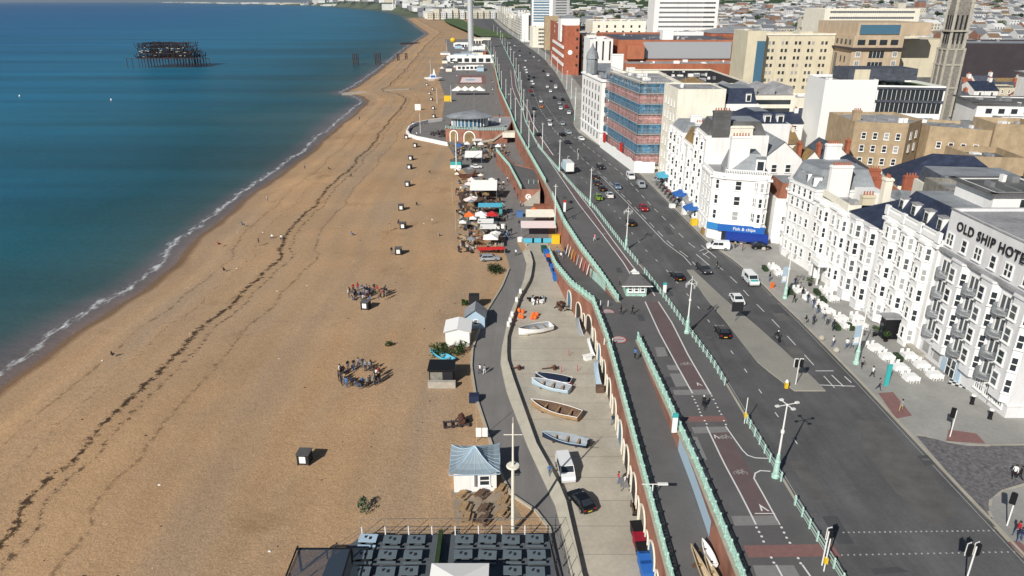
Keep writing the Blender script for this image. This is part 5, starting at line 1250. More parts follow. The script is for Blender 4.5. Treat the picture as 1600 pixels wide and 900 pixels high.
b = Bld('white_house', 'white rendered house with navy gabled roof facing the old town yard', 'house', [(82, 180), (92, 177), (95, 188), (85, 191)], 6.2, 15.0, 'stucco', roof='gable', roof_mat='navy_slate', rh=3.2); b.grid(0, 3, [8.3, 11.6], .1, .9, .8, 1.5); claim(81, 176, 96, 192)
b = Bld('rear_block', 'lead roofed rear block with dark mansard strip and two white dormers', 'building', [(75.5, 124), (91, 122), (92, 132), (77, 134)], 6.2, 24.6, 'stucco_cream', roof='mansard', roof_mat='slate', rh=2.6, inset_top=.9); b.dormer(77.8, 124.2, 25.0, 1.7, 2.0, .9, -.14); b.dormer(81.8, 123.7, 25.0, 1.7, 2.0, .9, -.14)
b = Bld('penthouse', 'white walled penthouse with overhanging dark roof behind the lettered hotel', 'building', [(67.5, 97), (77, 97), (77, 106), (67.5, 106)], 24, 31.2, 'stucco', roof='flat', roof_mat='dark_roof', para=.1); b.win(0, .55, 27.6, 2.6, 2.6, 'ribbon'); b.band(31.0, .25, .9, None, 'dark_roof', 'eaves')
b = Bld('rear_block', 'rough grey rendered stair block behind the mansard hotel wing', 'building', [(71, 113), (76, 112), (77.5, 121), (72, 122)], 6.2, 27.6, 'flint', roof='flat', roof_mat='flat_roof')
b = Bld('rear_block', 'tall plain grey block at the right edge behind the lettered hotel', 'building', [(77.5, 96.5), (96, 96.5), (96, 106), (77.5, 106)], 6.2, 33.5, 'flat_roof', roof='flat', roof_mat='flat_roof')
b = Bld('rear_block', 'cream rear wing with lead roof behind the terrace', 'building', [(76, 107), (88, 107), (88, 116), (78, 116)], 6.2, 24.0, 'stucco_cream', roof='flat', roof_mat='lead')
claim(70, 96, 92, 135)
b = Bld('rear_block', 'mixed red tile and slate roofed block behind the corner house', 'building', [(73.5, 128), (74.9, 128), (75, 148), (72, 148)], 6.2, 20, 'stucco', roof='flat', roof_mat='slate') if False else None
b = Bld('rear_block', 'slate roofed rear block behind the terrace with red brick stacks', 'building', [(71.2, 134), (80, 142.5), (88, 146), (72, 150)], 6.2, 18.5, 'stucco', roof='hip', roof_mat='lead', rh=1.5); b.chimney(76, 146, 17, 22, 2.6, 1, 'red_brick', 4)
claim(71, 134, 90, 150)
for nm, lb, P, z1, w_, rm, ws in (('white_offices', 'white flat roofed offices with dark window band right of the church', [(146, 228), (190, 222), (192, 238), (150, 246)], 26.5, 'stucco', 'dark_roof', 1), ('white_offices', 'second white office range with overhanging grey roof', [(150, 212), (186, 206), (188, 219), (152, 226)], 22.5, 'stucco', 'lead', 1), ('white_offices', 'white office end block with rows of small dark windows by the right edge', [(190, 262), (240, 255), (242, 275), (192, 280)], 31.5, 'stucco', 'flat_roof', 2)):
 b = Bld(nm, lb, 'offices', P, 6.2, z1, w_, roof='flat', roof_mat=rm, para=.3); b.band(z1 - .1, .3, 1.2, None, rm, 'eaves')
 for k in range(ws): b.grid(0, 11, [z1 - 3.2 - 4 * k], .04, .96, 1.8, 1.5, 'plain', 0)
claim(144, 204, 243, 282)
b = Bld('old_school', 'long brown roofed building with a row of white arched windows', 'building', [(134, 176), (176, 166), (179, 178), (137, 188)], 6.2, 15.0, 'tan_brick', roof='gable', roof_mat='slate', rh=4.5); b.grid(0, 14, [11.5], .03, .97, 1.6, 2.4, 'pair', .5); claim(133, 165, 180, 189)
b = Bld('red_roof_house', 'white house with bright red tiled roof beside the glass office', 'house', [(139, 222), (148, 220), (149, 229), (140, 231)], 6.2, 17.5, 'stucco', roof='hip', roof_mat='tile_red', rh=3.5)
b = Bld('pink_offices', 'pale pink and white stepped office block left above the tan hotel', 'offices', rect(230, 560, 300, 600), 10, 51, 'stucco_cream', roof='flat', roof_mat='flat_roof')
for k in range(5): b.win(0, .5, 32 + 4 * k, 62, 1.4, 'ribbon', glass='glass_dim')
claim(228, 555, 302, 602)
# ================================================================ the town behind, the far coast
for nm, c in (('far_white', (.66, .66, .65)), ('far_cream', (.60, .56, .46)), ('far_brick', (.30, .16, .11)), ('far_slate', (.16, .17, .19)), ('far_brown', (.22, .15, .10)), ('far_grey', (.30, .31, .32)), ('far_dark', (.07, .07, .08))):
 mat(nm, c, .9, var=.12, scale=.05)
def house_pat(w, d, h, rh, wall, roof, nwin, floors, pink=False):
 wb = MB(); rb = MB(); x, y = w / 2, d / 2
 for a, b in (((-x, -y), (x, -y)), ((x, -y), (x, y)), ((x, y), (-x, y)), ((-x, y), (-x, -y))): wb.poly([(*a, -3), (*b, -3), (*b, h), (*a, h)])
 if rh > 0:
  wb.poly([(x, -y, h), (x, y, h), (x, 0, h + rh)]); wb.poly([(-x, y, h), (-x, -y, h), (-x, 0, h + rh)])
  e = .35; k = rh / y * e
  rb.poly([(-x - .15, -y - e, h - k), (x + .15, -y - e, h - k), (x + .15, 0, h + rh + .05), (-x - .15, 0, h + rh + .05)])
  rb.poly([(x + .15, y + e, h - k), (-x - .15, y + e, h - k), (-x - .15, 0, h + rh + .05), (x + .15, 0, h + rh + .05)])
 else:
  rb.box(-x + .3, -y + .3, h - 1, x - .3, y - .3, h - .55)
  for a, b in (((-x, -y), (x, -y + .3)), ((-x, y - .3), (x, y)), ((-x, -y), (-x + .3, y)), ((x - .3, -y), (x, y))): wb.box(a[0], a[1], h - .6, b[0], b[1], h)
 ch = MB(); ch.box(x - 1.0, -.7, h, x - .1, .7, h + max(rh, 0) + 1.3); pt = MB()
 for i in range(3): pt.lathe(x - .55, -.45 + .45 * i, [(.15, h + max(rh, 0) + 1.3), (.12, h + max(rh, 0) + 1.85)], 5)
 out = [part('wall', wb, wall), part('roof', rb, roof), part('chimney', ch, 'red_brick' if random.random() < .5 else wall, subs=[sub('chimney_pot', pt, 'terracotta')])]
 g, f = win_mesh(1.0, 1.5, 'sash', 'glass')
 for r in range(floors):
  for c in range(nwin):
   out.append(('window', g, (-x + w * (c + .5) / nwin, -y - .01, h - 2.4 - 3 * r), 0, [('frame', f, (0, 0, 0), 0)]))
 for r in range(floors): out.append(('window', g, (-x - .01, 0, h - 2.4 - 3 * r), -PI / 2, [('frame', f, (0, 0, 0), 0)]))
 return out
HP = []
for w, d, h, rh, wall, roof, nw, fl in ((8, 9, 10, 3.2, 'stucco', 'slate', 2, 2), (7, 9, 11, 3, 'stucco', 'lead', 2, 2), (9, 10, 9, 3.4, 'stucco_cream', 'lichen_roof', 3, 2), (8, 9, 10, 3.3, 'red_brick', 'slate', 2, 2),
                                   (12, 11, 11, 0, 'stucco', 'flat_roof', 3, 2), (10, 12, 12, 0, 'stucco_grey', 'flat_roof', 3, 3), (7.5, 9, 9, 3.4, 'stucco', 'tile_red', 2, 2), (14, 12, 13, 0, 'beige', 'dark_roof', 4, 3), (8, 10, 12, 3, 'stucco', 'navy_slate', 2, 3), (9, 9, 8.5, 3.6, 'tan_brick', 'slate', 2, 2)):
 HP.append((house_pat(w, d, h, rh, wall, roof, nw, fl), wall, roof, w, d, h, rh))
WN = {'stucco': 'white', 'stucco_cream': 'cream', 'red_brick': 'red brick', 'stucco_grey': 'pale grey', 'beige': 'beige', 'tan_brick': 'tan brick'}
RN = {'slate': 'dark slate roof', 'lead': 'grey roof', 'lichen_roof': 'mossy brown roof', 'flat_roof': 'flat grey roof', 'tile_red': 'red tiled roof', 'dark_roof': 'flat dark roof', 'navy_slate': 'navy roof'}
rnd = random.Random(11)
cells = []
Y = 112.0
while Y < 2650:
 g = 1 + Y / 2200; dy = 14.5 * g
 X = (62 if Y < 150 else lerp_poly(KERB, Y) + 30); row_off = rnd.uniform(0, 6)
 k = 0
 while X < .76 * Y + 75:
  wdt = rnd.choice([8.2, 9.4, 10.5, 12.5]) * g
  k += 1
  if k % 9 == 0: X += 7
  cells.append((X + wdt / 2, Y + rnd.uniform(-1.2, 1.2) + 3.5 * math.sin(X * .02), wdt, dy)); X += wdt + .1
 Y += dy + (4 if int(Y / 15) % 3 == 0 else 0)
free = []
for x, y, w, d in cells:
 if any(x0 - w / 2 < x < x1 + w / 2 and y0 - d / 2 < y < y1 + d / 2 for x0, y0, x1, y1 in LAND): continue
 free.append((x, y, w, d))
free.sort(key=lambda t: t[1])
stf = MB(); nth = 0
FM = ['far_white', 'far_cream', 'far_brick', 'far_slate', 'far_brown', 'far_grey', 'far_dark']
trees_at = []
for x, y, w, d in free:
 z = ZU(y) + hill(x, y) - .3
 if rnd.random() < (.045 if y < 500 else .07): trees_at.append((x, y, z)); continue
 if nth < 285 and y < 700:
  i = rnd.randrange(len(HP)); pat, wall, roof, pw, pd, ph, prh = HP[i]
  sx, sy = (w - .1) / pw, min(1.35, d * .8 / pd); rz = 0
  fz = min(1.25, .8 + rnd.random() * .45)
  if x < 75 and y < 200: fz = min(fz, .95)
  spawn(pat, 'town_house', f'{WN[wall]} town house with {RN[roof]} among the packed streets behind the seafront', 'house', (x, y, z + .3), rz, f'{WN[wall]} houses with {RN[roof]} behind the seafront', (sx, sy, fz))
  nth += 1; continue
 h = rnd.choice([8, 9, 10, 11, 12, 14]) * (1 + y / 9000) * (1.5 if rnd.random() < .05 else 1)
 wm = rnd.choices([0, 1, 2, 5], [.62, .18, .1, .1])[0]; rm = rnd.choices([3, 4, 5, 0], [.38, .2, .27, .15])[0]
 a, b = x - w * .46, x + w * .46; c, e = y - d * .36, y + d * .36
 if rnd.random() < .3: stf.box(a, c, z - 4, b, e, z + h, wm); stf.box(a + .5, c + .5, z + h, b - .5, e - .5, z + h + .2, rm)
 else:
  i0 = len(stf.v); r = h + rnd.uniform(2.5, 4)
  stf.v += [(a, c, z - 4), (b, c, z - 4), (b, e, z - 4), (a, e, z - 4), (a, c, z + h), (b, c, z + h), (b, e, z + h), (a, e, z + h), (a, (c + e) / 2, z + r), (b, (c + e) / 2, z + r)]
  for q, m_ in (((0, 1, 5, 4), wm), ((1, 2, 6), wm), ((1, 6, 5), wm), ((5, 6, 9), wm), ((2, 3, 7, 6), wm), ((3, 0, 4, 7), wm), ((7, 4, 8), wm), ((4, 5, 9, 8), rm), ((6, 7, 8, 9), rm)):
   stf.f.append(tuple(i0 + t for t in q)); stf.m.append(m_)
 if y < 1500:
  nwn = max(2, int(w / 3.2))
  for j in range(nwn):
   for zz in (h - 2.6, h - 5.6):
    xx = a + (b - a) * (j + .5) / nwn; stf.poly([(xx - .6, c - .06, z + zz), (xx + .6, c - .06, z + zz), (xx + .6, c - .06, z + zz + 1.6), (xx - .6, c - .06, z + zz + 1.6)], 6)
tag(stf.build('town_houses', FM), kind='stuff')
def foliage(n, rx, rz_, leaf, seed, lobes=7, zc=0.0):
 r = random.Random(seed); mb = MB()
 L_ = [(r.uniform(-.55, .55) * rx, r.uniform(-.55, .55) * rx, r.uniform(-.4, .6) * rz_, r.uniform(.35, .6)) for _ in range(lobes)]
 for i in range(n):
  c = L_[r.randrange(lobes)]
  d = Vector((r.gauss(0, 1), r.gauss(0, 1), r.gauss(0, 1))).normalized() * (r.random() ** .45)
  p = Vector((c[0] + d.x * rx * c[3], c[1] + d.y * rx * c[3], zc + c[2] + d.z * rz_ * c[3]))
  u = Vector((r.gauss(0, 1), r.gauss(0, 1), r.gauss(0, .6))).normalized(); v = u.orthogonal().normalized(); s_ = leaf * r.uniform(.6, 1.3)
  w_ = v.cross(u)
  mb.poly([p - u * s_, p + w_ * s_ * .6, p + u * s_, p - w_ * s_ * .6])
 return mb
def tree_pat(seed, leafm, bare=False):
 r = random.Random(seed); tk = MB(); tk.tube((0, 0, -2), (.1, 0, 3.2), .28, .2, 7)
 for i in range(6):
  a = i * 1.05 + r.random(); z = 2.4 + r.random() * 1.2; e = (2.2 * math.cos(a), 2.2 * math.sin(a), z + 2.4 + r.random()); tk.tube((.1, 0, z), e, .12, .04, 5)
  for j in range(2 if not bare else 6):
   b = a + r.uniform(-.9, .9); tk.tube(e, (e[0] + 1.3 * math.cos(b), e[1] + 1.3 * math.sin(b), e[2] + r.uniform(.3, 1.5)), .05, .015, 4)
 cr = foliage(260 if bare else 700, 3.6, 3.2, .22 if bare else .34, seed, 8, 6.2)
 return [part('trunk', tk, 'bark'), part('crown', cr, leafm)]
TP = [tree_pat(1, 'leaf'), tree_pat(2, 'leaf_dark'), tree_pat(3, 'leaf_dark'), tree_pat(4, 'wood_dark', True)]
TN = ['mid green', 'dark green', 'dark green', 'bare brown']
for n, (x, y, z) in enumerate(trees_at[:260]):
 k = rnd.randrange(3) if rnd.random() < .85 else 3
 s_ = rnd.uniform(1.0, 1.7) * (1 + y / 2500)
 spawn(TP[k], 'tree', f'{TN[k]} tree standing between the roofs of the hillside town', 'tree', (x, y, z), rnd.uniform(0, 6), f'{TN[k]} trees between the town roofs', s_)
spawn(TP[3], 'tree', 'large round bare brown tree in the yard by the arched window building', 'tree', (152, 192, 6), 0, None, 1.5)
k = 0; Y = 1050; prev = None
while Y < 2270:
 ln = rnd.uniform(22, 42); x = lerp_poly(KERB, Y) + 15; x2 = lerp_poly(KERB, Y + ln) + 15
 if not any(a < x + 8 < c and b < Y + ln / 2 < d for a, b, c, d in LAND):
  h = rnd.uniform(17, 27) if rnd.random() < .85 else 36
  w_ = rnd.choice(['far_cream', 'far_white', 'far_cream', 'far_white', 'stucco_cream'])
  b = Bld('seafront_terrace', f'{"cream" if "cream" in w_ else "white"} seafront terrace block far along the curving road', 'terrace', [(x, Y), (x + 18, Y), (x2 + 18, Y + ln - 1), (x2, Y + ln - 1)], 6.2, 6.2 + h, w_, roof='flat', roof_mat=rnd.choice(['flat_roof', 'slate', 'lead']), group=f'{"cream" if "cream" in w_ else "white"} terraces far along the seafront road')
  nf = int(h / 4); b.grid(3, 5, [8 + 4 * i for i in range(nf)], .03, .97, 1.6, 2.2, 'plain', 0); b.grid(0, 3, [8 + 4 * i for i in range(nf)], .1, .9, 1.4, 2.2, 'plain', 0); k += 1
 Y += ln
for i in range(16):
 x = -150 + i * 19 - 40; yy = 2330 + i * 6
 h = rnd.uniform(18, 30)
 b = Bld('seafront_terrace', 'cream terrace block facing the far green lawns', 'terrace', rect(x - 70, yy, x - 52, yy + 25), 6.2, 6.2 + h, rnd.choice(['far_cream', 'far_white']), roof='flat', roof_mat='flat_roof', group='cream terraces behind the far lawns')
 b.grid(0, 3, [9, 14, 19], .05, .95, 2, 2.6, 'plain', 0)
fs = MB()
for i in range(1500):
 y = 2450 + 9000 * rnd.random() ** 1.6; x = shx(y) + 70 + rnd.random() ** 1.5 * (700 + y * .5)
 z = far_z(x, y) if y > 2700 else 6; s_ = 1 + y / 5000
 fs.obox(x, y, z - 3, rnd.uniform(12, 34) * s_, rnd.uniform(10, 18) * s_, rnd.uniform(8, 15) * s_ * .8 + 3, rnd.uniform(-.4, .4), rnd.choices([0, 1, 3, 5], [.5, .2, .15, .15])[0])
for i in range(500):
 y = 9000 + 26000 * rnd.random(); x = shx(y) + 60 + rnd.random() * 1200
 fs.obox(x, y, 0, rnd.uniform(60, 240), 40, rnd.uniform(14, 34), 0, rnd.choice([0, 1, 5]))
tag(fs.build('far_houses', FM), kind='stuff')
mb = MB(); mb.tube((-770, 4960, 2), (-770, 4960, 108), 5, 3.2, 10); mb.obox(-800, 4980, 2, 90, 40, 38); tag(mb.build('power_station', 'far_white'), 'pale power station with slim chimney on the far harbour shore', 'power station')
wd = MB()
for i in range(2600):
 y = 2500 + 3500 * rnd.random(); x = rnd.uniform(-200, .72 * y); z = (ZU(y) + hill(x, y)) if y < 2700 else far_z(x, y)
 s_ = rnd.uniform(10, 22) * (y / 3000); wd.lathe(x, y, [(s_ * .7, z - 2), (s_, z + s_ * .35), (s_ * .55, z + s_ * .7)], 5, 0, 1.6, 1, rnd.random())
tag(wd.build('far_woods', 'leaf_dark'), kind='stuff')
# ================================================================ vehicles, people, boats
for nm, c, rg in (('car_black', (.010, .011, .014), .2), ('car_white', (.78, .79, .80), .25), ('car_silver', (.36, .39, .42), .25), ('car_red', (.30, .012, .02), .25), ('car_green', (.16, .32, .05), .3), ('car_blue', (.16, .22, .32), .25), ('car_orange', (.55, .16, .03), .3), ('car_dark', (.030, .033, .042), .2)):
 mat(nm, c, rg, spec=.5)
mat('tail_red', (.45, .01, .01), .3); mat('lamp_clear', (.7, .72, .75), .2); mat('plate_yellow', (.72, .55, .05), .5); mat('hub', (.35, .36, .38), .3, metal=.6)
def loft(mb, prof, W, m=0, tw=0.8, z_split=0.9):
 """closed side outline (x, z); half-width narrows above z_split"""
 zmx = max(z for _, z in prof)
 def hw(x, z):
  t = max(0, (z - z_split) / max(.01, zmx - z_split)); e = 1 - .10 * (abs(x) / max(abs(p[0]) for p in prof)) ** 4
  return W / 2 * (1 - (1 - tw) * t) * e
 n = len(prof); i = len(mb.v)
 mb.v += [(x, -hw(x, z), z) for x, z in prof] + [(x, hw(x, z), z) for x, z in prof]
 for k in range(n): j = (k + 1) % n; mb.f.append((i + k, i + j, i + n + j, i + n + k)); mb.m.append(m)
 mb.f.append(tuple(i + n - 1 - k for k in range(n))); mb.m.append(m); mb.f.append(tuple(i + n + k for k in range(n))); mb.m.append(m)
 return hw
def wheel_parts(x, y, r=.33, w=.22):
 t = MB(); s = 1 if y > 0 else -1; t.tube((0, -w / 2, 0), (0, w / 2, 0), r, n=14); h = MB(); h.tube((0, s * w / 2, 0), (0, s * (w / 2 + .02), 0), r * .62, n=10)
 return ('wheel', t.mesh('wheel', 'rubber'), (x, y, r), 0, [('rim', h.mesh('rim', 'hub'), (0, 0, 0), 0)])
CARS = {}
def car_pat(kind, paint, far=False):
 key = (kind, paint, far)
 if key in CARS: return CARS[key]
 b = MB(); g = MB()
 if kind == 'van':
  P = [(-2.4, .35), (2.35, .35), (2.45, .75), (2.2, 1.05), (1.55, 1.2), (.95, 1.9), (-2.3, 1.95), (-2.45, 1.2)]; W = 1.9; wz = 1.2; hw = loft(b, P, W, 0, .88, 1.1)
  wins = [('windscreen', [(1.5, 1.26), (1.0, 1.84)]), ]
  side = [[(.15, 1.25), (1.25, 1.25), (.95, 1.75), (.15, 1.78)], [(-.95, 1.25), (.05, 1.25), (.05, 1.78), (-.95, 1.78)]]
  rear = (-2.43, 1.25, -2.33, 1.8); wx = 1.55
 elif kind == 'estate':
  P = [(-2.3, .35), (2.25, .35), (2.35, .6), (2.2, .85), (1.3, .98), (.55, 1.45), (-1.7, 1.5), (-2.25, 1.0)]; W = 1.85; hw = loft(b, P, W, 0, .78, .95)
  wins = [('windscreen', [(1.24, 1.02), (.62, 1.42)])]; side = [[(-.45, 1.02), (1.0, 1.02), (.5, 1.37), (-.45, 1.42)], [(-1.9, 1.05), (-.55, 1.02), (-.55, 1.42), (-1.6, 1.42)]]; rear = (-2.24, 1.05, -1.78, 1.46); wx = 1.4
 else:
  P = [(-2.05, .35), (2.0, .35), (2.1, .58), (1.95, .82), (1.1, .95), (.4, 1.42), (-.85, 1.47), (-1.65, 1.05), (-2.05, .95)]; W = 1.78; hw = loft(b, P, W, 0, .76, .92)
  wins = [('windscreen', [(1.05, .99), (.46, 1.39)])]; side = [[(-.3, .99), (.88, .99), (.35, 1.34), (-.3, 1.38)], [(-1.35, 1.03), (-.4, .99), (-.4, 1.38), (-.8, 1.40)]]; rear = (-1.60, 1.10, -.93, 1.46); wx = 1.28
 out = [part('body', b, paint)]
 def strip(nm, x0, z0, x1, z1):
  q = MB(); o = .025
  h0, h1 = hw(x0, z0) * .86, hw(x1, z1) * .9; nx = (z1 - z0); nz = abs(x0 - x1); l = math.hypot(nx, nz) or 1; sx = 1 if x0 > 0 else -1
  q.poly([(x0 + o * sx * nx / l, -h0, z0 + o * nz / l), (x0 + o * sx * nx / l, h0, z0 + o * nz / l), (x1 + o * sx * nx / l, h1, z1 + o * nz / l), (x1 + o * sx * nx / l, -h1, z1 + o * nz / l)][::sx]); return q
 x0, z0 = wins[0][1][0]; x1, z1 = wins[0][1][1]
 out.append(part('windscreen', strip('w', x0, z0, x1, z1), 'glass')); out.append(part('rear_window', strip('r', *rear), 'glass'))
 for s in (-1, 1):
  q = MB()
  for poly in side:
   pts = [(x, s * (hw(x, z) + .012), z) for x, z in poly]; q.poly(pts if s < 0 else pts[::-1])
  out.append(part('side_window', q, 'glass'))
 if not far:
  for x in (-wx, wx):
   for y in (-W / 2 + .1, W / 2 - .1): out.append(wheel_parts(x, y))
  fx = max(p[0] for p in P); bx = min(p[0] for p in P)
  for s in (-1, 1):
   q = MB(); q.box(fx - .16, s * .5, .62, fx - .02, s * .76, .78); out.append(part('headlight', q, 'lamp_clear'))
   q = MB(); q.box(bx - .02, s * .56, .72, bx + .10, s * .80, .92); out.append(part('tail_light', q, 'tail_red'))
  q = MB(); q.box(bx - .035, -.26, .52, bx + .02, .26, .64); out.append(part('number_plate', q, 'plate_yellow'))
 else:
  q = MB()
  for x in (-wx, wx):
   for y in (-W / 2 + .1, W / 2 - .1): q.tube((x, y - .1, .33), (x, y + .1, .33), .33, n=8)
  out[0] = part('body', b, paint); out.append(part('wheel', q, 'rubber'))
 CARS[key] = out; return out
def road_dir(x, y, P=KERB): return math.atan2(3, lerp_poly(P, y + 1.5) - lerp_poly(P, y - 1.5))
def car(px, py, kind, paint, label, towards=False, a=None, z='u', group=None, far=False, cat=None, dz=-.045):
 p = gu(px, py) if z == 'u' else gp(px, py, z)
 ang = (road_dir(p.x, p.y) + (PI if towards else 0)) if a is None else R(a)
 o = spawn(car_pat(kind, paint, far), {'van': 'van', 'estate': 'car', 'car': 'car'}[kind], label, cat or ('van' if kind == 'van' else 'car'), (p.x, p.y, p.z + (dz if z == 'u' else .03)), ang, group)
 return o
car(1128, 523, 'car', 'car_black', 'black hatchback with yellow plate alone beside the paved traffic island')
car(1057, 435, 'car', 'car_black', 'black saloon with yellow plate near the head of the traffic island')
car(985, 351, 'car', 'car_black', 'black car just beyond the ornate lamp by the roadside railing')
car(1099, 424, 'estate', 'car_dark', 'black car driving towards the camera beside the white taxi', True)
car(1151, 472, 'car', 'car_white', 'white hatchback half hidden by the dark back of the road sign', True)
car(1005, 328, 'car', 'car_red', 'dark red car driving towards the camera near the motorcycles', True)
car(964, 294, 'car', 'car_blue', 'blue silver car in the middle of the road left of the pickup', True)
car(952, 308, 'car', 'car_white', 'white car waiting at the kerbside next to the green one')
car(935, 311, 'car', 'car_green', 'bright green car parked against the roadside railing')
car(940, 297, 'car', 'car_black', 'nearest of three dark cars queued behind the lorry')
car(932, 288, 'car', 'car_dark', 'middle of three dark cars queued behind the lorry')
car(929, 279, 'car', 'car_dark', 'farthest of three dark cars queued behind the lorry')
car(938, 263, 'estate', 'car_black', 'black car driving towards the camera right of the lorry', True)
car(908, 219, 'car', 'car_white', 'white car at the kerb beside the ornate white block', True)
car(888, 209, 'car', 'car_silver', 'silver car in the right lane ahead of the white one', True)
car(879, 195, 'car', 'car_silver', 'silver car with dark roof entering the far crossing', True)
o = car(1172, 442, 'van', 'car_white', 'white taxi minibus with turquoise bonnet on the wide pavement', True, dz=.075)
tb_ = MB(); tb_.poly([(2.25, -.72, 1.075), (2.25, .72, 1.075), (1.62, .76, 1.225), (1.62, -.76, 1.225)][::1]); tb_.build('bonnet', 'teal', o)
car(1121, 390, 'van', 'car_white', 'white van parked sideways in front of the fish shop', a=172, dz=.075)
car(1188, 389, 'car', 'car_black', 'black saloon parked sideways behind the white van by the corner shop', a=-4, dz=.075)
def lorry():
 p = gu(886, 268); c = MB(); c.box(-4.0, -1.25, .9, 1.9, 1.25, 3.6); side = MB(); side.box(-3.9, 1.25, 1.0, 1.8, 1.27, 3.5); rear = MB(); rear.box(-4.03, -1.15, 1.0, -4.0, 1.15, 3.5)
 cab = MB(); loft(cab, [(2.0, .5), (4.0, .5), (4.1, 1.4), (3.9, 2.4), (2.0, 2.5)], 2.3, 0, .92, 1.4); ch_ = MB(); ch_.box(-3.9, -.9, .5, 2.0, .9, .9)
 pat = [part('cargo_box', c, 'car_white', subs=[sub('side_panel', side, 'boat_blue'), sub('rear_door', rear, 'trim_white')]), part('cab', cab, 'car_white'), part('chassis', ch_, 'black')]
 pat += [wheel_parts(x, y, .46, .3) for x in (-2.8, 3.0) for y in (-1.0, 1.0)]
 spawn(pat, 'lorry', 'white box lorry with blue side at the roadside railing', 'lorry', (p.x, p.y, p.z - .045), road_dir(p.x, p.y))
lorry()
def pickup():
 p = gu(1001, 292); b = MB(); loft(b, [(-2.6, .45), (2.5, .45), (2.6, .9), (1.5, 1.1), (1.0, 1.8), (-.4, 1.85), (-.5, 1.15), (-2.6, 1.15)], 1.9, 0, .85, 1.1)
 q = MB(); q.box(-2.5, -.85, 1.15, -.6, .85, 1.6); w_ = MB(); w_.poly([(1.5, -.7, 1.17), (1.5, .7, 1.17), (1.06, .65, 1.75), (1.06, -.65, 1.75)])
 spawn([part('body', b, 'car_silver'), part('load', q, 'metal_grey'), part('windscreen', w_, 'glass')] + [wheel_parts(x, y, .38) for x in (-1.6, 1.6) for y in (-.85, .85)], 'pickup_truck', 'grey flatbed pickup parked at the kerb beside the motorcycles', 'truck', (p.x, p.y, p.z - .045), road_dir(p.x, p.y) + PI)
pickup()
car(985, 279, 'van', 'car_white', 'white van at the kerb behind the grey pickup', True)
car(1030, 284, 'car', 'car_silver', 'silver car parked in the side turning beside the awning', a=10)
GC = 'traffic far along the seafront road'
CN = {'w': 'car_white', 'd': 'car_dark', 'k': 'car_black', 'r': 'car_red', 's': 'car_silver', 'o': 'car_orange', 'g': 'car_green'}
WC = {'w': 'white', 'd': 'dark', 'k': 'black', 'r': 'red', 's': 'silver', 'o': 'orange', 'g': 'green'}
fars = [(833, 132, 'w', 0), (831, 137, 'd', 0), (829, 143, 'r', 0), (832, 150, 'd', 0), (845, 160, 'w', 0), (846, 168, 'o', 0), (834, 171, 'd', 0), (833, 182, 'k', 0), (855, 137, 'w', 1), (860, 144, 'w', 1), (866, 154, 'k', 1), (879, 157, 'k', 1), (874, 163, 's', 1), (876, 171, 'w', 1), (885, 168, 'r', 1), (889, 178, 'w', 1), (859, 196, 'w', 0), (859, 189, 's', 0), (841, 212, 'k', 0), (820, 106, 'w', 0), (822, 110, 'w', 0), (823, 114, 'w', 0), (826, 120, 'd', 0), (826, 125, 'k', 0), (831, 128, 'w', 0), (834, 122, 'k', 1), (861, 128, 'd', 1), (856, 119, 'w', 1), (821, 96, 'w', 1), (812, 88, 'w', 1), (804, 82, 's', 0), (798, 78, 'w', 0), (812, 80, 'k', 1), (804, 72, 'w', 1), (790, 66, 'd', 0), (796, 68, 'w', 1), (784, 58, 'w', 0), (776, 52, 's', 0), (790, 58, 'k', 1), (782, 50, 'w', 1), (774, 45, 'd', 0), (849, 112, 'k', 1), (868, 138, 'w', 1), (842, 96, 's', 1), (834, 90, 'w', 1), (828, 84, 'k', 1), (886, 224, 'd', 0), (878, 212, 'k', 0)]
seen = {}
for x, y, c, t in fars:
 kind = 'van' if (x, y) in ((868, 138), (856, 119)) else 'car'
 lb = f'{WC[c]} {kind} {"coming towards the camera" if t else "driving away"} in the far traffic queue'
 car(x, y, kind, CN[c], lb, bool(t), far=True, group=f'{WC[c]} {kind}s {"coming this way" if t else "driving away"} in the far traffic')
car(883, 740, 'van', 'car_white', 'white minivan parked in the boat yard nose to the camera', a=-83, z=0)
car(908, 789, 'car', 'car_black', 'black hatchback parked in the boat yard nearest the camera', a=115, z=0)
car(765, 407, 'estate', 'car_silver', 'silver estate car parked on the shingle edge beside the red awning', a=8, z=0)
car(744, 263, 'car', 'car_white', 'white car parked behind the rusty sculpture on the lower promenade', a=5, z=0)
for nm, c in (('skin_a', (.52, .33, .24)), ('skin_b', (.30, .17, .11)), ('hair_dark', (.03, .02, .015)), ('hair_fair', (.35, .24, .12)), ('c_black', (.015, .015, .018)), ('c_navy', (.02, .03, .07)), ('c_white', (.75, .75, .74)), ('c_grey', (.25, .26, .27)), ('c_red', (.45, .03, .035)), ('c_blue', (.08, .18, .40)), ('c_pink', (.65, .20, .28)), ('c_denim', (.10, .15, .24)), ('c_tan', (.40, .30, .18)), ('c_green', (.12, .22, .12)), ('c_hiviz', (.80, .60, .05))):
 mat(nm, c, .85)
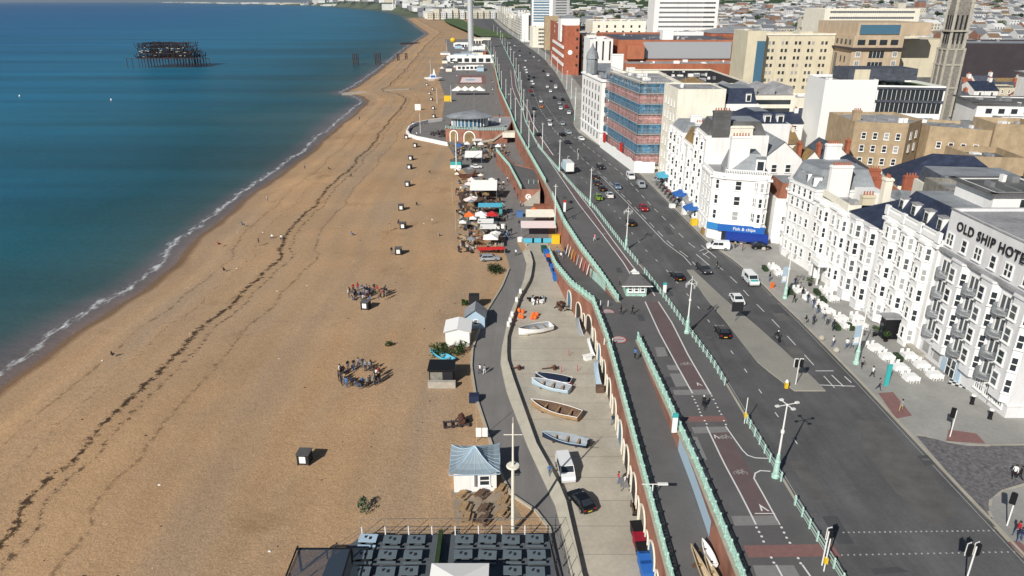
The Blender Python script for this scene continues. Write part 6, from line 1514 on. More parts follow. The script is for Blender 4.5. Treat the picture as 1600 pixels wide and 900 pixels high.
def body_mesh(pose):
 J = {'pel': ((0, 0, .95), .13), 'sp': ((0, 0, 1.14), .125), 'ch': ((0, 0, 1.34), .15), 'nk': ((0, 0, 1.49), .062), 'hd': ((0, -.015, 1.61), .095), 'ht': ((0, 0, 1.72), .075), 'ns': ((0, -.115, 1.615), .018)}
 for s, n in ((-1, 'l'), (1, 'r')):
  J['sh' + n] = ((s * .18, 0, 1.42), .068); J['el' + n] = ((s * .25, .02, 1.14), .047); J['wr' + n] = ((s * .25, -.06, .90), .033); J['pm' + n] = ((s * .25, -.08, .82), .036)
  J['hp' + n] = ((s * .10, 0, .90), .095); J['kn' + n] = ((s * .11, -.01, .50), .062); J['an' + n] = ((s * .11, .02, .09), .042); J['to' + n] = ((s * .12, -.16, .04), .036)
 def mv(k, p): J[k] = (p, J[k][1])
 if pose == 'walk':
  mv('knl', (-.10, -.16, .52)); mv('anl', (-.10, -.26, .10)); mv('tol', (-.10, -.44, .07)); mv('knr', (.10, .06, .50)); mv('anr', (.10, .32, .15)); mv('tor', (.10, .22, .04))
  mv('ell', (-.24, .12, 1.15)); mv('wrl', (-.24, .14, .93)); mv('pml', (-.24, .13, .85)); mv('elr', (.24, -.08, 1.15)); mv('wrr', (.22, -.26, .99)); mv('pmr', (.21, -.33, .95))
 if pose == 'talk':
  mv('ell', (-.26, -.02, 1.15)); mv('wrl', (-.12, -.26, 1.12)); mv('pml', (-.06, -.30, 1.15)); mv('knr', (.15, -.02, .5)); mv('anr', (.19, 0, .09)); mv('tor', (.22, -.18, .04))
 if pose == 'sit':
  d = -.72
  for k in J: (x, y, z), r = J[k]; J[k] = ((x, y + (.12 if z > 1.2 else 0), z + d), r) if k[:2] not in ('kn', 'an', 'to') else J[k]
  for s, n in ((-1, 'l'), (1, 'r')): mv('kn' + n, (s * .16, -.36, .46)); mv('an' + n, (s * .15, -.55, .07)); mv('to' + n, (s * .16, -.72, .04)); mv('el' + n, (s * .24, -.1, .46)); mv('wr' + n, (s * .14, -.30, .42)); mv('pm' + n, (s * .10, -.36, .44))
 if pose == 'ride':
  for k in list(J):
   (x, y, z), r = J[k]
   if z > 1.0: J[k] = ((x, y - (z - .95) * .55, z - (z - .95) * .12 + .0), r)
  for s, n in ((-1, 'l'), (1, 'r')): mv('kn' + n, (s * .12, -.34, .72 if s > 0 else .60)); mv('an' + n, (s * .12, -.18, .38 if s > 0 else .16)); mv('to' + n, (s * .12, -.33, .33 if s > 0 else .10)); mv('el' + n, (s * .26, -.38, 1.12)); mv('wr' + n, (s * .24, -.60, 1.04)); mv('pm' + n, (s * .24, -.67, 1.03))
 E = [('pel', 'sp'), ('sp', 'ch'), ('ch', 'nk'), ('nk', 'hd'), ('hd', 'ht'), ('hd', 'ns')]
 for n in 'lr': E += [('ch', 'sh' + n), ('sh' + n, 'el' + n), ('el' + n, 'wr' + n), ('wr' + n, 'pm' + n), ('pel', 'hp' + n), ('hp' + n, 'kn' + n), ('kn' + n, 'an' + n), ('an' + n, 'to' + n)]
 keys = list(J); me = bpy.data.meshes.new('body'); me.from_pydata([J[k][0] for k in keys], [(keys.index(a), keys.index(b)) for a, b in E], [])
 o = bpy.data.objects.new('tmp', me); col.objects.link(o)
 sk = o.modifiers.new('s', 'SKIN'); sv = me.skin_vertices[0].data
 for i, k in enumerate(keys): sv[i].radius = (J[k][1], J[k][1] * (.8 if k in ('pel', 'sp', 'ch') else 1))
 sv[0].use_root = True; ss = o.modifiers.new('d', 'SUBSURF'); ss.levels = 1; ss.render_levels = 1
 dg = bpy.context.evaluated_depsgraph_get(); res = bpy.data.meshes.new_from_object(o.evaluated_get(dg)); bpy.data.objects.remove(o)
 V = [v.co.copy() for v in res.vertices]; F = [tuple(p.vertices) for p in res.polygons]; bpy.data.meshes.remove(res)
 mb = MB(); mb.v = [tuple(v) for v in V]; mb.f = F; ends = {k: Vector(J[k][0]) for k in keys}
 def near(c, a, b):
  a, b = ends[a], ends[b]; t = max(0, min(1, (c - a).dot(b - a) / max(1e-6, (b - a).length_squared))); return (c - a - (b - a) * t).length
 for f in F:
  c = sum((V[i] for i in f), Vector()) / len(f)
  best = min(((near(c, a, b) - (J[a][1] + J[b][1]) / 2 * .9, a, b) for a, b in E))
  a, b = best[1], best[2]
  if a in ('nk', 'hd') or b in ('hd', 'ht', 'ns'): m = 0
  elif b[:2] == 'pm' or (b[:2] == 'wr' and (c - ends[b]).length < .06): m = 0
  elif b[:2] in ('sh', 'el', 'wr') or b in ('sp', 'ch', 'nk'): m = 1
  elif b[:2] == 'to': m = 3
  else: m = 2
  mb.m.append(m)
 for n, s in (('l', -1), ('r', 1)):           # fingers and thumb leave the palm
  w, p = ends['wr' + n], ends['pm' + n]; d = (p - w).normalized(); side = Vector((0, 1, 0)) if abs(d.z) > .5 else Vector((1, 0, 0)); cr = d.cross(side).normalized()
  side = cr.cross(d)
  for k in range(4):
   L_ = (.065, .075, .07, .055)[k]; q = p + side * (k - 1.5) * .019 + d * .02; m1 = q + d * L_ * .55; e = m1 + (d + cr * .5).normalized() * L_ * .5
   mb.tube(q, m1, .009, .008, 4, 0); mb.tube(m1, e, .008, .006, 4, 0)
  q = p - side * .03 - d * .02; mb.tube(q, q - side * .03 + d * .035, .011, .008, 4, 0)
 hair = MB(); h, t = ends['hd'], ends['ht']
 hair.lathe(h.x, h.y + .02, [(.02, h.z - .07), (.085, h.z - .05), (.115, h.z + .03), (.105, h.z + .10), (.06, h.z + .155), (.01, h.z + .17)], 10, 0, 1, 1.05)
 face = []
 return mb, hair
PB = {k: body_mesh(k) for k in ('stand', 'walk', 'talk', 'sit', 'ride')}
PM = {}
def person(x, y, z, rz, pose, top, bot, label, hair='hair_dark', skin='skin_a', group=None, s=1.0):
 key = (pose, top, bot, skin); mb, hr = PB[pose]
 if key not in PM: PM[key] = mb.mesh('person', [skin, top, bot, 'c_black'], True)
 hk = (pose, hair)
 if hk not in PM: PM[hk] = hr.mesh('hair', hair, True)
 o = ob('person', PM[key], None, (x, y, z), rz); tag(o, label, 'person', group); ob('hair', PM[hk], o)
 if s != 1: o.scale = (s, s, s)
 return o
TW = {'c_black': 'black', 'c_navy': 'navy', 'c_white': 'white', 'c_grey': 'grey', 'c_red': 'red', 'c_blue': 'blue', 'c_pink': 'pink', 'c_tan': 'tan', 'c_green': 'green', 'c_hiviz': 'yellow'}
pr = random.Random(5)
TOPS = ['c_black', 'c_black', 'c_navy', 'c_white', 'c_grey', 'c_black', 'c_blue', 'c_navy', 'c_black', 'c_white', 'c_red', 'c_grey']; BOTS = ['c_black', 'c_denim', 'c_denim', 'c_navy', 'c_tan', 'c_black']
def crowd(pts, where, z='0', face=None, poses=('stand', 'talk', 'walk')):
 for k, (px, py) in enumerate(pts):
  p = gp(px, py, 0) if z == '0' else gu(px, py); t, b = pr.choice(TOPS), pr.choice(BOTS)
  a = pr.uniform(0, 6.3) if face is None else math.atan2(face.y - p.y, face.x - p.x) + PI / 2
  po = pr.choice(poses); sitting = 'sitting' if po == 'sit' else 'standing' if po != 'walk' else 'walking'
  person(p.x, p.y, p.z + (.04 if z == '0' else .06), a, po, t, b, f'person in {TW[t]} top {sitting} {where}', pr.choice(['hair_dark', 'hair_dark', 'hair_fair']), pr.choice(['skin_a', 'skin_a', 'skin_b']), s=1.12, group=f'people in {TW[t]} tops {sitting} {where}'[:90])
c1 = gp(563, 592, 0)
ring = [(562 + 31 * math.cos(a) + pr.uniform(-3, 3), 592 + 15 * math.sin(a) + pr.uniform(-2, 2)) for a in [i * 2 * PI / 38 for i in range(38)]]
crowd(ring, 'in the ring of people on the beach', face=c1, poses=('stand', 'talk', 'sit'))
ring2 = [(574 + pr.uniform(-30, 32), 467 + pr.uniform(-12, 3)) for i in range(38)]
crowd(ring2, 'in the group around the black box on the beach', face=gp(574, 470, 0), poses=('stand', 'talk', 'sit'))
for x, y, t, b, po, lb in ((750, 584, 'c_white', 'c_navy', 'walk', 'person in white top walking beside a companion on the lower promenade road'), (757, 585, 'c_grey', 'c_white', 'walk', 'person in grey top walking beside the one in white on the promenade road'),
                           (806, 400, 'c_white', 'c_black', 'walk', 'lone person with dark hair crossing the lower promenade by the blue windbreaks'), (676, 350, 'c_white', 'c_tan', 'stand', 'lone person in white standing on open shingle right of the boxes'),
                           (350, 424, 'c_black', 'c_black', 'sit', 'lone dark figure sitting high on the empty middle beach'), (176, 557, 'c_black', 'c_denim', 'sit', 'lone dark figure sitting near the water at the left'),
                           (514, 265, 'c_black', 'c_black', 'sit', 'dark figure sitting on the beach near the distant waterline'), (549, 276, 'c_navy', 'c_black', 'sit', 'figure sitting on the far beach right of another'),
                           (562, 188, 'c_black', 'c_black', 'stand', 'tiny dark figure standing by the water near the groyne'), (957, 664, 'c_navy', 'c_denim', 'walk', 'person in navy walking close under the arches wall'), (966, 755, 'c_red', 'c_blue', 'talk', 'person in red standing at the small stall by the arches'), (976, 760, 'c_white', 'c_grey', 'talk', 'person in white at the small stall by the arches'), (858, 748, 'c_blue', 'c_denim', 'walk', 'person in blue walking on the low wall beside the minivan')):
 p = gp(x, y, 0); person(p.x, p.y, .04 if x != 858 else .5, pr.uniform(0, 6), po, t, b, lb)
for x, y, t, b, po, lb in ((929, 377, 'c_pink', 'c_white', 'walk', 'person in pink walking alone on the upper promenade'), (969, 446, 'c_red', 'c_black', 'stand', 'person in red leaning on the railing beside the shelter'), (970, 492, 'c_black', 'c_black', 'walk', 'person in black walking away near the upper painted disc'), (988, 492, 'c_black', 'c_black', 'walk', 'person in black in the middle of the upper promenade below the shelter'), (992, 561, 'c_blue', 'c_black', 'stand', 'person in blue at the end of the foreground mint railing'),
                           (1385, 600, 'c_navy', 'c_black', 'stand', 'person in navy among the terrace tables by the hotel'), (1362, 590, 'c_white', 'c_black', 'walk', 'person in white on the pavement below the lamp banner'), (1583, 748, 'c_white', 'c_black', 'walk', 'person in white coat crossing the cobbled street'), (1592, 750, 'c_black', 'c_black', 'walk', 'person in black crossing the cobbled street beside a white coat'), (1588, 838, 'c_red', 'c_denim', 'walk', 'person in red at the bottom right pavement corner'), (1592, 848, 'c_navy', 'c_denim', 'walk', 'person in navy at the bottom right pavement corner'), (1160, 392, 'c_red', 'c_black', 'stand', 'person in red between the van and the black car'), (1148, 388, 'c_tan', 'c_black', 'stand', 'person in tan behind the parked white van'), (1120, 421, 'c_black', 'c_black', 'walk', 'person in black crossing at the head of the traffic island'), (1258, 508, 'c_black', 'c_grey', 'walk', 'small dark figure on the wide pavement near the kerb'), (1322, 545, 'c_white', 'c_denim', 'walk', 'person in white walking along the hotel pavement'), (1330, 545, 'c_grey', 'c_denim', 'walk', 'person in grey walking along the hotel pavement')):
 p = gu(x, y); person(p.x, p.y, p.z + .06, pr.uniform(0, 6), po, t, b, lb)
crowd([(800 + pr.uniform(-22, 25), y + pr.uniform(-4, 4)) for y in range(245, 350, 5)], 'on the lower promenade between the bars and the brick wall')
crowd([(870 + i * 3.2, 398 + (i % 4) * 4) for i in range(9)], 'by the surf boards at the foot of the far ramp')
crowd([(pr.uniform(700, 790), pr.uniform(226, 250)) for _ in range(16)], 'in front of the round grey roofed bar')
crowd([(pr.uniform(680, 760), pr.uniform(102, 122)) for _ in range(18)], 'on the far promenade near the tower')
crowd([(pr.uniform(768, 800), pr.uniform(110, 190)) for _ in range(12)], 'on the far upper promenade', 'u')
crowd([(1240 + i * 7.5 + pr.uniform(-2, 2), 448 + i * 8.6) for i in range(9)], 'between the terrace tables and the hotels', 'u')
crowd([(pr.uniform(620, 700), pr.uniform(130, 220)) for _ in range(7)], 'on the far end of the beach', poses=('walk', 'sit'))
def bike_pat(motor=False, c='black'):
 out = []
 for x in (-.55, .55):
  t = MB(); r = .34
  for k in range(14):
   a, b = 2 * PI * k / 14, 2 * PI * (k + 1) / 14; t.tube((r * math.cos(a), 0, r * math.sin(a)), (r * math.cos(b), 0, r * math.sin(b)), .06 if motor else .022, n=5)
  if motor: t.tube((0, -.05, 0), (0, .05, 0), .16, n=8)
  out.append(part('wheel', t, 'rubber', (x * (1.25 if motor else 1), 0, .36)))
 f = MB()
 for p, q in (((-.55, .36), (-.15, .85)), ((-.15, .85), (.42, .85)), ((-.1, .4), (.42, .85)), ((-.55, .36), (-.1, .4)), ((-.15, .85), (-.1, .4)), ((.55, .36), (.4, 1.0))): f.tube((p[0], 0, p[1]), (q[0], 0, q[1]), .03, n=5)
 out.append(part('frame', f, c)); h = MB(); h.tube((.38, -.26, 1.02), (.38, .26, 1.02), .025, n=5); out.append(part('handlebar', h, 'black')); s = MB(); s.box(-.35, -.1, .88, -.02, .1, .95); out.append(part('saddle', s, 'black'))
 if motor:
  b = MB(); b.box(-.25, -.17, .35, .25, .17, .65); out.append(part('engine', b, 'metal_grey')); b = MB(); b.lathe(.12, 0, [(.05, .7), (.2, .78), (.17, .95), (.05, 1.0)], 8, 0, 1.5, .8); out.append(part('fuel_tank', b, c))
 return out
BK = bike_pat(); MK = {c: bike_pat(True, c) for c in ('black', 'car_silver', 'car_red')}
p = gu(1099, 638); spawn(BK, 'bicycle', 'bicycle under the rider on the foreground red cycle lane', 'bicycle', (p.x, p.y, p.z + .07), PI / 2)
person(p.x, p.y - .15, p.z + .12, 0 + PI, 'ride', 'c_black', 'c_black', 'cyclist in black riding on the foreground red cycle lane', 'c_white')
p = gu(1214, 531); spawn(MK['black'], 'motorbike', 'motorbike riding towards the camera beside the traffic island', 'motorbike', (p.x, p.y, p.z - .04), -PI / 2, None, 1.1)
person(p.x, p.y + .2, p.z + .02, 0, 'ride', 'c_black', 'c_black', 'rider in black on the motorbike beside the traffic island', 'c_white')
for k in range(14):
 c = pr.choice(['black', 'black', 'car_silver', 'car_red']); p = gu(1030 + k * 2.2 + (k % 2) * 4, 290 + k * 2.5)
 spawn(MK[c], 'motorbike', f'{"black" if c == "black" else "silver" if c == "car_silver" else "red"} motorbike parked in the row in front of the white terrace', 'motorbike', (p.x, p.y, p.z + .08), .2 + pr.uniform(-.15, .15), f'{"black" if c == "black" else "silver" if c == "car_silver" else "red"} motorbikes parked in a row', 1.15)
def boat(px, py, L_, W, H_, a, hullm, inm, label, z=0, rim='trim_white', cover=None, tilt=0, thw=3, loc=None, name='boat', pitch=0, engine=False):
 if loc is None or tilt: L_ *= 1.18; W *= 1.22; H_ *= 1.15
 p = gp(px, py, z) if loc is None else Vector(loc); root = thing(name, label, 'boat', (p.x, p.y, p.z + .05), R(a))
 root.rotation_euler = (R(tilt), R(pitch), R(a))
 n = 12; hull = MB(); inn = MB(); rm = MB()
 def sec(t):                       # t 0 stern .. 1 bow
  b = W / 2 * (max(0.0, 1 - max(0, (t - .35) / .65) ** 2.2)) * (.78 + .22 * min(1, t / .3)); sh = H_ * (1 + .35 * max(0, t - .4) ** 1.5 / .46); kz = .0 + .25 * H_ * max(0, (t - .75) / .25) ** 2
  x = -L_ / 2 + L_ * t
  return [(x, -b, sh), (x, -b * .92, kz + (sh - kz) * .45), (x, -b * .5, kz + .06), (x, 0, kz), (x, b * .5, kz + .06), (x, b * .92, kz + (sh - kz) * .45), (x, b, sh)]
 S = [sec(k / n) for k in range(n + 1)]
 for k in range(n):
  for j in range(6):
   hull.poly([S[k][j], S[k + 1][j], S[k + 1][j + 1], S[k][j + 1]][::-1])
   q = [Vector(v) for v in (S[k][j], S[k + 1][j], S[k + 1][j + 1], S[k][j + 1])]
   inn.poly([(v.x, v.y * .9, v.z * .9 + .09 * H_ + (.02 if v.z < .9 * H_ else -.0)) for v in q])
  for j in (0, 6): rm.tube(S[k][j], S[k + 1][j], .045, n=5)
 hull.poly([S[0][j] for j in range(7)]); rm.tube(S[0][0], S[0][6], .04, n=5)
 hull.build('hull', hullm, root); inn.build('inside', inm, root); rm.build('gunwale', rim, root)
 for k in range(thw):
  t = .2 + .5 * k / max(1, thw - 1); s = sec(t); mb = MB(); mb.box(s[0][0] - .13, s[0][1] * .9, H_ * .72, s[0][0] + .13, s[6][1] * .9, H_ * .77); mb.build('thwart', inm if cover else 'wood', root)
 if cover:
  mb = MB()
  for k in range(1, n - 1):
   a_, b_ = S[k], S[k + 1]; mb.poly([a_[0], b_[0], (b_[3][0], 0, b_[0][2] + .28 * H_), (a_[3][0], 0, a_[0][2] + .28 * H_)]); mb.poly([(a_[3][0], 0, a_[0][2] + .28 * H_), (b_[3][0], 0, b_[0][2] + .28 * H_), b_[6], a_[6]])
  mb.build('cover', cover, root)
 if engine: mb = MB(); mb.box(-L_ / 2 - .35, -.18, .3, -L_ / 2, .18, 1.1); mb.build('outboard_motor', 'black', root)
 if not tilt: mb = MB(); mb.box(-L_ * .3, -.6, -.05, -L_ * .25, .6, .12); mb.box(L_ * .2, -.6, -.05, L_ * .25, .6, .14); mb.build('cradle', 'wood_dark', root)
 return root
boat(836, 520, 5.6, 2.3, 1.0, 205, 'trim_white', 'boat_grey', 'white hulled open boat with grey inside, farthest in the yard', engine=False)
boat(860, 608, 5.4, 2.0, .8, 155, 'boat_blue', 'boat_grey', 'pale blue boat with dark tarpaulin, next to the wooden one')
boat(864, 597, 5.0, 1.9, .75, 160, 'boat_navy', 'boat_navy', 'dark covered boat lying against the pale blue boat', cover='boat_navy')
boat(867, 647, 6.6, 2.2, .95, 153, 'wood', 'wood_dark', 'old brown wooden rowing boat with white rim in the yard')
boat(882, 692, 5.4, 1.7, .7, 160, 'boat_navy', 'boat_grey', 'slim navy boat with red bow tip, nearest in the yard', rim='boat_blue', engine=True)
boat(0, 0, 5.4, 1.7, .7, 90, 'boat_grey', 'boat_grey', 'grey boat stood up on its side against the arches wall', tilt=70, loc=(11.9, 119.0, 0.4))
boat(0, 0, 6.4, 1.6, .7, 88, 'boat_blue', 'boat_blue', 'long light blue boat stood on its side against the arches wall', tilt=72, loc=(13.3, 101.0, 0.4))
boat(0, 0, 5.2, 1.2, .5, 92, 'trim_white', 'boat_blue', 'narrow white skiff leaning on the arches behind the white table', tilt=65, loc=(13.3, 110.5, 0.4))
boat(690, 560, 4.6, 1.3, .6, 140, 'cyan', 'cyan', 'small bright blue rowing boat on the shingle behind the black hut', rim='cyan')
for k, (x, y, L_, m, lb) in enumerate(((18.0, 51.0, 8.5, 'wood_pale', 'long pale yellow rowing hull stored on the ramp, left one'), (18.9, 50.4, 7.0, 'wood_pale', 'pale yellow rowing hull stored next to the ramp wall'), (19.0, 54.2, 3.4, 'trim_white', 'white board propped on the stored rowing hulls'))):
 boat(0, 0, L_, .85, .45, 96, m, m, lb, loc=(x, y, zr(y) + .4), rim=m, thw=2 if k < 2 else 0)
# ================================================================ things on the beach and lower promenade
def mb_new(): return MB()
fr = MB(); bx_ = MB(); pic = MB()
bx_.box(-.95, -.95, .15, .95, .95, 1.95); pic.box(-.55, -.98, .45, .45, -.955, 1.65); lid = MB(); lid.box(-1.05, -1.05, 1.95, 1.05, 1.05, 2.05)
for x in (-.9, .9):
 for y in (-.9, .9): fr.box(x - .06, y - .06, 0, x + .06, y + .06, .15)
BOXP = [part('box', bx_, 'soft_black', subs=[sub('picture', pic, 'trim_white')]), part('lid', lid, 'dark_roof'), part('foot', fr, 'black')]
bl = {(477, 722): 'nearest black display box with white picture, alone on the near shingle', (572, 482): 'black display box with people gathered behind it on the shingle', (623, 397): 'first black display box of the beach row beyond the crowd', (630, 357): 'second black display box of the beach row', (627, 328): 'third black display box of the beach row'}
for (x, y) in [(477, 722), (572, 482), (623, 397), (630, 357), (627, 328), (637, 291), (640, 264), (642, 250), (649, 230), (635, 217), (646, 196), (678, 184), (677, 171), (674, 157), (671, 148), (676, 141), (667, 134)]:
 p = gp(x, y); spawn(BOXP, 'display_box', bl.get((x, y), 'small black display box with white picture far up the beach'), 'display box', (p.x, p.y, 0), pr.uniform(-.15, .15), 'display boxes standing far up the beach' if (x, y) not in bl else 'display boxes set out on the beach', .82)
def bush(px, py, r, h, m, label, seed, n=420, leaf=.22):
 p = gp(px, py); f = foliage(n, r, h, leaf, seed, 7, h * .45); tag(ob('bush', f.mesh('bush', m), None, (p.x, p.y, 0)), label, 'bush')
bush(572, 797, 1.0, 1.3, 'leaf_pale', 'small spiky grey green bush alone on the near shingle', 1, 300, .17); bush(608, 541, .8, .9, 'leaf', 'small low bush between the two groups of people', 2, 160, .18)
bush(773, 425, 2.4, 1.5, 'leaf_dark', 'round dark bush beside the silver estate car', 3, 700); bush(688, 553, 1.9, 1.5, 'leaf', 'dark green bush left in front of the white shed', 4, 600); bush(715, 552, 1.9, 1.6, 'leaf', 'dark green bush right in front of the white shed', 5, 600); bush(727, 478, .9, 1.1, 'leaf', 'small bush left of the tall black box', 6, 200)
def box_thing(name, label, cat, c, lx, ly, h, m, a=0, z=0, extra=None):
 mb = MB(); mb.obox(0, 0, 0, lx, ly, h, 0, 0)
 return tag(mb.build(name, m, None, (c.x, c.y, z), a), label, cat)
def hut(name, label, cat, x0, y0, x1, y1, h, wall, roof, rh, kind='gable', wins=(), dark=None):
 b = Bld(name, label, cat, rect(x0, y0, x1, y1), .0, h, wall, roof=kind, roof_mat=roof, rh=rh)
 for e, u, z, w, hh in wins: b.win(e, u, z, w, hh, 'sash')
 return b
k1 = Bld('beach_kiosk', 'white beach kiosk with swept blue grey tent roof beside the tall mast', 'kiosk', [(-7.1, 71.6), (-1.9, 71.9), (-2.1, 77.0), (-7.3, 76.7)], 0, 2.9, 'stucco', roof='flat', roof_mat='flat_roof', para=.1)
rf = MB(); E_ = [(-7.6, 71.1), (-1.45, 71.4), (-1.6, 77.4), (-7.8, 77.1)]; c = Vector((-4.6, 74.3, 4.9)); N_ = 6
for i in range(4):
 a, b = Vector((*E_[i], 2.9)), Vector((*E_[(i + 1) % 4], 2.9))
 for k in range(N_):
  for j in range(4):
   f = lambda u, t: (a.lerp(b, u)).lerp(c, t) + Vector((0, 0, -.55 * math.sin(PI * t) + .28 * (4 * (u - .5) ** 2) * (1 - t)))
   rf.poly([f(k / N_, j / 4), f((k + 1) / N_, j / 4), f((k + 1) / N_, (j + 1) / 4), f(k / N_, (j + 1) / 4)])
k1.extra('tent_roof', rf, 'blue_grey_roof')
rib_ = MB()
for i in range(4):
 a, b = Vector((*E_[i], 2.9)), Vector((*E_[(i + 1) % 4], 2.9)); rib_.tube(a + Vector((0, 0, -.02)), b + Vector((0, 0, -.02)), .06, n=4)
 for k in range(N_):
  u = k / N_
  for j in range(4):
   f = lambda u, t: (a.lerp(b, u)).lerp(c, t) + Vector((0, 0, .03 - .55 * math.sin(PI * t) + .28 * (4 * (u - .5) ** 2) * (1 - t)))
   rib_.tube(f(u, j / 4), f(u, (j + 1) / 4), .03 if k else .055, n=4)
k1.extra('roof_seam', rib_, 'boat_blue'); k1.win(0, .72, .9, 1.3, 1.5, 'sash'); mb = MB(); mb.box(-4.6, 71.5, .9, -4.35, 71.72, 2.8); k1.extra('gutter', mb, 'metal_grey')
hut('beach_shed', 'white shed with flat white roof behind two bushes', 'shed', -11.6, 111.5, -7.4, 116.2, 2.9, 'trim_white', 'trim_white', .5, 'gable')
hut('beach_hut', 'small white hut with grey gabled roof beside the promenade kerb', 'hut', -8.6, 118.6, -5.0, 122.4, 2.5, 'boat_blue', 'lead', 1.3, 'gable', ((0, .55, .9, .8, 1.0),))
p = gp(741, 480); box_thing('storage_box', 'tall plain black box beside the small grey roofed hut', 'storage box', p, 2.0, 1.6, 2.7, 'soft_black')
g = gp(690, 600); st_ = thing('refreshment_hut', 'black flat roofed hut with rough stone counter near the cyan boat', 'hut', (g.x, g.y, 0)); q = MB(); q.box(-1.9, -.2, 0, 1.8, 2.8, 2.5); q.build('cabin', 'soft_black', st_); q = MB(); q.box(-2.1, -.5, 2.5, 2.1, 3.1, 2.75); q.build('roof', 'black', st_); q = MB(); q.box(-2.0, -1.4, 0, 2.3, -.7, 1.1); q.build('counter', 'flint_trim', st_); q = MB(); q.box(-1.7, -.23, .2, .2, -.2, 2.2); q.build('panel', 'flint', st_)
p = gp(741, 627); box_thing('bin_store', 'navy blue storage bin at the promenade kerb above the winch', 'bin', p, 1.5, 1.2, 1.2, 'c_navy')
p = gp(716, 664); wt = thing('winch', 'rusty dark timber winch lying on the shingle', 'winch', (p.x, p.y, 0), .15); q = MB()
for y in (-.7, .7): q.tube((-2, y, .2), (1.6, y * .7, .35), .14, n=5); q.tube((-.4, y, .3), (.7, y, 1.6), .1, n=5)
for x in (-2, -.9, .3, 1.5): q.tube((x, -.9, .25), (x, .9, .25), .13, n=5)
q.build('frame', 'rust_dark', wt); q = MB(); q.tube((.5, -.7, 1.0), (.5, .7, 1.0), .5, n=10); q.build('drum', 'rust', wt)
p = gp(753, 690); bt = thing('notice_board', 'pair of white notice boards with thin flagpole behind the kiosk', 'sign', (p.x, p.y, 0)); q = MB(); q.box(-.8, -.05, .8, -.05, .05, 2.2); q.box(.05, -.05, .8, .8, .05, 2.2); q.build('board', 'trim_white', bt); q = MB(); q.tube((-.7, .1, 0), (-.7, .1, 6.2), .05, .03, 6); q.build('pole', 'wood_pale', bt)
mt = thing('mast', 'tall cream flag mast with crossbar rising beside the deck', 'mast', (.1, 64.6, 0)); q = MB(); q.tube((0, 0, 0), (0, 0, 9), .22, .17, 10); q.tube((0, 0, 9), (0, 0, 14.4), .12, .09, 8); q.build('pole', 'stucco_cream', mt); q = MB(); q.lathe(0, 0, [(.7, 8.9), (.75, 9.0), (.7, 9.1)], 12); q.tube((-1.0, 0, 13), (1.0, 0, 13), .05, n=5); q.tube((0, 0, 14.4), (0, 0, 15.2), .03, n=4); q.build('crosstree', 'stucco_cream', mt)
def picnic(m='wood'):
 t = MB(); t.box(-.9, -.38, .70, .9, .38, .75); b1 = MB(); b1.box(-.9, -.85, .42, .9, -.6, .47); b2 = MB(); b2.box(-.9, .6, .42, .9, .85, .47); l = MB()
 for x in (-.65, .65): l.tube((x, -.75, 0), (x, -.25, .7), .05, n=4); l.tube((x, .75, 0), (x, .25, .7), .05, n=4); l.tube((x, -.7, .4), (x, .7, .4), .04, n=4)
 return [part('table_top', t, m), part('bench', b1, m), part('bench', b2, m), part('trestle', l, m)]
PT = {m: picnic(m) for m in ('wood', 'wood_dark', 'orange_brick')}
for k, (x, y) in enumerate(((722, 778), (752, 776), (783, 768), (726, 797), (757, 799), (788, 787), (730, 813), (755, 817), (785, 806))):
 p = gp(x, y); m = ['wood', 'wood_dark', 'wood'][k % 3]; spawn(PT[m], 'picnic_table', f'{"dark" if m == "wood_dark" else "light"} wooden picnic table, {["left", "middle", "right"][k % 3]} one of the {["upper", "middle", "lower"][k // 3]} row below the kiosk', 'picnic table', (p.x, p.y, .03), 1.2 + pr.uniform(-.3, .3), f'{"dark" if m == "wood_dark" else "light"} picnic tables below the kiosk', .85)
flat_poly('terrace_boards', 'wood_dark', [gp(*q, .0) for q in ((705, 765), (782, 758), (818, 812), (712, 818))], .012); mat('gritty', (.30, .24, .18), .95, var=.2, scale=1.0); bpy.data.objects['terrace_boards'].data.materials[0] = M['gritty']
DZ = 1.0
dk = thing('deck_terrace', 'raised dark timber deck terrace at the bottom of the picture', 'deck', (0, -2.6, 0)); q = MB(); q.prism([(-20.5, 40), (6.5, 40), (4.0, 65.8), (-16.5, 65.5), (-19.5, 62)], 0, DZ); q.build('floor', 'deck_grey', dk)
q = MB(); P_ = [(-22.5, 58.5), (-19.6, 61.9), (-16.6, 65.4), (4.0, 65.7), (6.4, 48)]
for a, b in zip(P_, P_[1:]):
 L_ = math.dist(a, b); n = int(L_ / 2.3)
 for h in (1.05, .6): q.tube((*a, DZ + h), (*b, DZ + h), .025, n=4)
q.build('rail', 'metal_grey', dk)
q = MB(); qd = MB(); k = 0
for a, b in zip(P_, P_[1:]):
 n = max(1, int(math.dist(a, b) / 2.35))
 for i in range(n): t = i / n; x, y = a[0] + (b[0] - a[0]) * t, a[1] + (b[1] - a[1]) * t; (q if a[1] > 65 and a[0] < 3.9 else qd).box(x - .06, y - .06, DZ, x + .06, y + .06, DZ + 1.2)
for i, v in enumerate(range(0, len(q.v), 8)): m_ = MB(); m_.v = q.v[v:v + 8]; m_.f = q.f[:6]; m_.m = [0] * 6; m_.build('post', 'metal_white', dk)
for i, v in enumerate(range(0, len(qd.v), 8)): m_ = MB(); m_.v = qd.v[v:v + 8]; m_.f = qd.f[:6]; m_.m = [0] * 6; m_.build('post', 'black', dk)
wf = MB()
for a, b, nn in (((-17, 64.0), (4.9, 64.3), 8), ((4.9, 64.3), (7.4, 48), 8)):
 for h in (2.2, .3): wf.tube((*a, h), (*b, h), .02, n=3)
 for i in range(nn + 1): t = i / nn; x, y = a[0] + (b[0] - a[0]) * t, a[1] + (b[1] - a[1]) * t; wf.tube((x, y, 0), (x, y, 2.2), .035, n=4)
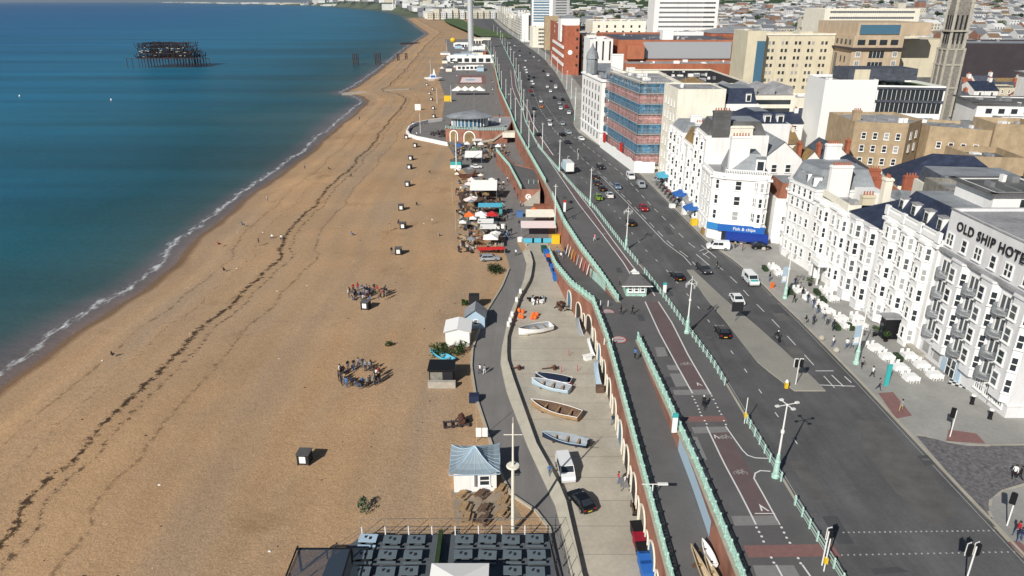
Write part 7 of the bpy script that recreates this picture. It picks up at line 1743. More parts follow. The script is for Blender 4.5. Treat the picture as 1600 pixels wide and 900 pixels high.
tag(wf.build('wire_fence', 'metal_grey'), 'thin wire fence of slim posts round the foreground deck', 'fence')
def bench_table(c='table_grey'):
 t = MB(); t.box(-1.0, -.62, .72, .95, .62, .78); l = MB()
 for x in (-.7, .65): l.box(x - .06, -.5, 0, x + .06, .5, .72)
 b1 = MB(); b1.box(-1.0, -1.0, .42, .95, -.70, .47); b2 = MB(); b2.box(-1.0, .70, .42, .95, 1.0, .47); pz = MB(); pz.box(-.06, -.06, 0, .06, .06, .42)
 mn = MB(); mn.box(.1, -.2, .78, .35, .15, .86); mn2 = MB(); mn2.lathe(-.3, .1, [(.13, .78), (.1, .95), (.05, 1.0)], 8)
 return [part('table_top', t, c), part('bench', b1, c), part('bench', b2, c), part('leg', l, 'black'), part('menu_holder', mn, 'soft_black'), part('ashtray', mn2, 'soft_black')]
yr_ = random.Random(8); BT = bench_table(); BTp = bench_table('boat_blue')
for j in range(7):
 for i in range(8):
  if i == 3: continue
  x = -15.6 + i * 2.55 + (.25 if i > 3 else 0); y = 61.5 - j * 2.35
  if j >= 2 and 3 <= i < 6: continue
  ty = BTp if (i, j) == (0, 0) else BT
  spawn(ty, 'picnic_table', 'pale blue topped table at the top left corner of the deck' if (i, j) == (0, 0) else f'grey bench table on the foreground deck, {["back", "second", "third", "fourth", "fifth", "sixth", "seventh"][j]} row, {ORD[i]} from the left', 'table', (x + yr_.uniform(-.12, .12), y + yr_.uniform(-.1, .1), DZ), yr_.uniform(-.05, .05), 'grey bench tables in rows on the foreground deck')
q = MB(); q.box(-8.05, 46, DZ, -7.6, 62.6, DZ + 1.0); tag(q.build('planter_screen', 'leaf_dark'), 'narrow dark planted screen running through the deck tables', 'planter')
pt_ = thing('parasol', 'very large square white parasol over the foreground deck', 'parasol', (-5.2, 53.1, DZ)); q = MB(); q.tube((0, 0, 0), (0, 0, 3.1), .06, n=8); q.build('pole', 'metal_grey', pt_); q = MB(); q.frustum(rect(-2.9, -2.9, 2.9, 2.9), rect(-.05, -.05, .05, .05), 2.5, 3.3); q.build('canopy', 'white_canvas', pt_)
gs = thing('glass_shelter', 'dark framed shelter with sloping glass roof at the bottom left of the deck', 'shelter', (-19.4, 54.6, 0)); q = MB()
for x in (-2.9, 2.6):
 for y in (-6, 4.0): q.box(x - .1, y - .1, 0, x + .1, y + .1, 3.4 if y < 0 else 3.0)
q.box(-3.0, 3.9, 2.9, 2.7, 4.1, 3.05); q.box(-3.0, -6, 3.3, -2.85, 4, 3.4); q.box(2.6, -6, 3.3, 2.75, 4, 3.4); q.box(-3, -1.5, 3.2, 2.7, -1.4, 3.35); q.build('frame', 'black', gs); q = MB(); q.poly([(-2.9, -6, 3.35), (2.6, -6, 3.35), (2.6, 4, 3.02), (-2.9, 4, 3.02)]); mat('smoked_glass', (.05, .07, .10), .15, spec=.5, alpha=.75); q.build('glass_roof', 'smoked_glass', gs)
yr = random.Random(3)
def heap(px, py, n, spread, mats, label, cat='fishing gear', hh=.5, z=0):
 c = gp(px, py, z); root = thing('fishing_gear_heap', label, cat, (c.x, c.y, z + .03))
 for mm_ in mats:
  q = MB()
  for i in range(n): a = yr.uniform(0, 6.3); r = spread * yr.random() ** .6; q.obox(r * math.cos(a), r * 1.2 * math.sin(a), yr.uniform(0, hh * .6), yr.uniform(.25, 1.2), yr.uniform(.12, .4), yr.uniform(.1, hh), yr.uniform(0, 3))
  o = q.build('gear', mm_, root); o['kind'] = 'stuff'
heap(836, 470, 9, 1.9, ['trim_white', 'black', 'rust', 'metal_grey'], 'heap of pale and dark fishing gear near the low wall'); heap(884, 480, 10, 2.2, ['wood_dark', 'rust', 'flint_trim', 'black'], 'heap of brown nets and pots near the arches')
buoy = MB(); buoy.lathe(0, 0, [(.1, 0), (.32, .1), (.38, .4), (.3, .7), (.1, .85), (.05, 1.0)], 10)
bm2 = buoy.mesh('buoy', 'orange_paint')
for x, y in ((812, 497), (817, 490), (816, 498), (811, 488), (833, 494), (839, 494), (836, 499), (831, 499)): p = gp(x, y); tag(ob('buoy', bm2, None, (p.x, p.y, .03)), 'fat orange buoy standing in the clusters by the white hulled boat', 'buoy', 'orange buoys standing in the boat yard')
for x, y, l in ((803, 578, 'small rusty anchor leaning on the low wall'), (858, 578, 'rusty spread anchor in the middle of the yard')):
 p = gp(x, y); q = MB(); q.tube((-1.2, 0, .15), (.9, 0, .5), .09, n=5); q.tube((.9, -.9, .9), (.9, .9, .1), .1, n=5); q.tube((.9, -.9, .9), (.3, -1.0, 1.1), .1, .02, 5); q.tube((.9, .9, .1), (.4, 1.1, .3), .1, .02, 5); q.lathe(.9, 0, [(.3, 0), (.35, .6), (.1, .9)], 6); tag(q.build('anchor', 'rust', None, (p.x, p.y, .05)), l, 'anchor')
for x, y in ((889, 556), (877, 582), (902, 580), (892, 607)): p = gp(x, y); q = MB(); q.tube((0, 0, 0), (0, 0, 1.1), .05, n=5); tag(q.build('bollard', 'red_paint', None, (p.x, p.y, .03)), 'thin red post standing in the open part of the yard', 'bollard', 'thin red posts in the boat yard')
q = MB(); q.box(-.25, -.25, 0, .25, .25, .85); bq = q.mesh('concrete_block', 'trim_white')
for x, y in ((813, 462), (807, 475), (800, 498), (797, 507), (794, 514)): p = gp(x, y); tag(ob('block', bq, None, (p.x, p.y, .6), 0), 'white painted block standing on the low curved wall', 'block', 'white blocks on the low wall')
q = MB(); q.box(-.18, -.18, 0, .18, .18, .7); bk = q.mesh('bollard', 'flint_trim')
for x, y in ((822, 384), (821, 393), (824, 403), (828, 413)): p = gp(x, y); tag(ob('bollard', bk, None, (p.x, p.y, .03)), 'short dark bollard in the row at the yard corner', 'bollard', 'short bollards at the corner of the yard')
def bin_pat(c, lidc): b = MB(); b.box(-.7, -.5, .12, .7, .5, 1.15, 0, -.06); l = MB(); l.box(-.8, -.6, 1.15, .8, .6, 1.28); w_ = MB(); [w_.box(x - .08, y - .05, 0, x + .08, y + .05, .14) for x in (-.55, .55) for y in (-.4, .4)]; return [part('body', b, c), part('lid', l, lidc), part('wheel', w_, 'black')]
mat('bin_blue', (.03, .15, .50), .5); mat('bin_navy', (.01, .03, .16), .5); mat('bin_green', (.02, .09, .06), .5); mat('bin_red', (.28, .01, .03), .5)
BN = {k: bin_pat(*k) for k in (('bin_blue', 'bin_blue'), ('bin_navy', 'black'), ('bin_blue', 'bin_navy'), ('bin_navy', 'orange_paint'), ('bin_green', 'bin_green'), ('bin_red', 'bin_red'), ('black', 'black'), ('bin_blue', 'trim_white'))}
for x, y, k, l in ((853, 394, ('bin_green', 'bin_green'), 'green wheeled bin at the far end of the bin row by the wall'), (857, 400, ('bin_blue', 'bin_blue'), 'blue wheeled bin after the green one in the row'), (861, 408, ('bin_navy', 'orange_paint'), 'navy wheeled bin with orange lid in the row'), (865, 416, ('bin_navy', 'black'), 'navy wheeled bin with black lid beside the orange lidded one'), (868, 424, ('bin_blue', 'bin_blue'), 'bright blue wheeled bin in the middle of the row'), (871, 431, ('bin_blue', 'bin_navy'), 'blue wheeled bin with dark lid in the row'), (872, 438, ('bin_blue', 'bin_blue'), 'last bright blue wheeled bin before the dark red boat cover'),
                   (1002, 838, ('black', 'black'), 'black wheeled bin with pale lid load at the near arches'), (1006, 855, ('bin_red', 'bin_red'), 'dark red wheeled bin at the near arches'), (1011, 872, ('black', 'black'), 'black wheeled bin between the red and the blue one'), (1014, 888, ('bin_blue', 'bin_blue'), 'large bright blue wheeled bin at the bottom of the arches'), (1018, 903, ('bin_blue', 'bin_blue'), 'lowest bright blue wheeled bin cut by the picture edge')):
 p = gp(x, y); spawn(BN[k], 'wheeled_bin', l, 'bin', (p.x - .5, p.y, .03), PI / 2 + .1, None, 1.15)
q = MB(); q.obox(0, 0, 0, 1.1, 3.4, 1.3, 0); p = gp(879, 449); tag(q.build('covered_boat', 'bin_red', None, (p.x, p.y, .03), .2), 'dark red tarpaulin covered load leaning at the wall', 'covered load')
p = gp(994, 799); bn = thing('bench', 'dark brown bench against the near brick arches', 'bench', (p.x - .3, p.y, .03), PI / 2); q = MB(); q.box(-.9, -.25, .4, .9, .25, .47); q.build('seat', 'wood_dark', bn); q = MB(); q.box(-.9, .2, .5, .9, .28, 1.0); q.build('backrest', 'wood_dark', bn)
for s in (-.8, .8): q = MB(); q.box(s - .05, -.25, 0, s + .05, .28, .5); q.build('leg', 'black', bn)
p = gp(978, 762); sl = thing('market_stall', 'small grey stall table with goods under the arches', 'stall', (p.x - .3, p.y, .03)); q = MB(); q.box(-.5, -.9, .7, .5, .9, .8); q.build('table_top', 'metal_grey', sl); q = MB(); [q.box(x - .04, y - .04, 0, x + .04, y + .04, .7) for x in (-.45, .45) for y in (-.8, .8)]; q.build('leg', 'metal_grey', sl)
p = gp(918, 562); q = MB(); q.box(-.8, -.5, .75, .8, .5, .82); q.box(-.6, -.4, 0, .6, .4, .75); tag(q.build('table', 'trim_white', None, (p.x, p.y, .03), .4), 'white topped table between the skiff and the light blue boat', 'table')
p = gp(937, 612); q = MB(); q.box(-.6, -.5, 0, .6, .5, 1.0); tag(q.build('crate', 'wood_dark', None, (p.x, p.y, .03)), 'brown wooden crate below the light blue boat', 'crate')
for k in range(9):
 m = ['trim_white', 'trim_white', 'yellow_paint', 'orange_paint', 'boat_blue', 'trim_white', 'c_pink', 'trim_white', 'metal_grey'][k]; q = MB(); q.lathe(0, 0, [(.05, 0), (.28, .4), (.34, 1.3), (.26, 2.3), (.04, 2.9)], 8, 0, .25, 1)
 y = 158 - k * 3.0; x = lerp_poly(EDGE, y) - .5; o = q.build('surf_board', m, None, (x, y, zfar(y) + .1)); o.rotation_euler = (0, R(12), 0); tag(o, f'{m.replace("trim_", "").replace("_paint", "").replace("boat_", "pale ").replace("c_", "").replace("metal_", "")} paddle board leaning on the ramp wall below the railing', 'surf board', 'paddle boards leaning on the ramp wall')
def parasol(px, py, r, m, label, h=2.6, z=0, group=None, sq=4, peak=.9):
 p = gp(px, py, z); root = thing('parasol', label, 'parasol', (p.x, p.y, z), 0, group); q = MB(); q.tube((0, 0, 0), (0, 0, h + peak), .05, n=6); q.build('pole', 'metal_grey', root); q = MB()
 q.lathe(0, 0, [(r, h - .18), (r, h), (r * .5, h + peak * .42), (.03, h + peak)], sq, 0, 1, 1, PI / 4 if sq == 4 else 0); q.build('canopy', m, root); return root
def awning(px, py, w, d, h, m, label, a=0, slope=.5, z=0):
 p = gp(px, py, z); root = thing('awning', label, 'awning', (p.x, p.y, z), a); q = MB(); q.frustum(rect(-w / 2, -d / 2, w / 2, d / 2), rect(-w / 2 + .05, d / 2 - .3, w / 2 - .05, d / 2 - .1), h - .1, h + slope); q.build('canopy', m, root); q = MB()
 [q.box(x - .05, y - .05, 0, x + .05, y + .05, h) for x in (-w / 2 + .1, w / 2 - .1) for y in (-d / 2 + .1, d / 2 - .1)]; q.build('post', 'metal_grey', root); return root
def deck(pts, m, label, h=.35):
 P_ = [gp(x, y, h) for x, y in pts]; q = MB(); q.prism([(p.x, p.y) for p in P_], .02, h); return tag(q.build('bar_deck', m), label, 'deck')
deck([(736, 297), (778, 297), (773, 283), (735, 283)], 'wood_dark', 'brown deck behind the big white canopy'); deck([(722, 335), (786, 332), (777, 298), (716, 300)], 'wood_dark', 'dark crowded bar deck under the big white canopy'); deck([(725, 355), (779, 352), (775, 337), (723, 338)], 'deck_grey', 'grey bar deck with orange and red covers'); deck([(752, 396), (790, 392), (772, 355), (730, 360)], 'wood', 'brown bar deck with rows of picnic tables')
awning(756, 310, 8.2, 6.5, 3.4, 'white_canvas', 'large white peaked canopy on the dark bar deck', 0, 1.6); parasol(733, 300, 1.9, 'pink_canvas', 'pale pink parasol left of the big white canopy'); parasol(737, 293, 1.7, 'pink_canvas', 'small pale parasol behind the pink one'); parasol(735, 325, 2.0, 'pink_canvas', 'lone pale pink parasol below the big white canopy', sq=8)
awning(765, 337, 6.4, 3.2, 3.0, 'cyan', 'turquoise covered bar roof across the deck', 0, .3); q = MB(); q.box(0, 0, 0, .9, .5, 3.8); p = gp(780, 338); tag(q.build('totem', 'teal', None, (p.x, p.y, 0)), 'turquoise upright panel at the end of the turquoise bar', 'sign')
parasol(734, 350, 2.0, 'orange_paint', 'orange parasol on the grey deck'); parasol(752, 349, 2.3, 'white_canvas', 'white parasol between the orange and the red one'); parasol(769, 349, 2.2, 'red_paint', 'red parasol beside the white one')
awning(759, 362, 4.2, 3.6, 2.9, 'white_canvas', 'upper white flat awning over the picnic tables', 0, .15); awning(763, 371, 4.2, 3.6, 2.9, 'white_canvas', 'lower white flat awning over the picnic tables', 0, .15); parasol(767, 386, 2.6, 'white_canvas', 'white diamond shaped parasol above the silver car', sq=4)
awning(768, 398, 6.4, 1.3, 1.5, 'red_paint', 'low bright red awning behind the silver estate car', .1, .3)
for k in range(12):
 p = gp(737 + (k % 2) * 9 + (k // 2) * 2.6, 364 + (k // 2) * 6.2, .35); spawn(PT['orange_brick'], 'picnic_table', 'reddish picnic table in the rows beside the white awnings', 'picnic table', (p.x, p.y, .36), 0, 'reddish picnic tables beside the white awnings', .7)
for k in range(16):
 p = gp(yr.uniform(722, 780), yr.uniform(300, 333), .35); spawn(PT['wood_dark'], 'picnic_table', 'dark table on the crowded deck under the white canopy', 'picnic table', (p.x, p.y, .36), yr.uniform(0, 3), 'dark tables on the crowded bar deck', .75)
crowd([(yr.uniform(712, 780), yr.uniform(298, 334)) for _ in range(22)], 'on the crowded bar deck', poses=('sit', 'talk', 'stand'))
p = gp(786, 365); q = MB(); q.box(-.3, -.3, 0, .3, .3, 2.6); q.box(-.5, -.05, 1.2, .5, .05, 2.6); tag(q.build('totem', 'trim_white', None, (p.x, p.y, 0)), 'white sign totem at the corner of the white awnings', 'sign')
for x, y, h in ((707, 317, 6.5), (712, 360, 6.5)):
 p = gp(x, y); q = MB(); q.tube((0, 0, 0), (0, 0, h), .07, .05, 6); tag(q.build('pole', 'wood_pale', None, (p.x, p.y, 0)), 'thin pale wooden pole with stays at the edge of the beach bars', 'pole', 'thin wooden poles beside the beach bars')
awning(848, 352, 9.2, 4.2, 3.0, 'stucco_cream', 'cream peaked awning below the brick stair', 0, .9); awning(841, 368, 9.0, 4.5, 2.8, 'pink_canvas', 'wide pale pink awning behind the light blue windbreaks', 0, .5)
q = MB(); q.box(-3, -1.2, 0, 3, 1.2, 3.0); p = gp(850, 336); tag(q.build('kitchen_cabin', 'tile_red', None, (p.x, p.y, 0)), 'dark red cabin with pale top behind the cream awning', 'cabin'); q = MB(); q.lathe(0, 0, [(.9, 0), (1.1, 1.0), (.8, 1.9), (.2, 2.3)], 8); p = gp(834, 338); tag(q.build('fish_sculpture', 'orange_paint', None, (p.x, p.y, .3)), 'rounded orange cover beside the dark red cabin', 'cover')
for k in range(3): q = MB(); q.box(-1.35, -.05, .15, 1.35, .05, 1.3); p = gp(826 + k * 14, 380); tag(q.build('windbreak', 'cyan', None, (p.x, p.y, 0)), 'light blue windbreak panel in front of the pink awning', 'windbreak', 'light blue windbreak panels')
q = MB(); q.box(-1, -.6, 0, 1, .6, 2.2); p = gp(868, 380); tag(q.build('kayak_rack', 'yellow_paint', None, (p.x, p.y, 0)), 'yellow board rack right of the light blue windbreaks', 'rack'); q = MB(); q.box(-.7, -.5, 0, .7, .5, 2.2); p = gp(878, 378); tag(q.build('board_rack', 'orange_paint', None, (p.x, p.y, 0)), 'orange red board rack next to the yellow one', 'rack')
q = MB(); q.lathe(0, 0, [(.7, 0), (.75, .9), (.5, 1.1)], 10); p = gp(813, 377); tag(q.build('tub', 'trim_white', None, (p.x, p.y, 0)), 'round white tub left of the light blue windbreaks', 'tub'); q = MB(); q.box(-.9, -.9, 0, .9, .9, 1.5); p = gp(812, 338); tag(q.build('cover', 'c_blue', None, (p.x, p.y, 0)), 'blue covered stack at the foot of the sloping wall', 'cover')
sb = Bld('stair_block', 'red brick stair block with round white emblem under a mint railing', 'building', [(2.6, 205), (8.4, 205), (8.2, 232), (1.5, 240), (-4, 262), (-6, 262), (-1.0, 236)], 0, 4.6, 'brick_wall', roof='flat', roof_mat='prom_asphalt', para=.3)
em = MB(); em.lathe(0, 0, [(.85, 0), (.85, .1)], 14); o = em.build('emblem', 'trim_white', sb.root, (2.2, -.05, 2.4)); o.rotation_euler = (PI / 2, 0, 0)
tx = text_obj('lettering', 'C', 1.3, 'red_brick', sb.root, Matrix.Translation((1.75, -.2, 1.95)) @ Matrix.Rotation(PI / 2, 4, 'X'), .02, True)
railing([(2.7, 205), (-.9, 236), (-5.8, 262)], 205, 262, lambda Y: 4.6, 'mint railing curving round the terrace of the brick stair block', spacing=2.4, thick=1.4)
for x, y in ((826, 287), (834, 287), (841, 287)): p = gp(x, y, 4.3); tag(ob('bollard', rpost_me, None, (p.x, p.y, 4.3)), 'slim pale bollard on the stair block terrace', 'bollard', 'slim bollards on the stair block terrace')
wc = Bld('white_pavilion', 'small white pavilion under the mint railing above the stair block', 'pavilion', rect(-.5, 246, 6, 258), 4.6, 8.0, 'trim_white', roof='flat', roof_mat='flat_roof') if False else None
q = MB(); q.poly([(3.0, 205.2, .1), (8.2, 205.2, 4.4), (8.2, 203.4, 4.4), (3.0, 203.4, .1)]); q.poly([(3.0, 203.4, 0), (8.2, 203.4, 0), (8.2, 203.4, 4.4), (3.0, 203.4, .1)]); tag(q.build('steps', ['flint_trim']), 'pale stairs climbing in front of the red brick stair block', 'stairs')
p = gp(728, 278); sc_ = thing('sculpture', 'large rusty crescent sculpture lying on the shingle', 'sculpture', (p.x, p.y, 0)); q = MB(); n = 16
for k in range(n):
 a0, a1 = PI * (1.05 + .9 * k / n), PI * (1.05 + .9 * (k + 1) / n); r0, r1 = .15 + .7 * math.sin(PI * k / n), .15 + .7 * math.sin(PI * (k + 1) / n)
 q.tube((3.3 * math.cos(a0), .4, 3.4 + 3.2 * math.sin(a0)), (3.3 * math.cos(a1), .4, 3.4 + 3.2 * math.sin(a1)), r0, r1, 8)
q.tube((1.5, 1.8, .4), (6.2, 3.6, 1.0), .35, .1, 6); q.build('crescent', 'rust', sc_)
p = gp(713, 262); q = MB(); q.box(-2, -1.5, 0, 2, 1.5, 2.6); ko = thing('kiosk', 'turquoise and white kiosk beside the tall white mast', 'kiosk', (p.x, p.y, 0)); q.build('cabin', 'teal', ko); q = MB(); q.box(-2.05, -1.55, .1, 2.05, -1.5, 1.2); q.build('counter', 'trim_white', ko); q = MB(); q.box(-2.2, -1.7, 2.6, 2.2, 1.7, 2.8); q.build('roof', 'dark_roof', ko)
p = gp(713, 264); q = MB(); q.tube((0, 0, 0), (0, 0, 13), .22, .12, 8); tag(q.build('flag_mast', 'metal_white', None, (p.x + .2, p.y - 2, 0)), 'tall white flag mast at the turquoise kiosk', 'mast')
awning(740, 255, 6.4, 6, 2.8, 'white_canvas', 'white peaked marquee above the parked white car', 0, 1.3)
for lb, x, y, h in (('white flagpole left of the round bar on the beach', 657, 208, 9), ('white flagpole with pennant right of the yellow kiosk', 705, 160, 10), ('thin white pole on the beach near the white board', 683, 162, 9), ('thin pole rising left of the far promenade tower', 698, 83, 15), ('thin pole behind the playground boat', 673, 122, 14)):
 p = gp(x, y); q = MB(); q.tube((0, 0, 0), (0, 0, h), .13, .08, 5); tag(q.build('flagpole', 'metal_white', None, (p.x, p.y, 0)), lb, 'flagpole')
RX, RY = -18.6, 318
rb_ = Bld('beach_bar', 'red brick beach bar with arches, glass drum and large oval grey roof', 'bar', [(-28.5, 308), (-14, 303), (-2.0, 303), (1.4, 345), (-26, 345)], 0, 5.4, 'brick_wall', roof='flat', roof_mat='flat_roof', para=.5)
q = MB(); q.lathe(RX, RY, [(7.9, 5.4), (7.9, 9.0)], 28, 0, 1, .8); rb_.extra('glass_drum', q, 'glass_blue')
q = MB()
for k in range(28): a = 2 * PI * k / 28; x, y = RX + 8.0 * math.cos(a), RY + 6.4 * math.sin(a); q.box(x - .15, y - .15, 5.4, x + .15, y + .15, 9)
rb_.extra('mullion', q, 'trim_white')
q = MB(); q.lathe(RX, RY, [(10.4, 9.0), (10.5, 9.25), (7.5, 10.3), (3, 11.0), (.3, 11.2)], 36, 0, 1, .78); rb_.extra('oval_roof', q, 'lead')
q = MB(); q.lathe(RX + 1, RY + 17, [(4.6, 7.5), (4.7, 7.8), (2.2, 8.9), (.2, 9.4)], 20); q.lathe(RX + 1, RY + 17, [(3.6, 0), (3.6, 7.6)], 16); rb_.extra('rear_roof', q, 'lead')
q = MB(); q.tube((RX + 2, RY + 2, 11), (RX + 2, RY + 2, 19), .12, n=5); rb_.extra('finial', q, 'metal_grey')
for u, w_ in ((.25, 3.0), (.72, 4.6)):
 r1, d1 = arch_mesh(w_, 4.6, .45); a_, b_, an = rb_.edge(0); c_ = a_.lerp(b_, u); o = ob('arch', r1.mesh('arch', 'trim_white'), rb_.root, (c_.x + .05 * math.sin(an), c_.y - .1, 0), an + PI / 2); ob('door', d1.mesh('door', 'lichen_roof'), o)
railing([(-29.5, 0), (-29.5, 300)], 0, 1, zero, 'x') if False else None
q = MB(); E2 = [(-28.5, 307.8), (-14, 302.8), (-2, 302.8)]
for a_, b_ in zip(E2, E2[1:]):
 n = 12
 for i in range(n): x, y = a_[0] + (b_[0] - a_[0]) * i / n, a_[1] + (b_[1] - a_[1]) * i / n; q.box(x - .1, y - .1, 5.4, x + .1, y + .1, 6.6)
 q.tube((*a_, 6.5), (*b_, 6.5), .08, n=4); q.tube((*a_, 5.9), (*b_, 5.9), .06, n=4)
rb_.extra('balustrade', q, 'mint'); q = MB(); q.poly([(-13, 302.4, .2), (-13, 302.4, 1.2), (-8, 302.4, 2.0), (-3, 302.4, 5.4), (1.5, 302.4, 5.6), (1.5, 302.4, 4.6), (-3, 302.4, 4.4), (-8, 302.4, 1.0)][::1]); rb_.extra('stair_parapet', q, 'flint_trim')
q = MB(); q.box(-16.5, 296, 2.4, -12.5, 299, 2.7); q.box(-16, 298.8, 0, -13, 299, 2.4); rb_.extra('porch', q, 'trim_white'); q = MB(); q.box(-4, 302, 2.6, 1.2, 303, 4.6); rb_.extra('sign_panel', q, 'stucco_cream')
q = MB(); cs = [gp(x, y) for x, y in ((690, 189), (668, 192), (650, 196), (640, 201), (636, 208), (640, 214), (652, 218), (672, 222), (690, 226), (700, 228))]
for a_, b_ in zip(cs, cs[1:]): d = b_ - a_; q.obox((a_.x + b_.x) / 2, (a_.y + b_.y) / 2, 0, d.length + .4, .7, 1.5, math.atan2(d.y, d.x))
tag(q.build('curved_wall', 'stucco'), 'curved white wall sweeping round the round bar onto the beach', 'wall')
flat_poly('bar_forecourt', 'lower_asphalt', [Vector((p.x, p.y, .01)) for p in cs], .02)
q = MB()
for k in range(60): a = yr.uniform(0, 6.3); r = 5.5 * yr.random() ** .5; x, y = -31 + r * 1.1 * math.cos(a), 326 + r * 1.7 * math.sin(a); q.obox(x, y, 0, yr.uniform(.5, 1.6), .5, yr.uniform(.4, .9), yr.uniform(0, 3))
tag(q.build('outdoor_seating', 'rust_dark'), 'dark mass of outdoor tables and chairs inside the curved white wall', 'seating', kind='stuff')
q = MB()
for k in range(170): x, y = yr.uniform(-22, -1), yr.uniform(268, 298); q.obox(x, y, 0, yr.uniform(.5, 1.4), yr.uniform(.4, .7), yr.uniform(.4, .95), yr.uniform(0, 3), yr.choice([0, 0, 1, 2]))
tag(q.build('outdoor_seating', ['rust_dark', 'wood', 'metal_grey']), 'sea of tables and chairs in front of the round bar', 'seating', kind='stuff')
for k in range(7): parasol(705 + k * 12 + yr.uniform(-2, 2), 238 + yr.uniform(-6, 5), 1.7, ['lichen_roof', 'blue_fabric', 'white_canvas', 'c_green', 'white_canvas', 'lichen_roof', 'white_canvas'][k], f'{["brown", "blue", "white", "green", "white", "brown", "white"][k]} parasol among the tables in front of the round bar', group='parasols in front of the round bar')
p = gp(700, 158); q = MB(); q.box(-2.2, -1.5, 0, 2.2, 1.5, 3.2); tag(q.build('kiosk', 'yellow_paint', None, (p.x, p.y, 0)), 'bright yellow kiosk beyond the round bar', 'kiosk')
for k in range(4): parasol(716 + k * 11, 148, 5.5, 'white_canvas', 'white parasol in the row of four behind the round bar', 3, group='row of four white parasols behind the round bar', peak=2.4)
flat_poly('court', 'pink_canvas', [gp(x, y, .05) for x, y in ((719, 129), (753, 129), (752, 121), (722, 121))], .02); flat_poly('court', 'tactile_red', [gp(x, y, .04) for x, y in ((715, 131), (760, 131), (757, 104), (722, 104))], .0); disc(735, 125, 4, 'cyan', .10, 0, 0); flat_poly('court', 'gritty', [gp(x, y, .05) for x, y in ((710, 139), (755, 139), (755, 132), (712, 132))], .02)
for k, (x, y, w_, d_, h_, m, lb) in enumerate(((735, 99, 46, 14, 7, 'trim_white', 'long low white pavilion at the foot of the silver tower'), (748, 86, 14, 12, 9, 'trim_white', 'white pavilion with dark window openings beside the silver tower'), (727, 91, 26, 10, 4, 'boat_blue', 'pale blue glass pavilion left of the silver tower'), (722, 75, 22, 20, 6, 'trim_white', 'low white roofed building behind the silver tower'), (752, 70, 26, 30, 8, 'stucco_cream', 'cream building right behind the silver tower'), (734, 110, 24, 8, 4, 'stucco', 'plain white shelter before the long pavilion'))):
 p = gp(x, y); b = Bld('pavilion', lb, 'pavilion', rect(p.x - w_ / 2, p.y, p.x + w_ / 2, p.y + d_), 0, h_, m, roof='flat', roof_mat='flat_roof'); b.grid(0, 6, [1.2], .05, .95, w_ / 10, h_ * .5, 'plain', 0)
for k in range(26):
 x, y = yr.uniform(690, 762), yr.uniform(62, 122); p = gp(x, y); w_ = yr.uniform(2.5, 6)
 if yr.random() < .5: parasol(x, y, w_ * .6, yr.choice(['white_canvas', 'pink_canvas', 'white_canvas']), 'pale parasol on the far lower promenade', 2.8, group='pale parasols on the far lower promenade', peak=1.5)
 else: b = hut('promenade_hut', 'small pale roofed hut on the far lower promenade', 'hut', p.x - w_, p.y, p.x + w_, p.y + w_ * 1.4, yr.uniform(2.5, 5), yr.choice(['stucco', 'stucco_cream', 'boat_blue', 'red_brick']), yr.choice(['flat_roof', 'lead', 'slate']), 1.5, 'hip'); b.root['group'] = 'small huts on the far lower promenade'
q = MB(); q.lathe(0, 0, [(4, 0), (6, 2), (6.4, 3.2)], 14, 0, 1.5, .9); q.box(-3, -2, 3, 3, 2, 6, 0); pb_ = thing('play_boat', 'white boat shaped playground with mast on the beach edge', 'playground boat', (gp(677, 126).x, gp(677, 126).y, 0)); pb_.scale = (.75, .75, .75); q.build('hull', 'trim_white', pb_); q = MB(); q.box(-2.4, -2.3, 3.4, 2.4, -2.0, 5.4); q.build('sail_cover', 'blue_fabric', pb_); q = MB(); q.frustum(rect(-2, 8, 2, 12), rect(-.1, 9.9, .1, 10.1), 3, 11); q.build('sail', 'white_canvas', pb_)
q = MB(); q.lathe(0, 0, [(.2, 0), (3.2, 1.2), (4.2, 3.5), (3.2, 6), (.2, 7.2)], 14); p = gp(708, 68); tag(q.build('golden_sculpture', 'yellow_paint', None, (p.x, p.y, 1), 0), 'round golden sculpture at the edge of the far beach', 'sculpture')
p = gp(653, 172); q = MB(); q.box(-1.6, -.3, 0, 1.6, .3, 3.2); tag(q.build('screen', 'trim_white', None, (p.x, p.y, 0)), 'large plain white board standing on the far beach', 'board')
tw = thing('observation_tower', 'very tall slim silver tower rising out of the top of the picture', 'tower', (-46.5, 850, 0)); q = MB(); q.tube((0, 0, 0), (0, 0, 160), 3.3, 3.1, 20); mat('tower_silver', (.62, .64, .66), .35, metal=.3); o = q.build('shaft', 'tower_silver', tw); q = MB(); q.lathe(0, 0, [(12, 0), (12, 3), (4, 4)], 20); q.build('base', 'lead', tw)
q = MB(); a_, b_ = gp(536, 146, -.8), gp(640, 139, .2); d = b_ - a_; w0, w1 = 3.2, 2.2
q.v += [(a_.x, a_.y - w0, -2.5), (a_.x, a_.y + w0, -2.5), (b_.x, b_.y + w1, -.5), (b_.x, b_.y - w1, -.5), (a_.x, a_.y - w0, -.6), (a_.x, a_.y + w0, -.6), (b_.x, b_.y + w1, .35), (b_.x, b_.y - w1, .35)]
for f in ((4, 7, 6, 5), (0, 3, 7, 4), (1, 5, 6, 2), (0, 4, 5, 1), (3, 2, 6, 7)): q.f.append(f); q.m.append(0)
tag(q.build('groyne', 'flint_trim'), 'long pale concrete groyne running down into the sea', 'groyne')
q = MB(); a_, b_ = gp(626, 68.5, -.8), gp(655, 67, 0)
for k in range(30): t = k / 29; x, y = a_.x + (b_.x - a_.x) * t, a_.y + (b_.y - a_.y) * t; q.box(x - .9, y - 1.2, -3, x + .9, y + 1.2, .6)
tag(q.build('groyne', 'rust_dark'), 'dark timber groyne in the water farther up the beach', 'groyne')
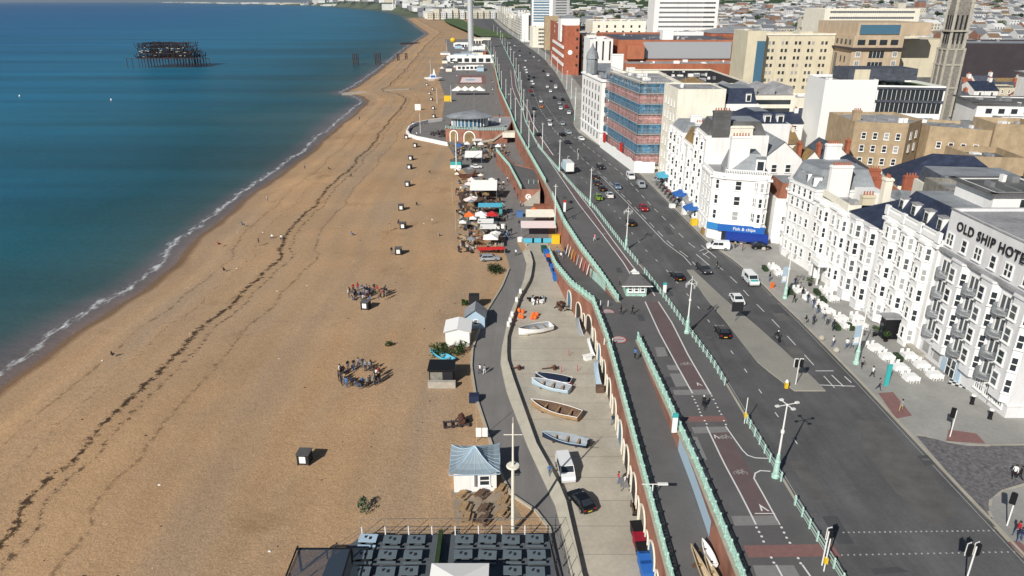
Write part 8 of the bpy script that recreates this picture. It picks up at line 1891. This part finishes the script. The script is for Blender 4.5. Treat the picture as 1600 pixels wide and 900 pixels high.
for k, (x, y) in enumerate(((553.5, 101), (559, 101), (588, 100), (593.5, 100), (622.5, 96), (635, 95))):
 p = gp(x, y, -1.6); q = MB(); h = 8.5 if k < 4 else 6; [q.tube((p.x + dx, p.y, -3), (p.x + dx, p.y, h), .55, n=6) for dx in (-.8, .8)]; q.box(p.x - 1.4, p.y - .5, h - .6, p.x + 1.4, p.y + .5, h); q.box(p.x - 1.3, p.y - .4, h * .4, p.x + 1.3, p.y + .4, h * .4 + .6); tag(q.build('pier_stump', 'rust_dark'), 'pair of rusted iron pier columns standing alone near the shore', 'pier column', 'rusted pier columns left standing')
wk = thing('pier_wreck', 'rusted skeleton of a burnt out pier standing in the sea', 'pier', (-322, 705, SEA_Z)); wr_ = random.Random(9)
def wreck(nm, m, fn): q = MB(); fn(q); q.build(nm, m, wk)
def piles(q):
 for i in range(19):
  for j in range(6): x, y = -25 + i * 2.8, -14 + j * 6; q.tube((x, y, -2), (x + wr_.uniform(-.5, .5), y, 8.5), .28, n=5)
 for x in (-33, -38, 30, 34, 39): q.tube((x, -10, -2), (x, -10, 8.3), .3, n=5)
 q.tube((-38.2, -10, 8.1), (-24, -14, 8.1), .3, n=4); q.tube((25, -14, 8.1), (39.3, -10, 8.1), .45, n=4); q.tube((-25, -14, 8.1), (25.5, -14, 8.1), .3, n=4); q.tube((0, -14, 8.1), (0, 16, 8.1), .3, n=4)
def frame(q):
 for z in (8.6, 13, 17.5, 21):
  for j in range(6):
   y = -14 + j * 6; x0 = -26 + (z - 8) * .12; x1 = 28 - (z - 8) * .75; q.tube((x0, y, z), (x1, y, z + wr_.uniform(-.6, .6)), .22, n=4)
  for i in range(17): x = -25 + i * 2.9; (q.tube((x, -14, z), (x + .4, 16, z + wr_.uniform(-.5, .5)), .2, n=4) if x < 28 - (z - 8) * .75 else None)
 for i in range(760):
  x, y = wr_.uniform(-26, 26), wr_.choice([-14, -14, -8, -2, 4, 10, 16]); z0_ = wr_.choice([8.6, 8.6, 13, 17.5]); lim = 27 - (z0_ - 8) * .8
  if x > lim: continue
  q.tube((x, y, z0_), (x + wr_.uniform(-2.2, 2.2), y + wr_.uniform(-2, 2), z0_ + wr_.uniform(2.5, 4.8)), wr_.uniform(.16, .34), n=3)
def roofbits(q):
 for i in range(60): x = wr_.uniform(-24, 16); q.tube((x, -14 + wr_.uniform(0, 8), 20.5), (x + wr_.uniform(-1.5, 1.5), -12, 20.5 + 3.5 * math.sin((x + 26) / 44 * PI) * wr_.uniform(.5, 1)), .15, n=3)
wreck('piles', 'rust_dark', piles); wreck('framework', 'rust_dark', frame); wreck('roof_ribs', 'rust_dark', roofbits)
wreck('deck', 'rust', lambda q: [q.obox(wr_.uniform(-22, 22), wr_.uniform(-12, 14), wr_.choice([8.8, 8.8, 13.2]), wr_.uniform(3, 9), wr_.uniform(2, 6), .3, wr_.uniform(-.2, .2)) for _ in range(46)])
wreck('white_debris', 'flint_trim', lambda q: [q.obox(wr_.uniform(-24, 20), -14.5, wr_.uniform(9, 18), wr_.uniform(.8, 2.5), .3, .5) for _ in range(26)])
for x, y, l in ((31, 151, 'small white buoy floating at the far left'), (174, 157, 'small white buoy floating below the pier wreck')):
 p = gp(x, y, SEA_Z); q = MB(); q.lathe(0, 0, [(.4, 0), (.6, .4), (.35, .9), (.1, 1.3)], 8); tag(q.build('buoy', 'trim_white', None, (p.x, p.y, SEA_Z)), l, 'buoy')
lt = MB()
for k in range(170):
 Yk = 55 + 330 * yr.random() ** 1.6; x = shx(Yk) + yr.uniform(9, 70)
 if x > lerp_poly(LP, Yk) - 3: continue
 r = yr.uniform(.04, .12); lt.lathe(x, Yk, [(r, beach_z(x, Yk)), (r * .6, beach_z(x, Yk) + r)], 5, yr.choice([0, 0, 0, 1]), yr.uniform(1, 2.4), 1, yr.random())
tag(lt.build('beach_debris', ['rust_dark', 'stucco']), kind='stuff')
for k in range(22):
 x, y = yr.uniform(712, 786), yr.uniform(272, 398)
 if y > 360 and x < 735: continue
 m = yr.choice(['white_canvas', 'pink_canvas', 'white_canvas', 'stucco_cream', 'lichen_roof', 'c_grey']); parasol(x, y, yr.uniform(1.0, 1.5), m, f'small {"white" if m == "white_canvas" else "pink" if m == "pink_canvas" else "cream" if m == "stucco_cream" else "brown" if m == "lichen_roof" else "grey"} parasol among the beach bars', 2.3, .3, 'small parasols among the beach bars', yr.choice([4, 8]), .5)
q = MB()
for k in range(330):
 x, y = yr.uniform(716, 786), yr.uniform(280, 394); p = gp(x, y, .36); q.obox(p.x, p.y, .3, yr.uniform(.3, 1.1), yr.uniform(.3, .6), yr.uniform(.3, .9), yr.uniform(0, 3), yr.choice([0, 0, 1, 2, 3]))
tag(q.build('bar_clutter', ['rust_dark', 'wood', 'metal_grey', 'flint_trim']), 'clutter of small tables, stools and barrels over the beach bar decks', 'seating', kind='stuff')
for k in range(4): flat_poly('stain', 'wood_dark' if k == 9 else 'gritty', [gp(660 + 40 * k + 26 * math.cos(a), 640 + 18 * k + 10 * math.sin(a * 1.0) + 3 * math.sin(3 * a + k), .0) for a in [i * PI / 9 for i in range(18)]], .01) if False else None
crowd([(yr.uniform(330, 690), yr.uniform(230, 420)) for _ in range(14)], 'alone on the open middle beach', poses=('walk', 'sit', 'stand', 'sit'))
crowd([(yr.uniform(790, 812), yr.uniform(352, 376)) for _ in range(6)], 'on the promenade beside the white sign totem')
for k in range(7): p = gu(1205 + k * 34 + yr.uniform(-8, 8), 440 + k * 34); person(p.x, p.y, p.z + .06, yr.uniform(0, 6), yr.choice(['walk', 'stand']), yr.choice(TOPS), yr.choice(BOTS), f'{ORD[k]} person from the side street strolling on the hotel pavement', s=1.05)
# ================================================================ lamps, signals, terrace tables
def lamp_pat():
 b = MB(); b.lathe(0, 0, [(.42, 0), (.42, .35), (.32, .5), (.28, 1.9), (.34, 2.0), (.22, 2.3), (.18, 2.9), (.13, 3.0)], 10); s_ = MB(); s_.tube((0, 0, 2.9), (0, 0, 8.6), .12, .07, 10); s_.lathe(0, 0, [(.2, 5.6), (.2, 5.9)], 8)
 a = MB(); a.tube((-.9, 0, 8.5), (.9, 0, 8.5), .045, n=5); a.tube((0, -.9, 8.5), (0, .9, 8.5), .045, n=5); a.tube((-1.1, 0, 8.5), (0, 0, 9.3), .04, n=4); a.tube((1.1, 0, 8.5), (0, 0, 9.3), .04, n=4); a.tube((0, 0, 8.5), (0, 0, 9.8), .07, .03, n=5)
 ln = []
 for x, y in ((-1.1, 0), (1.1, 0), (0, -1.1), (0, 1.1)): l = MB(); l.lathe(x * .8, y * .8, [(.04, 7.9), (.15, 8.0), (.19, 8.3), (.08, 8.5)], 8); ln.append(part('lantern', l, 'curtain_glass'))
 return [part('base', b, 'mint'), part('shaft', s_, 'metal_white'), part('bracket', a, 'metal_white')] + ln
LPM = lamp_pat(); LPT = LPM[:2]; q = MB(); q.tube((-1.25, 0, 9.0), (1.25, 0, 9.0), .05, n=5); q.tube((0, -1.0, 9.0), (0, 1.0, 9.0), .05, n=5); q.tube((0, 0, 8.6), (0, 0, 9.1), .07, n=6); LPT.append(part('bracket', q, 'metal_white'))
for x, y in ((-1.2, 0), (1.2, 0), (0, -.95), (0, .95)): q = MB(); q.box(x - .2, y - .14, 8.98, x + .2, y + .14, 9.12); LPT.append(part('lamp_head', q, 'metal_white'))
for x, y, l in ((1073, 521, 'ornate pale lamp post with mint base halfway along the foreground railing'), (1211, 746, 'ornate pale lamp post with mint base in the right foreground'), (978, 390, 'ornate pale lamp post near the small green shelter'), (1337, 569, 'ornate lamp post with banners on the pavement before the black porch'), (1226, 467, 'ornate lamp post with banner at the far end of the terrace tables')):
 p = gu(x, y); o = spawn(LPT if x == 1211 else LPM, 'lamp_post', l, 'lamp post', (p.x, p.y, p.z + .05), .3)
 if x in (1337, 1226):
  for sx in (-.75,): q = MB(); q.box(sx - .5, -.04, 3.2, sx + .5, .04, 6.2); q.build('banner', 'boat_blue', o); q = MB(); q.box(sx - .4, -.06, 3.5, sx + .4, .06, 4.4); q.build('banner_print', 'trim_white', o)
pp = MB(); pp.tube((0, 0, 0), (0, 0, 2.4), .26, .18, 8); PPb = pp.mesh('base', 'mint'); pp = MB(); pp.tube((0, 0, 2.4), (0, 0, 10), .15, .08, 8); PPs = pp.mesh('shaft', 'metal_white'); pp = MB(); pp.tube((-.5, 0, 9.5), (.5, 0, 9.5), .06, n=4); PPh = pp.mesh('lamp_head', 'metal_white')
def pole_lamp(p, l, g=None, s=1): return spawn([('base', PPb, (0, 0, 0), 0, []), ('shaft', PPs, (0, 0, 0), 0, []), ('lamp_head', PPh, (0, 0, 0), 0, [])], 'lamp_post', l, 'lamp post', p, 0, g, s)
for x, y, l in ((867, 352, 'tall pale lamp pole rising beside the stalls over the mint railing'), (874, 268, 'tall pale lamp pole at the kerb by the lorry'), (922, 322, 'tall pale lamp pole behind the green car'), (1042, 255, 'lamp pole before the hoarding')): p = gu(x, y); pole_lamp((p.x, p.y, p.z + .05), l)
for k in range(16):
 Yk = 255 * 1.115 ** k; s = 1 + k * .02
 pole_lamp((lerp_poly(RAIL, Yk) + .6, Yk, 6.2), 'tall pale lamp pole in the line along the far roadside railing', 'pale lamp poles along the far roadside', s); pole_lamp((lerp_poly(KERB, Yk) + .8, Yk + 8, 6.2), 'tall pale lamp pole in the line along the far building side', 'pale lamp poles along the far buildings', s)
 if k < 12: pole_lamp((lerp_poly(EDGE, Yk) + 1.0, Yk + 5, 6.2), 'tall pale lamp pole behind the far sea railing', 'pale lamp poles behind the far sea railing', s)
for x, y, z, l, h in ((1012, 849, .0, 'slim white lamp with a sideways arm standing under the arches', 8.0), (1238, 0, 0, '', 0)):
 if not l: continue
 p = gp(x, y, z); q = MB(); q.tube((0, 0, 0), (0, 0, h), .11, .07, 8); q.lathe(0, 0, [(.28, 0), (.22, .5)], 8); rt = thing('lamp_post', l, 'lamp post', (p.x, p.y, 0)); q.build('shaft', 'metal_white', rt); q = MB(); q.tube((-1.2, 0, h), (1.5, 0, h), .05, n=5); q.box(.5, -.15, h - .05, 1.6, .15, h + .12); q.build('arm', 'metal_white', rt)
def signal(px, py, l, heads=((0, 0),), h=3.4, a=0, dz=.07, white=True):
 p = gu(px, py); root = thing('traffic_light', l, 'traffic light', (p.x, p.y, p.z + dz), a); q = MB(); q.tube((0, 0, 0), (0, 0, h), .07, n=6); q.build('post', 'metal_white', root)
 for dx, dy in heads:
  q = MB(); q.box(dx - .18, dy - .16, h - .95, dx + .18, dy + .16, h + .15); hd_ = q.build('signal_head', 'black', root); q = MB(); q.box(dx - .27, dy + .16, h - 1.05, dx + .27, dy + .19, h + .25); q.build('backing_board', 'black', hd_) if not white else q.build('backing_board', 'trim_white', hd_)
  for k, m in enumerate(('soft_black', 'soft_black', 'soft_black')): q = MB(); q.lathe(dx, h - .0 - .3 * k, [(.09, dy - .2), (.09, dy - .16)], 8); q.v = [(a_, c_, b_) for a_, b_, c_ in q.v]; q.build('lens', m, hd_)
signal(1243, 601, 'traffic light with two white backed heads on the paved traffic island', ((-.35, 0), (.35, 0)), 3.6); signal(1484, 683, 'traffic light with black heads on the pavement before the hotel corner', ((.25, 0),), 3.6, 2.2, white=False); signal(1284, 884, 'traffic light by the foreground crossing at the railing gap', ((.2, 0),), 3.8, .3); signal(1508, 912, 'traffic light in front of the bottom right crossing', ((.3, 0), (-.4, .2)), 4.0, .4); signal(1573, 822, 'traffic light pole on the bottom right pavement corner', ((.15, 0),), 3.6, 2.4, white=False)
signal(888, 262, 'traffic light at the far crossing behind the lorry', ((0, 0),), 3.4, 0); signal(903, 250, 'far traffic light on the median right of the lorry', ((0, 0),), 3.4, 0)
p = gu(1228, 607); q = MB(); q.box(-.2, -.2, 0, .2, .2, .9); q2 = MB(); q2.lathe(0, 0, [(.24, .9), (.24, 1.0), (.05, 1.3)], 8); rt = thing('keep_left_bollard', 'yellow and white bollard at the tip of the traffic island', 'bollard', (p.x, p.y, p.z + .07)); q.build('body', 'yellow_paint', rt); q2.build('cap', 'trim_white', rt)
for x, y, l in ((1163, 662, 'slim white pole with yellow box at the foreground railing gap'), (1287, 893, 'slim pole with yellow crossing box at the bottom railing gap')):
 p = gu(x, y); rt = thing('signal_pole', l, 'pole', (p.x, p.y, p.z + .05)); q = MB(); q.tube((0, 0, 0), (0, 0, 3.6), .06, n=6); q.build('post', 'metal_white', rt); q = MB(); q.box(-.15, -.15, .9, .15, .15, 1.5); q.build('box', 'yellow_paint', rt)
p = gu(1148, 502); rt = thing('road_sign', 'road sign seen from behind as a large dark board on the traffic island', 'road sign', (p.x, p.y, p.z + .07), .05); q = MB(); [q.tube((x, 0, 0), (x, 0, 1.8), .06, n=5) for x in (0,)]; q.build('post', 'metal_grey', rt); q = MB(); q.box(-.75, -.05, 1.7, 1.15, .05, 3.4); q.build('board', 'soft_black', rt)
for x, y, h, l in ((1053, 676, 2.6, 'turquoise topped white totem sign behind the foreground ramp railing'), (1038, 458, 2.0, 'small turquoise sign post at the roadside railing near the shelter'), (882, 331, 3.0, 'white totem sign with red top on the upper promenade above the stalls'), (1384, 603, 3.2, 'turquoise banner flag by the terrace tables')):
 p = gu(x, y); rt = thing('totem_sign', l, 'sign', (p.x, p.y, p.z + .06)); q = MB(); q.box(-.3, -.1, 0, .3, .1, h * .8); q.build('panel', 'trim_white' if x != 1384 else 'teal', rt); q = MB(); q.box(-.32, -.12, h * .8, .32, .12, h); q.build('top', 'teal' if x != 882 else 'red_paint', rt)
for x, y in ((938, 479), (950, 479), (944, 539), (957, 539)): p = gu(x, y); q = MB(); q.tube((0, 0, 0), (0, 0, 1.1), .08, n=8); tag(q.build('bollard', 'metal_white', None, (p.x, p.y, p.z + .05)), 'slim white bollard closing the head of the ramp by a painted disc', 'bollard', 'slim white bollards by the painted discs')
p = gu(992, 456); sh = Bld('shelter', 'small mint green promenade shelter with brown hipped roof and white gable', 'shelter', [(p.x - 2.0, p.y - 2.2), (p.x + 1.7, p.y - 2.2), (p.x + 1.7, p.y + 1.2), (p.x - 2.0, p.y + 1.2)], p.z + .05, p.z + 2.3, 'mint', roof='flat', roof_mat='dark_roof', para=.05)
q = MB(); A_ = rect(p.x - 2.9, p.y - 3.0, p.x + 2.6, p.y + 2.2); q.frustum(A_, rect(p.x - 1.0, p.y - .6, p.x + .7, p.y - .2), p.z + 2.3, p.z + 3.7); sh.extra('hipped_roof', q, 'dark_roof'); q = MB(); q.poly([(p.x - .9, p.y + 1.6, p.z + 3.3), (p.x + .6, p.y + 1.6, p.z + 3.3), (p.x - .15, p.y + 1.6, p.z + 4.0)]); q.box(p.x - .8, p.y - .5, p.z + 3.3, p.x + .5, p.y + .3, p.z + 3.9); sh.extra('gable', q, 'trim_white')
for u in (.2, .5, .8): sh.win(0, u, p.z + .9, .75, 1.1, 'sash')
q = MB(); q.box(p.x - 2.95, p.y - 3.05, p.z + 2.2, p.x + 2.65, p.y - 2.95, p.z + 2.36); sh.extra('fascia', q, 'trim_white')
q = MB()
for a_, b_ in ((57, 71.5),):
 ys = rows(a_, b_, 2.5)
 for y0_, y1_ in zip(ys, ys[1:]): x0_, x1_ = lerp_poly(EDGE, y0_) - .04, lerp_poly(EDGE, y1_) - .04; k = int(y0_ * 1.3) % 3; q.poly([(x0_, y0_, zr(y0_) + .1), (x0_, y0_, zr(y0_) + 2.1), (x1_, y1_, zr(y1_) + 2.1), (x1_, y1_, zr(y1_) + .1)][::-1], k)
tag(q.build('mural', ['boat_blue', 'cyan', 'boat_blue']), 'light blue painted mural boards along the foreground ramp wall', 'mural')
q = MB()
for y0_ in (124, 127, 130, 133): q.poly([(lerp_poly(EDGE, y0_) - .04, y0_, zfar(y0_) + .1), (lerp_poly(EDGE, y0_) - .04, y0_, zfar(y0_) + 2.0), (lerp_poly(EDGE, y0_ + 2.9) - .04, y0_ + 2.9, zfar(y0_ + 2.9) + 2.0), (lerp_poly(EDGE, y0_ + 2.9) - .04, y0_ + 2.9, zfar(y0_ + 2.9) + .1)][::-1])
tag(q.build('mural', 'mint_pale'), 'pale mint painted board on the far ramp wall', 'mural')
def cafe_set(tall=True):
 t = MB(); t.box(-.75, -.5, .1, .75, .5, .78); out = [part('tablecloth', t, 'trim_white')]; chm = MB(); chm.box(-.22, -.22, .40, .22, .22, .46); chm.box(-.22, .18, .46, .22, .23, .95); [chm.box(x - .03, y - .03, 0, x + .03, y + .03, .4) for x in (-.18, .18) for y in (-.18, .18)]; cm = chm.mesh('chair', 'trim_white')
 for x, y, a in ((-.4, .95, 0), (.4, .95, 0), (-.4, -.95, PI), (.4, -.95, PI), (-1.15, 0, PI / 2), (1.15, 0, -PI / 2)): out.append(('chair', cm, (x, y, 0), a, []))
 q = MB(); q.tube((0, 0, .78), (0, 0, 2.6), .03, n=5); out.append(part('parasol_pole', q, 'metal_grey')); return out
tm = MB(); tm.box(-.85, -.6, .06, .85, .6, .78); tm_me = tm.mesh('table', 'trim_white')
chm = MB(); chm.box(-.24, -.24, .40, .24, .24, .46); chm.box(-.24, .18, .46, .24, .24, .98); [chm.box(x - .03, y - .03, 0, x + .03, y + .03, .4) for x in (-.2, .2) for y in (-.2, .2)]; chair_me = chm.mesh('chair', 'trim_white')
pl = MB(); pl.box(-.9, -.35, 0, .9, .35, .8); pl_me = pl.mesh('planter', 'leaf_dark')
ts = [(1208, 421), (1217, 430), (1248, 457), (1262, 468), (1280, 480), (1293, 490), (1313, 501), (1322, 512), (1366, 547), (1384, 561), (1404, 578), (1421, 594), (1419, 560), (1438, 574), (1458, 590), (1338, 500), (1343, 512), (1300, 470), (1290, 458)]
ts.sort(key=lambda t: t[0] + t[1])
for k, (x, y) in enumerate(ts):
 p = gu(x, y); a = .1 + pr.uniform(-.1, .1)
 tag(ob('table', tm_me, None, (p.x, p.y, p.z + .08), a), f'{ORD[k]} white covered terrace table from the side street on the hotel pavement', 'table', 'white tables on the hotel pavement')
 for dx, dy, r in ((-.45, .95, 0), (.45, .95, 0), (-.45, -.95, PI), (.45, -.95, PI)):
  X, Y_ = p.x + dx * math.cos(a) - dy * math.sin(a), p.y + dx * math.sin(a) + dy * math.cos(a)
  tag(ob('chair', chair_me, None, (X, Y_, p.z + .08), a + r), f'white chair at the {ORD[k]} terrace table from the side street', 'chair', 'white chairs around the terrace tables')
 if k in (0, 2, 4, 6, 9, 11, 14): tag(ob('planter', pl_me, None, (p.x - 1.9, p.y - .6, p.z + .08), PI / 2), 'dark green planter beside the white terrace tables', 'planter', 'dark planters among the terrace tables')
for x, y in ((1367, 525), (1383, 534), (1265, 447)): p = gu(x, y); f = foliage(260, .8, .8, .12, x, 5, 1.1); rt = thing('potted_tree', 'round clipped green tree in a pot beside the terrace', 'potted tree', (p.x, p.y, p.z + .08), 0, 'clipped trees in pots beside the terrace'); ob('crown', f.mesh('crown', 'leaf'), rt); q = MB(); q.lathe(0, 0, [(.3, 0), (.38, .5)], 8); q.build('pot', 'black', rt)
for x, y, l in ((1283, 532, 'round pale stone left of a pair on the wide pavement'), (1306, 551, 'round pale stone nearer the hotel crossing'), (1193, 392, 'round pale stone beside the parked black saloon')): p = gu(x, y); q = MB(); q.lathe(0, 0, [(.1, 0), (.42, .12), (.5, .4), (.36, .7), (.06, .84)], 12); tag(q.build('stone_ball', 'flint_trim', None, (p.x, p.y, p.z + .08)), l, 'stone ball')
p = gu(1206, 451); q = MB(); q.box(-.35, -.08, 0, .35, .08, 1.2); tag(q.build('a_board', 'orange_paint', None, (p.x, p.y, p.z + .08), .3), 'orange pavement board near the first terrace tables', 'sign board')
for x, y in ((1518, 632), (1546, 655)): p = gu(x, y); rt = thing('bollard', 'black ornate bollard with white top before the lettered hotel', 'bollard', (p.x, p.y, p.z + .08), 0, 'black bollards before the lettered hotel'); q = MB(); q.lathe(0, 0, [(.3, 0), (.22, .3), (.22, 1.2)], 8); q.build('shaft', 'black', rt); q = MB(); q.lathe(0, 0, [(.3, 1.2), (.3, 1.35)], 8); q.build('top', 'trim_white', rt)
def shop_awning(x, y0_, y1_, m, l, d=2.0, z=3.2, kind='awning'):
 z0_ = ZU(y0_); rt = thing(kind, l, 'awning', (x, y0_, z0_)); q = MB(); L_ = y1_ - y0_; q.poly([(0, 0, z + .9), (0, L_, z + .9), (-d, L_, z), (-d, 0, z)]); q.poly([(-d, 0, z), (-d, L_, z), (-d, L_, z - .4), (-d, 0, z - .4)]); q.poly([(0, 0, z + .9), (-d, 0, z), (0, 0, z)]); q.poly([(0, L_, z + .9), (-d, L_, z), (0, L_, z)]); q.build('canvas', m, rt); q = MB(); [q.tube((-d + .1, yy, 0), (-d + .1, yy, z), .04, n=4) for yy in (.1, L_ - .1)]; q.build('post', 'metal_grey', rt)
shop_awning(44.6, 165, 169.5, 'blue_fabric', 'bright blue awning on the white row next to the chip shop', 2.6); shop_awning(44.8, 178, 183, 'blue_fabric', 'deep blue awning in the middle of the white row', 2.6); shop_awning(45.0, 199, 205, 'cyan', 'blue and white striped awning at the far end of the white row', 3.0); shop_awning(44.9, 171, 177, 'flat_roof', 'grey shop canopy between the blue awnings', 1.4)
for x, y, m, l in ((1084, 352, 'yellow_paint', 'yellow rack of beach goods outside the white row'), (1100, 366, 'lichen_roof', 'crowded rack of beach goods outside the chip shop'), (1070, 335, 'trim_white', 'white menu board outside the white row'), (1050, 325, 'trim_white', 'small white box beside the motorcycles'), (1160, 380, 'trim_white', 'white covered cafe table beneath the blue awning'), (1178, 380, 'trim_white', 'second white covered cafe table beneath the blue awning')):
 p = gu(x, y); q = MB(); q.box(-.7, -.5, .0, .7, .5, 1.5 if 'rack' in l or 'board' in l else 1.0); tag(q.build('display_rack' if 'rack' in l else 'cafe_table' if 'table' in l else 'menu_board', m, None, (p.x, p.y, p.z + .08), .2), l, 'rack' if 'rack' in l else 'table' if 'table' in l else 'board')
q = MB(); q.box(59.4, 92.6, ZU(92) + .07, 60.3, 96.2, ZU(92) + .9); tag(q.build('planter', 'flint_trim'), 'rounded stone planter between the terrace tables and the chequered entrance', 'planter')
# ================================================================ the air
hz = bpy.data.materials.new('haze'); hz.use_nodes = True; nt = hz.node_tree; nt.nodes.clear()
out = nt.nodes.new('ShaderNodeOutputMaterial'); pv = nt.nodes.new('ShaderNodeVolumePrincipled'); pv.inputs['Density'].default_value = 2.6e-5; pv.inputs['Color'].default_value = (.62, .78, .95, 1); pv.inputs['Anisotropy'].default_value = .3
nt.links.new(pv.outputs[0], out.inputs['Volume']); M['haze'] = hz
q = MB(); q.box(-70000, -600, -4, 50000, 70000, 330); tag(q.build('haze', 'haze'), kind='stuff')
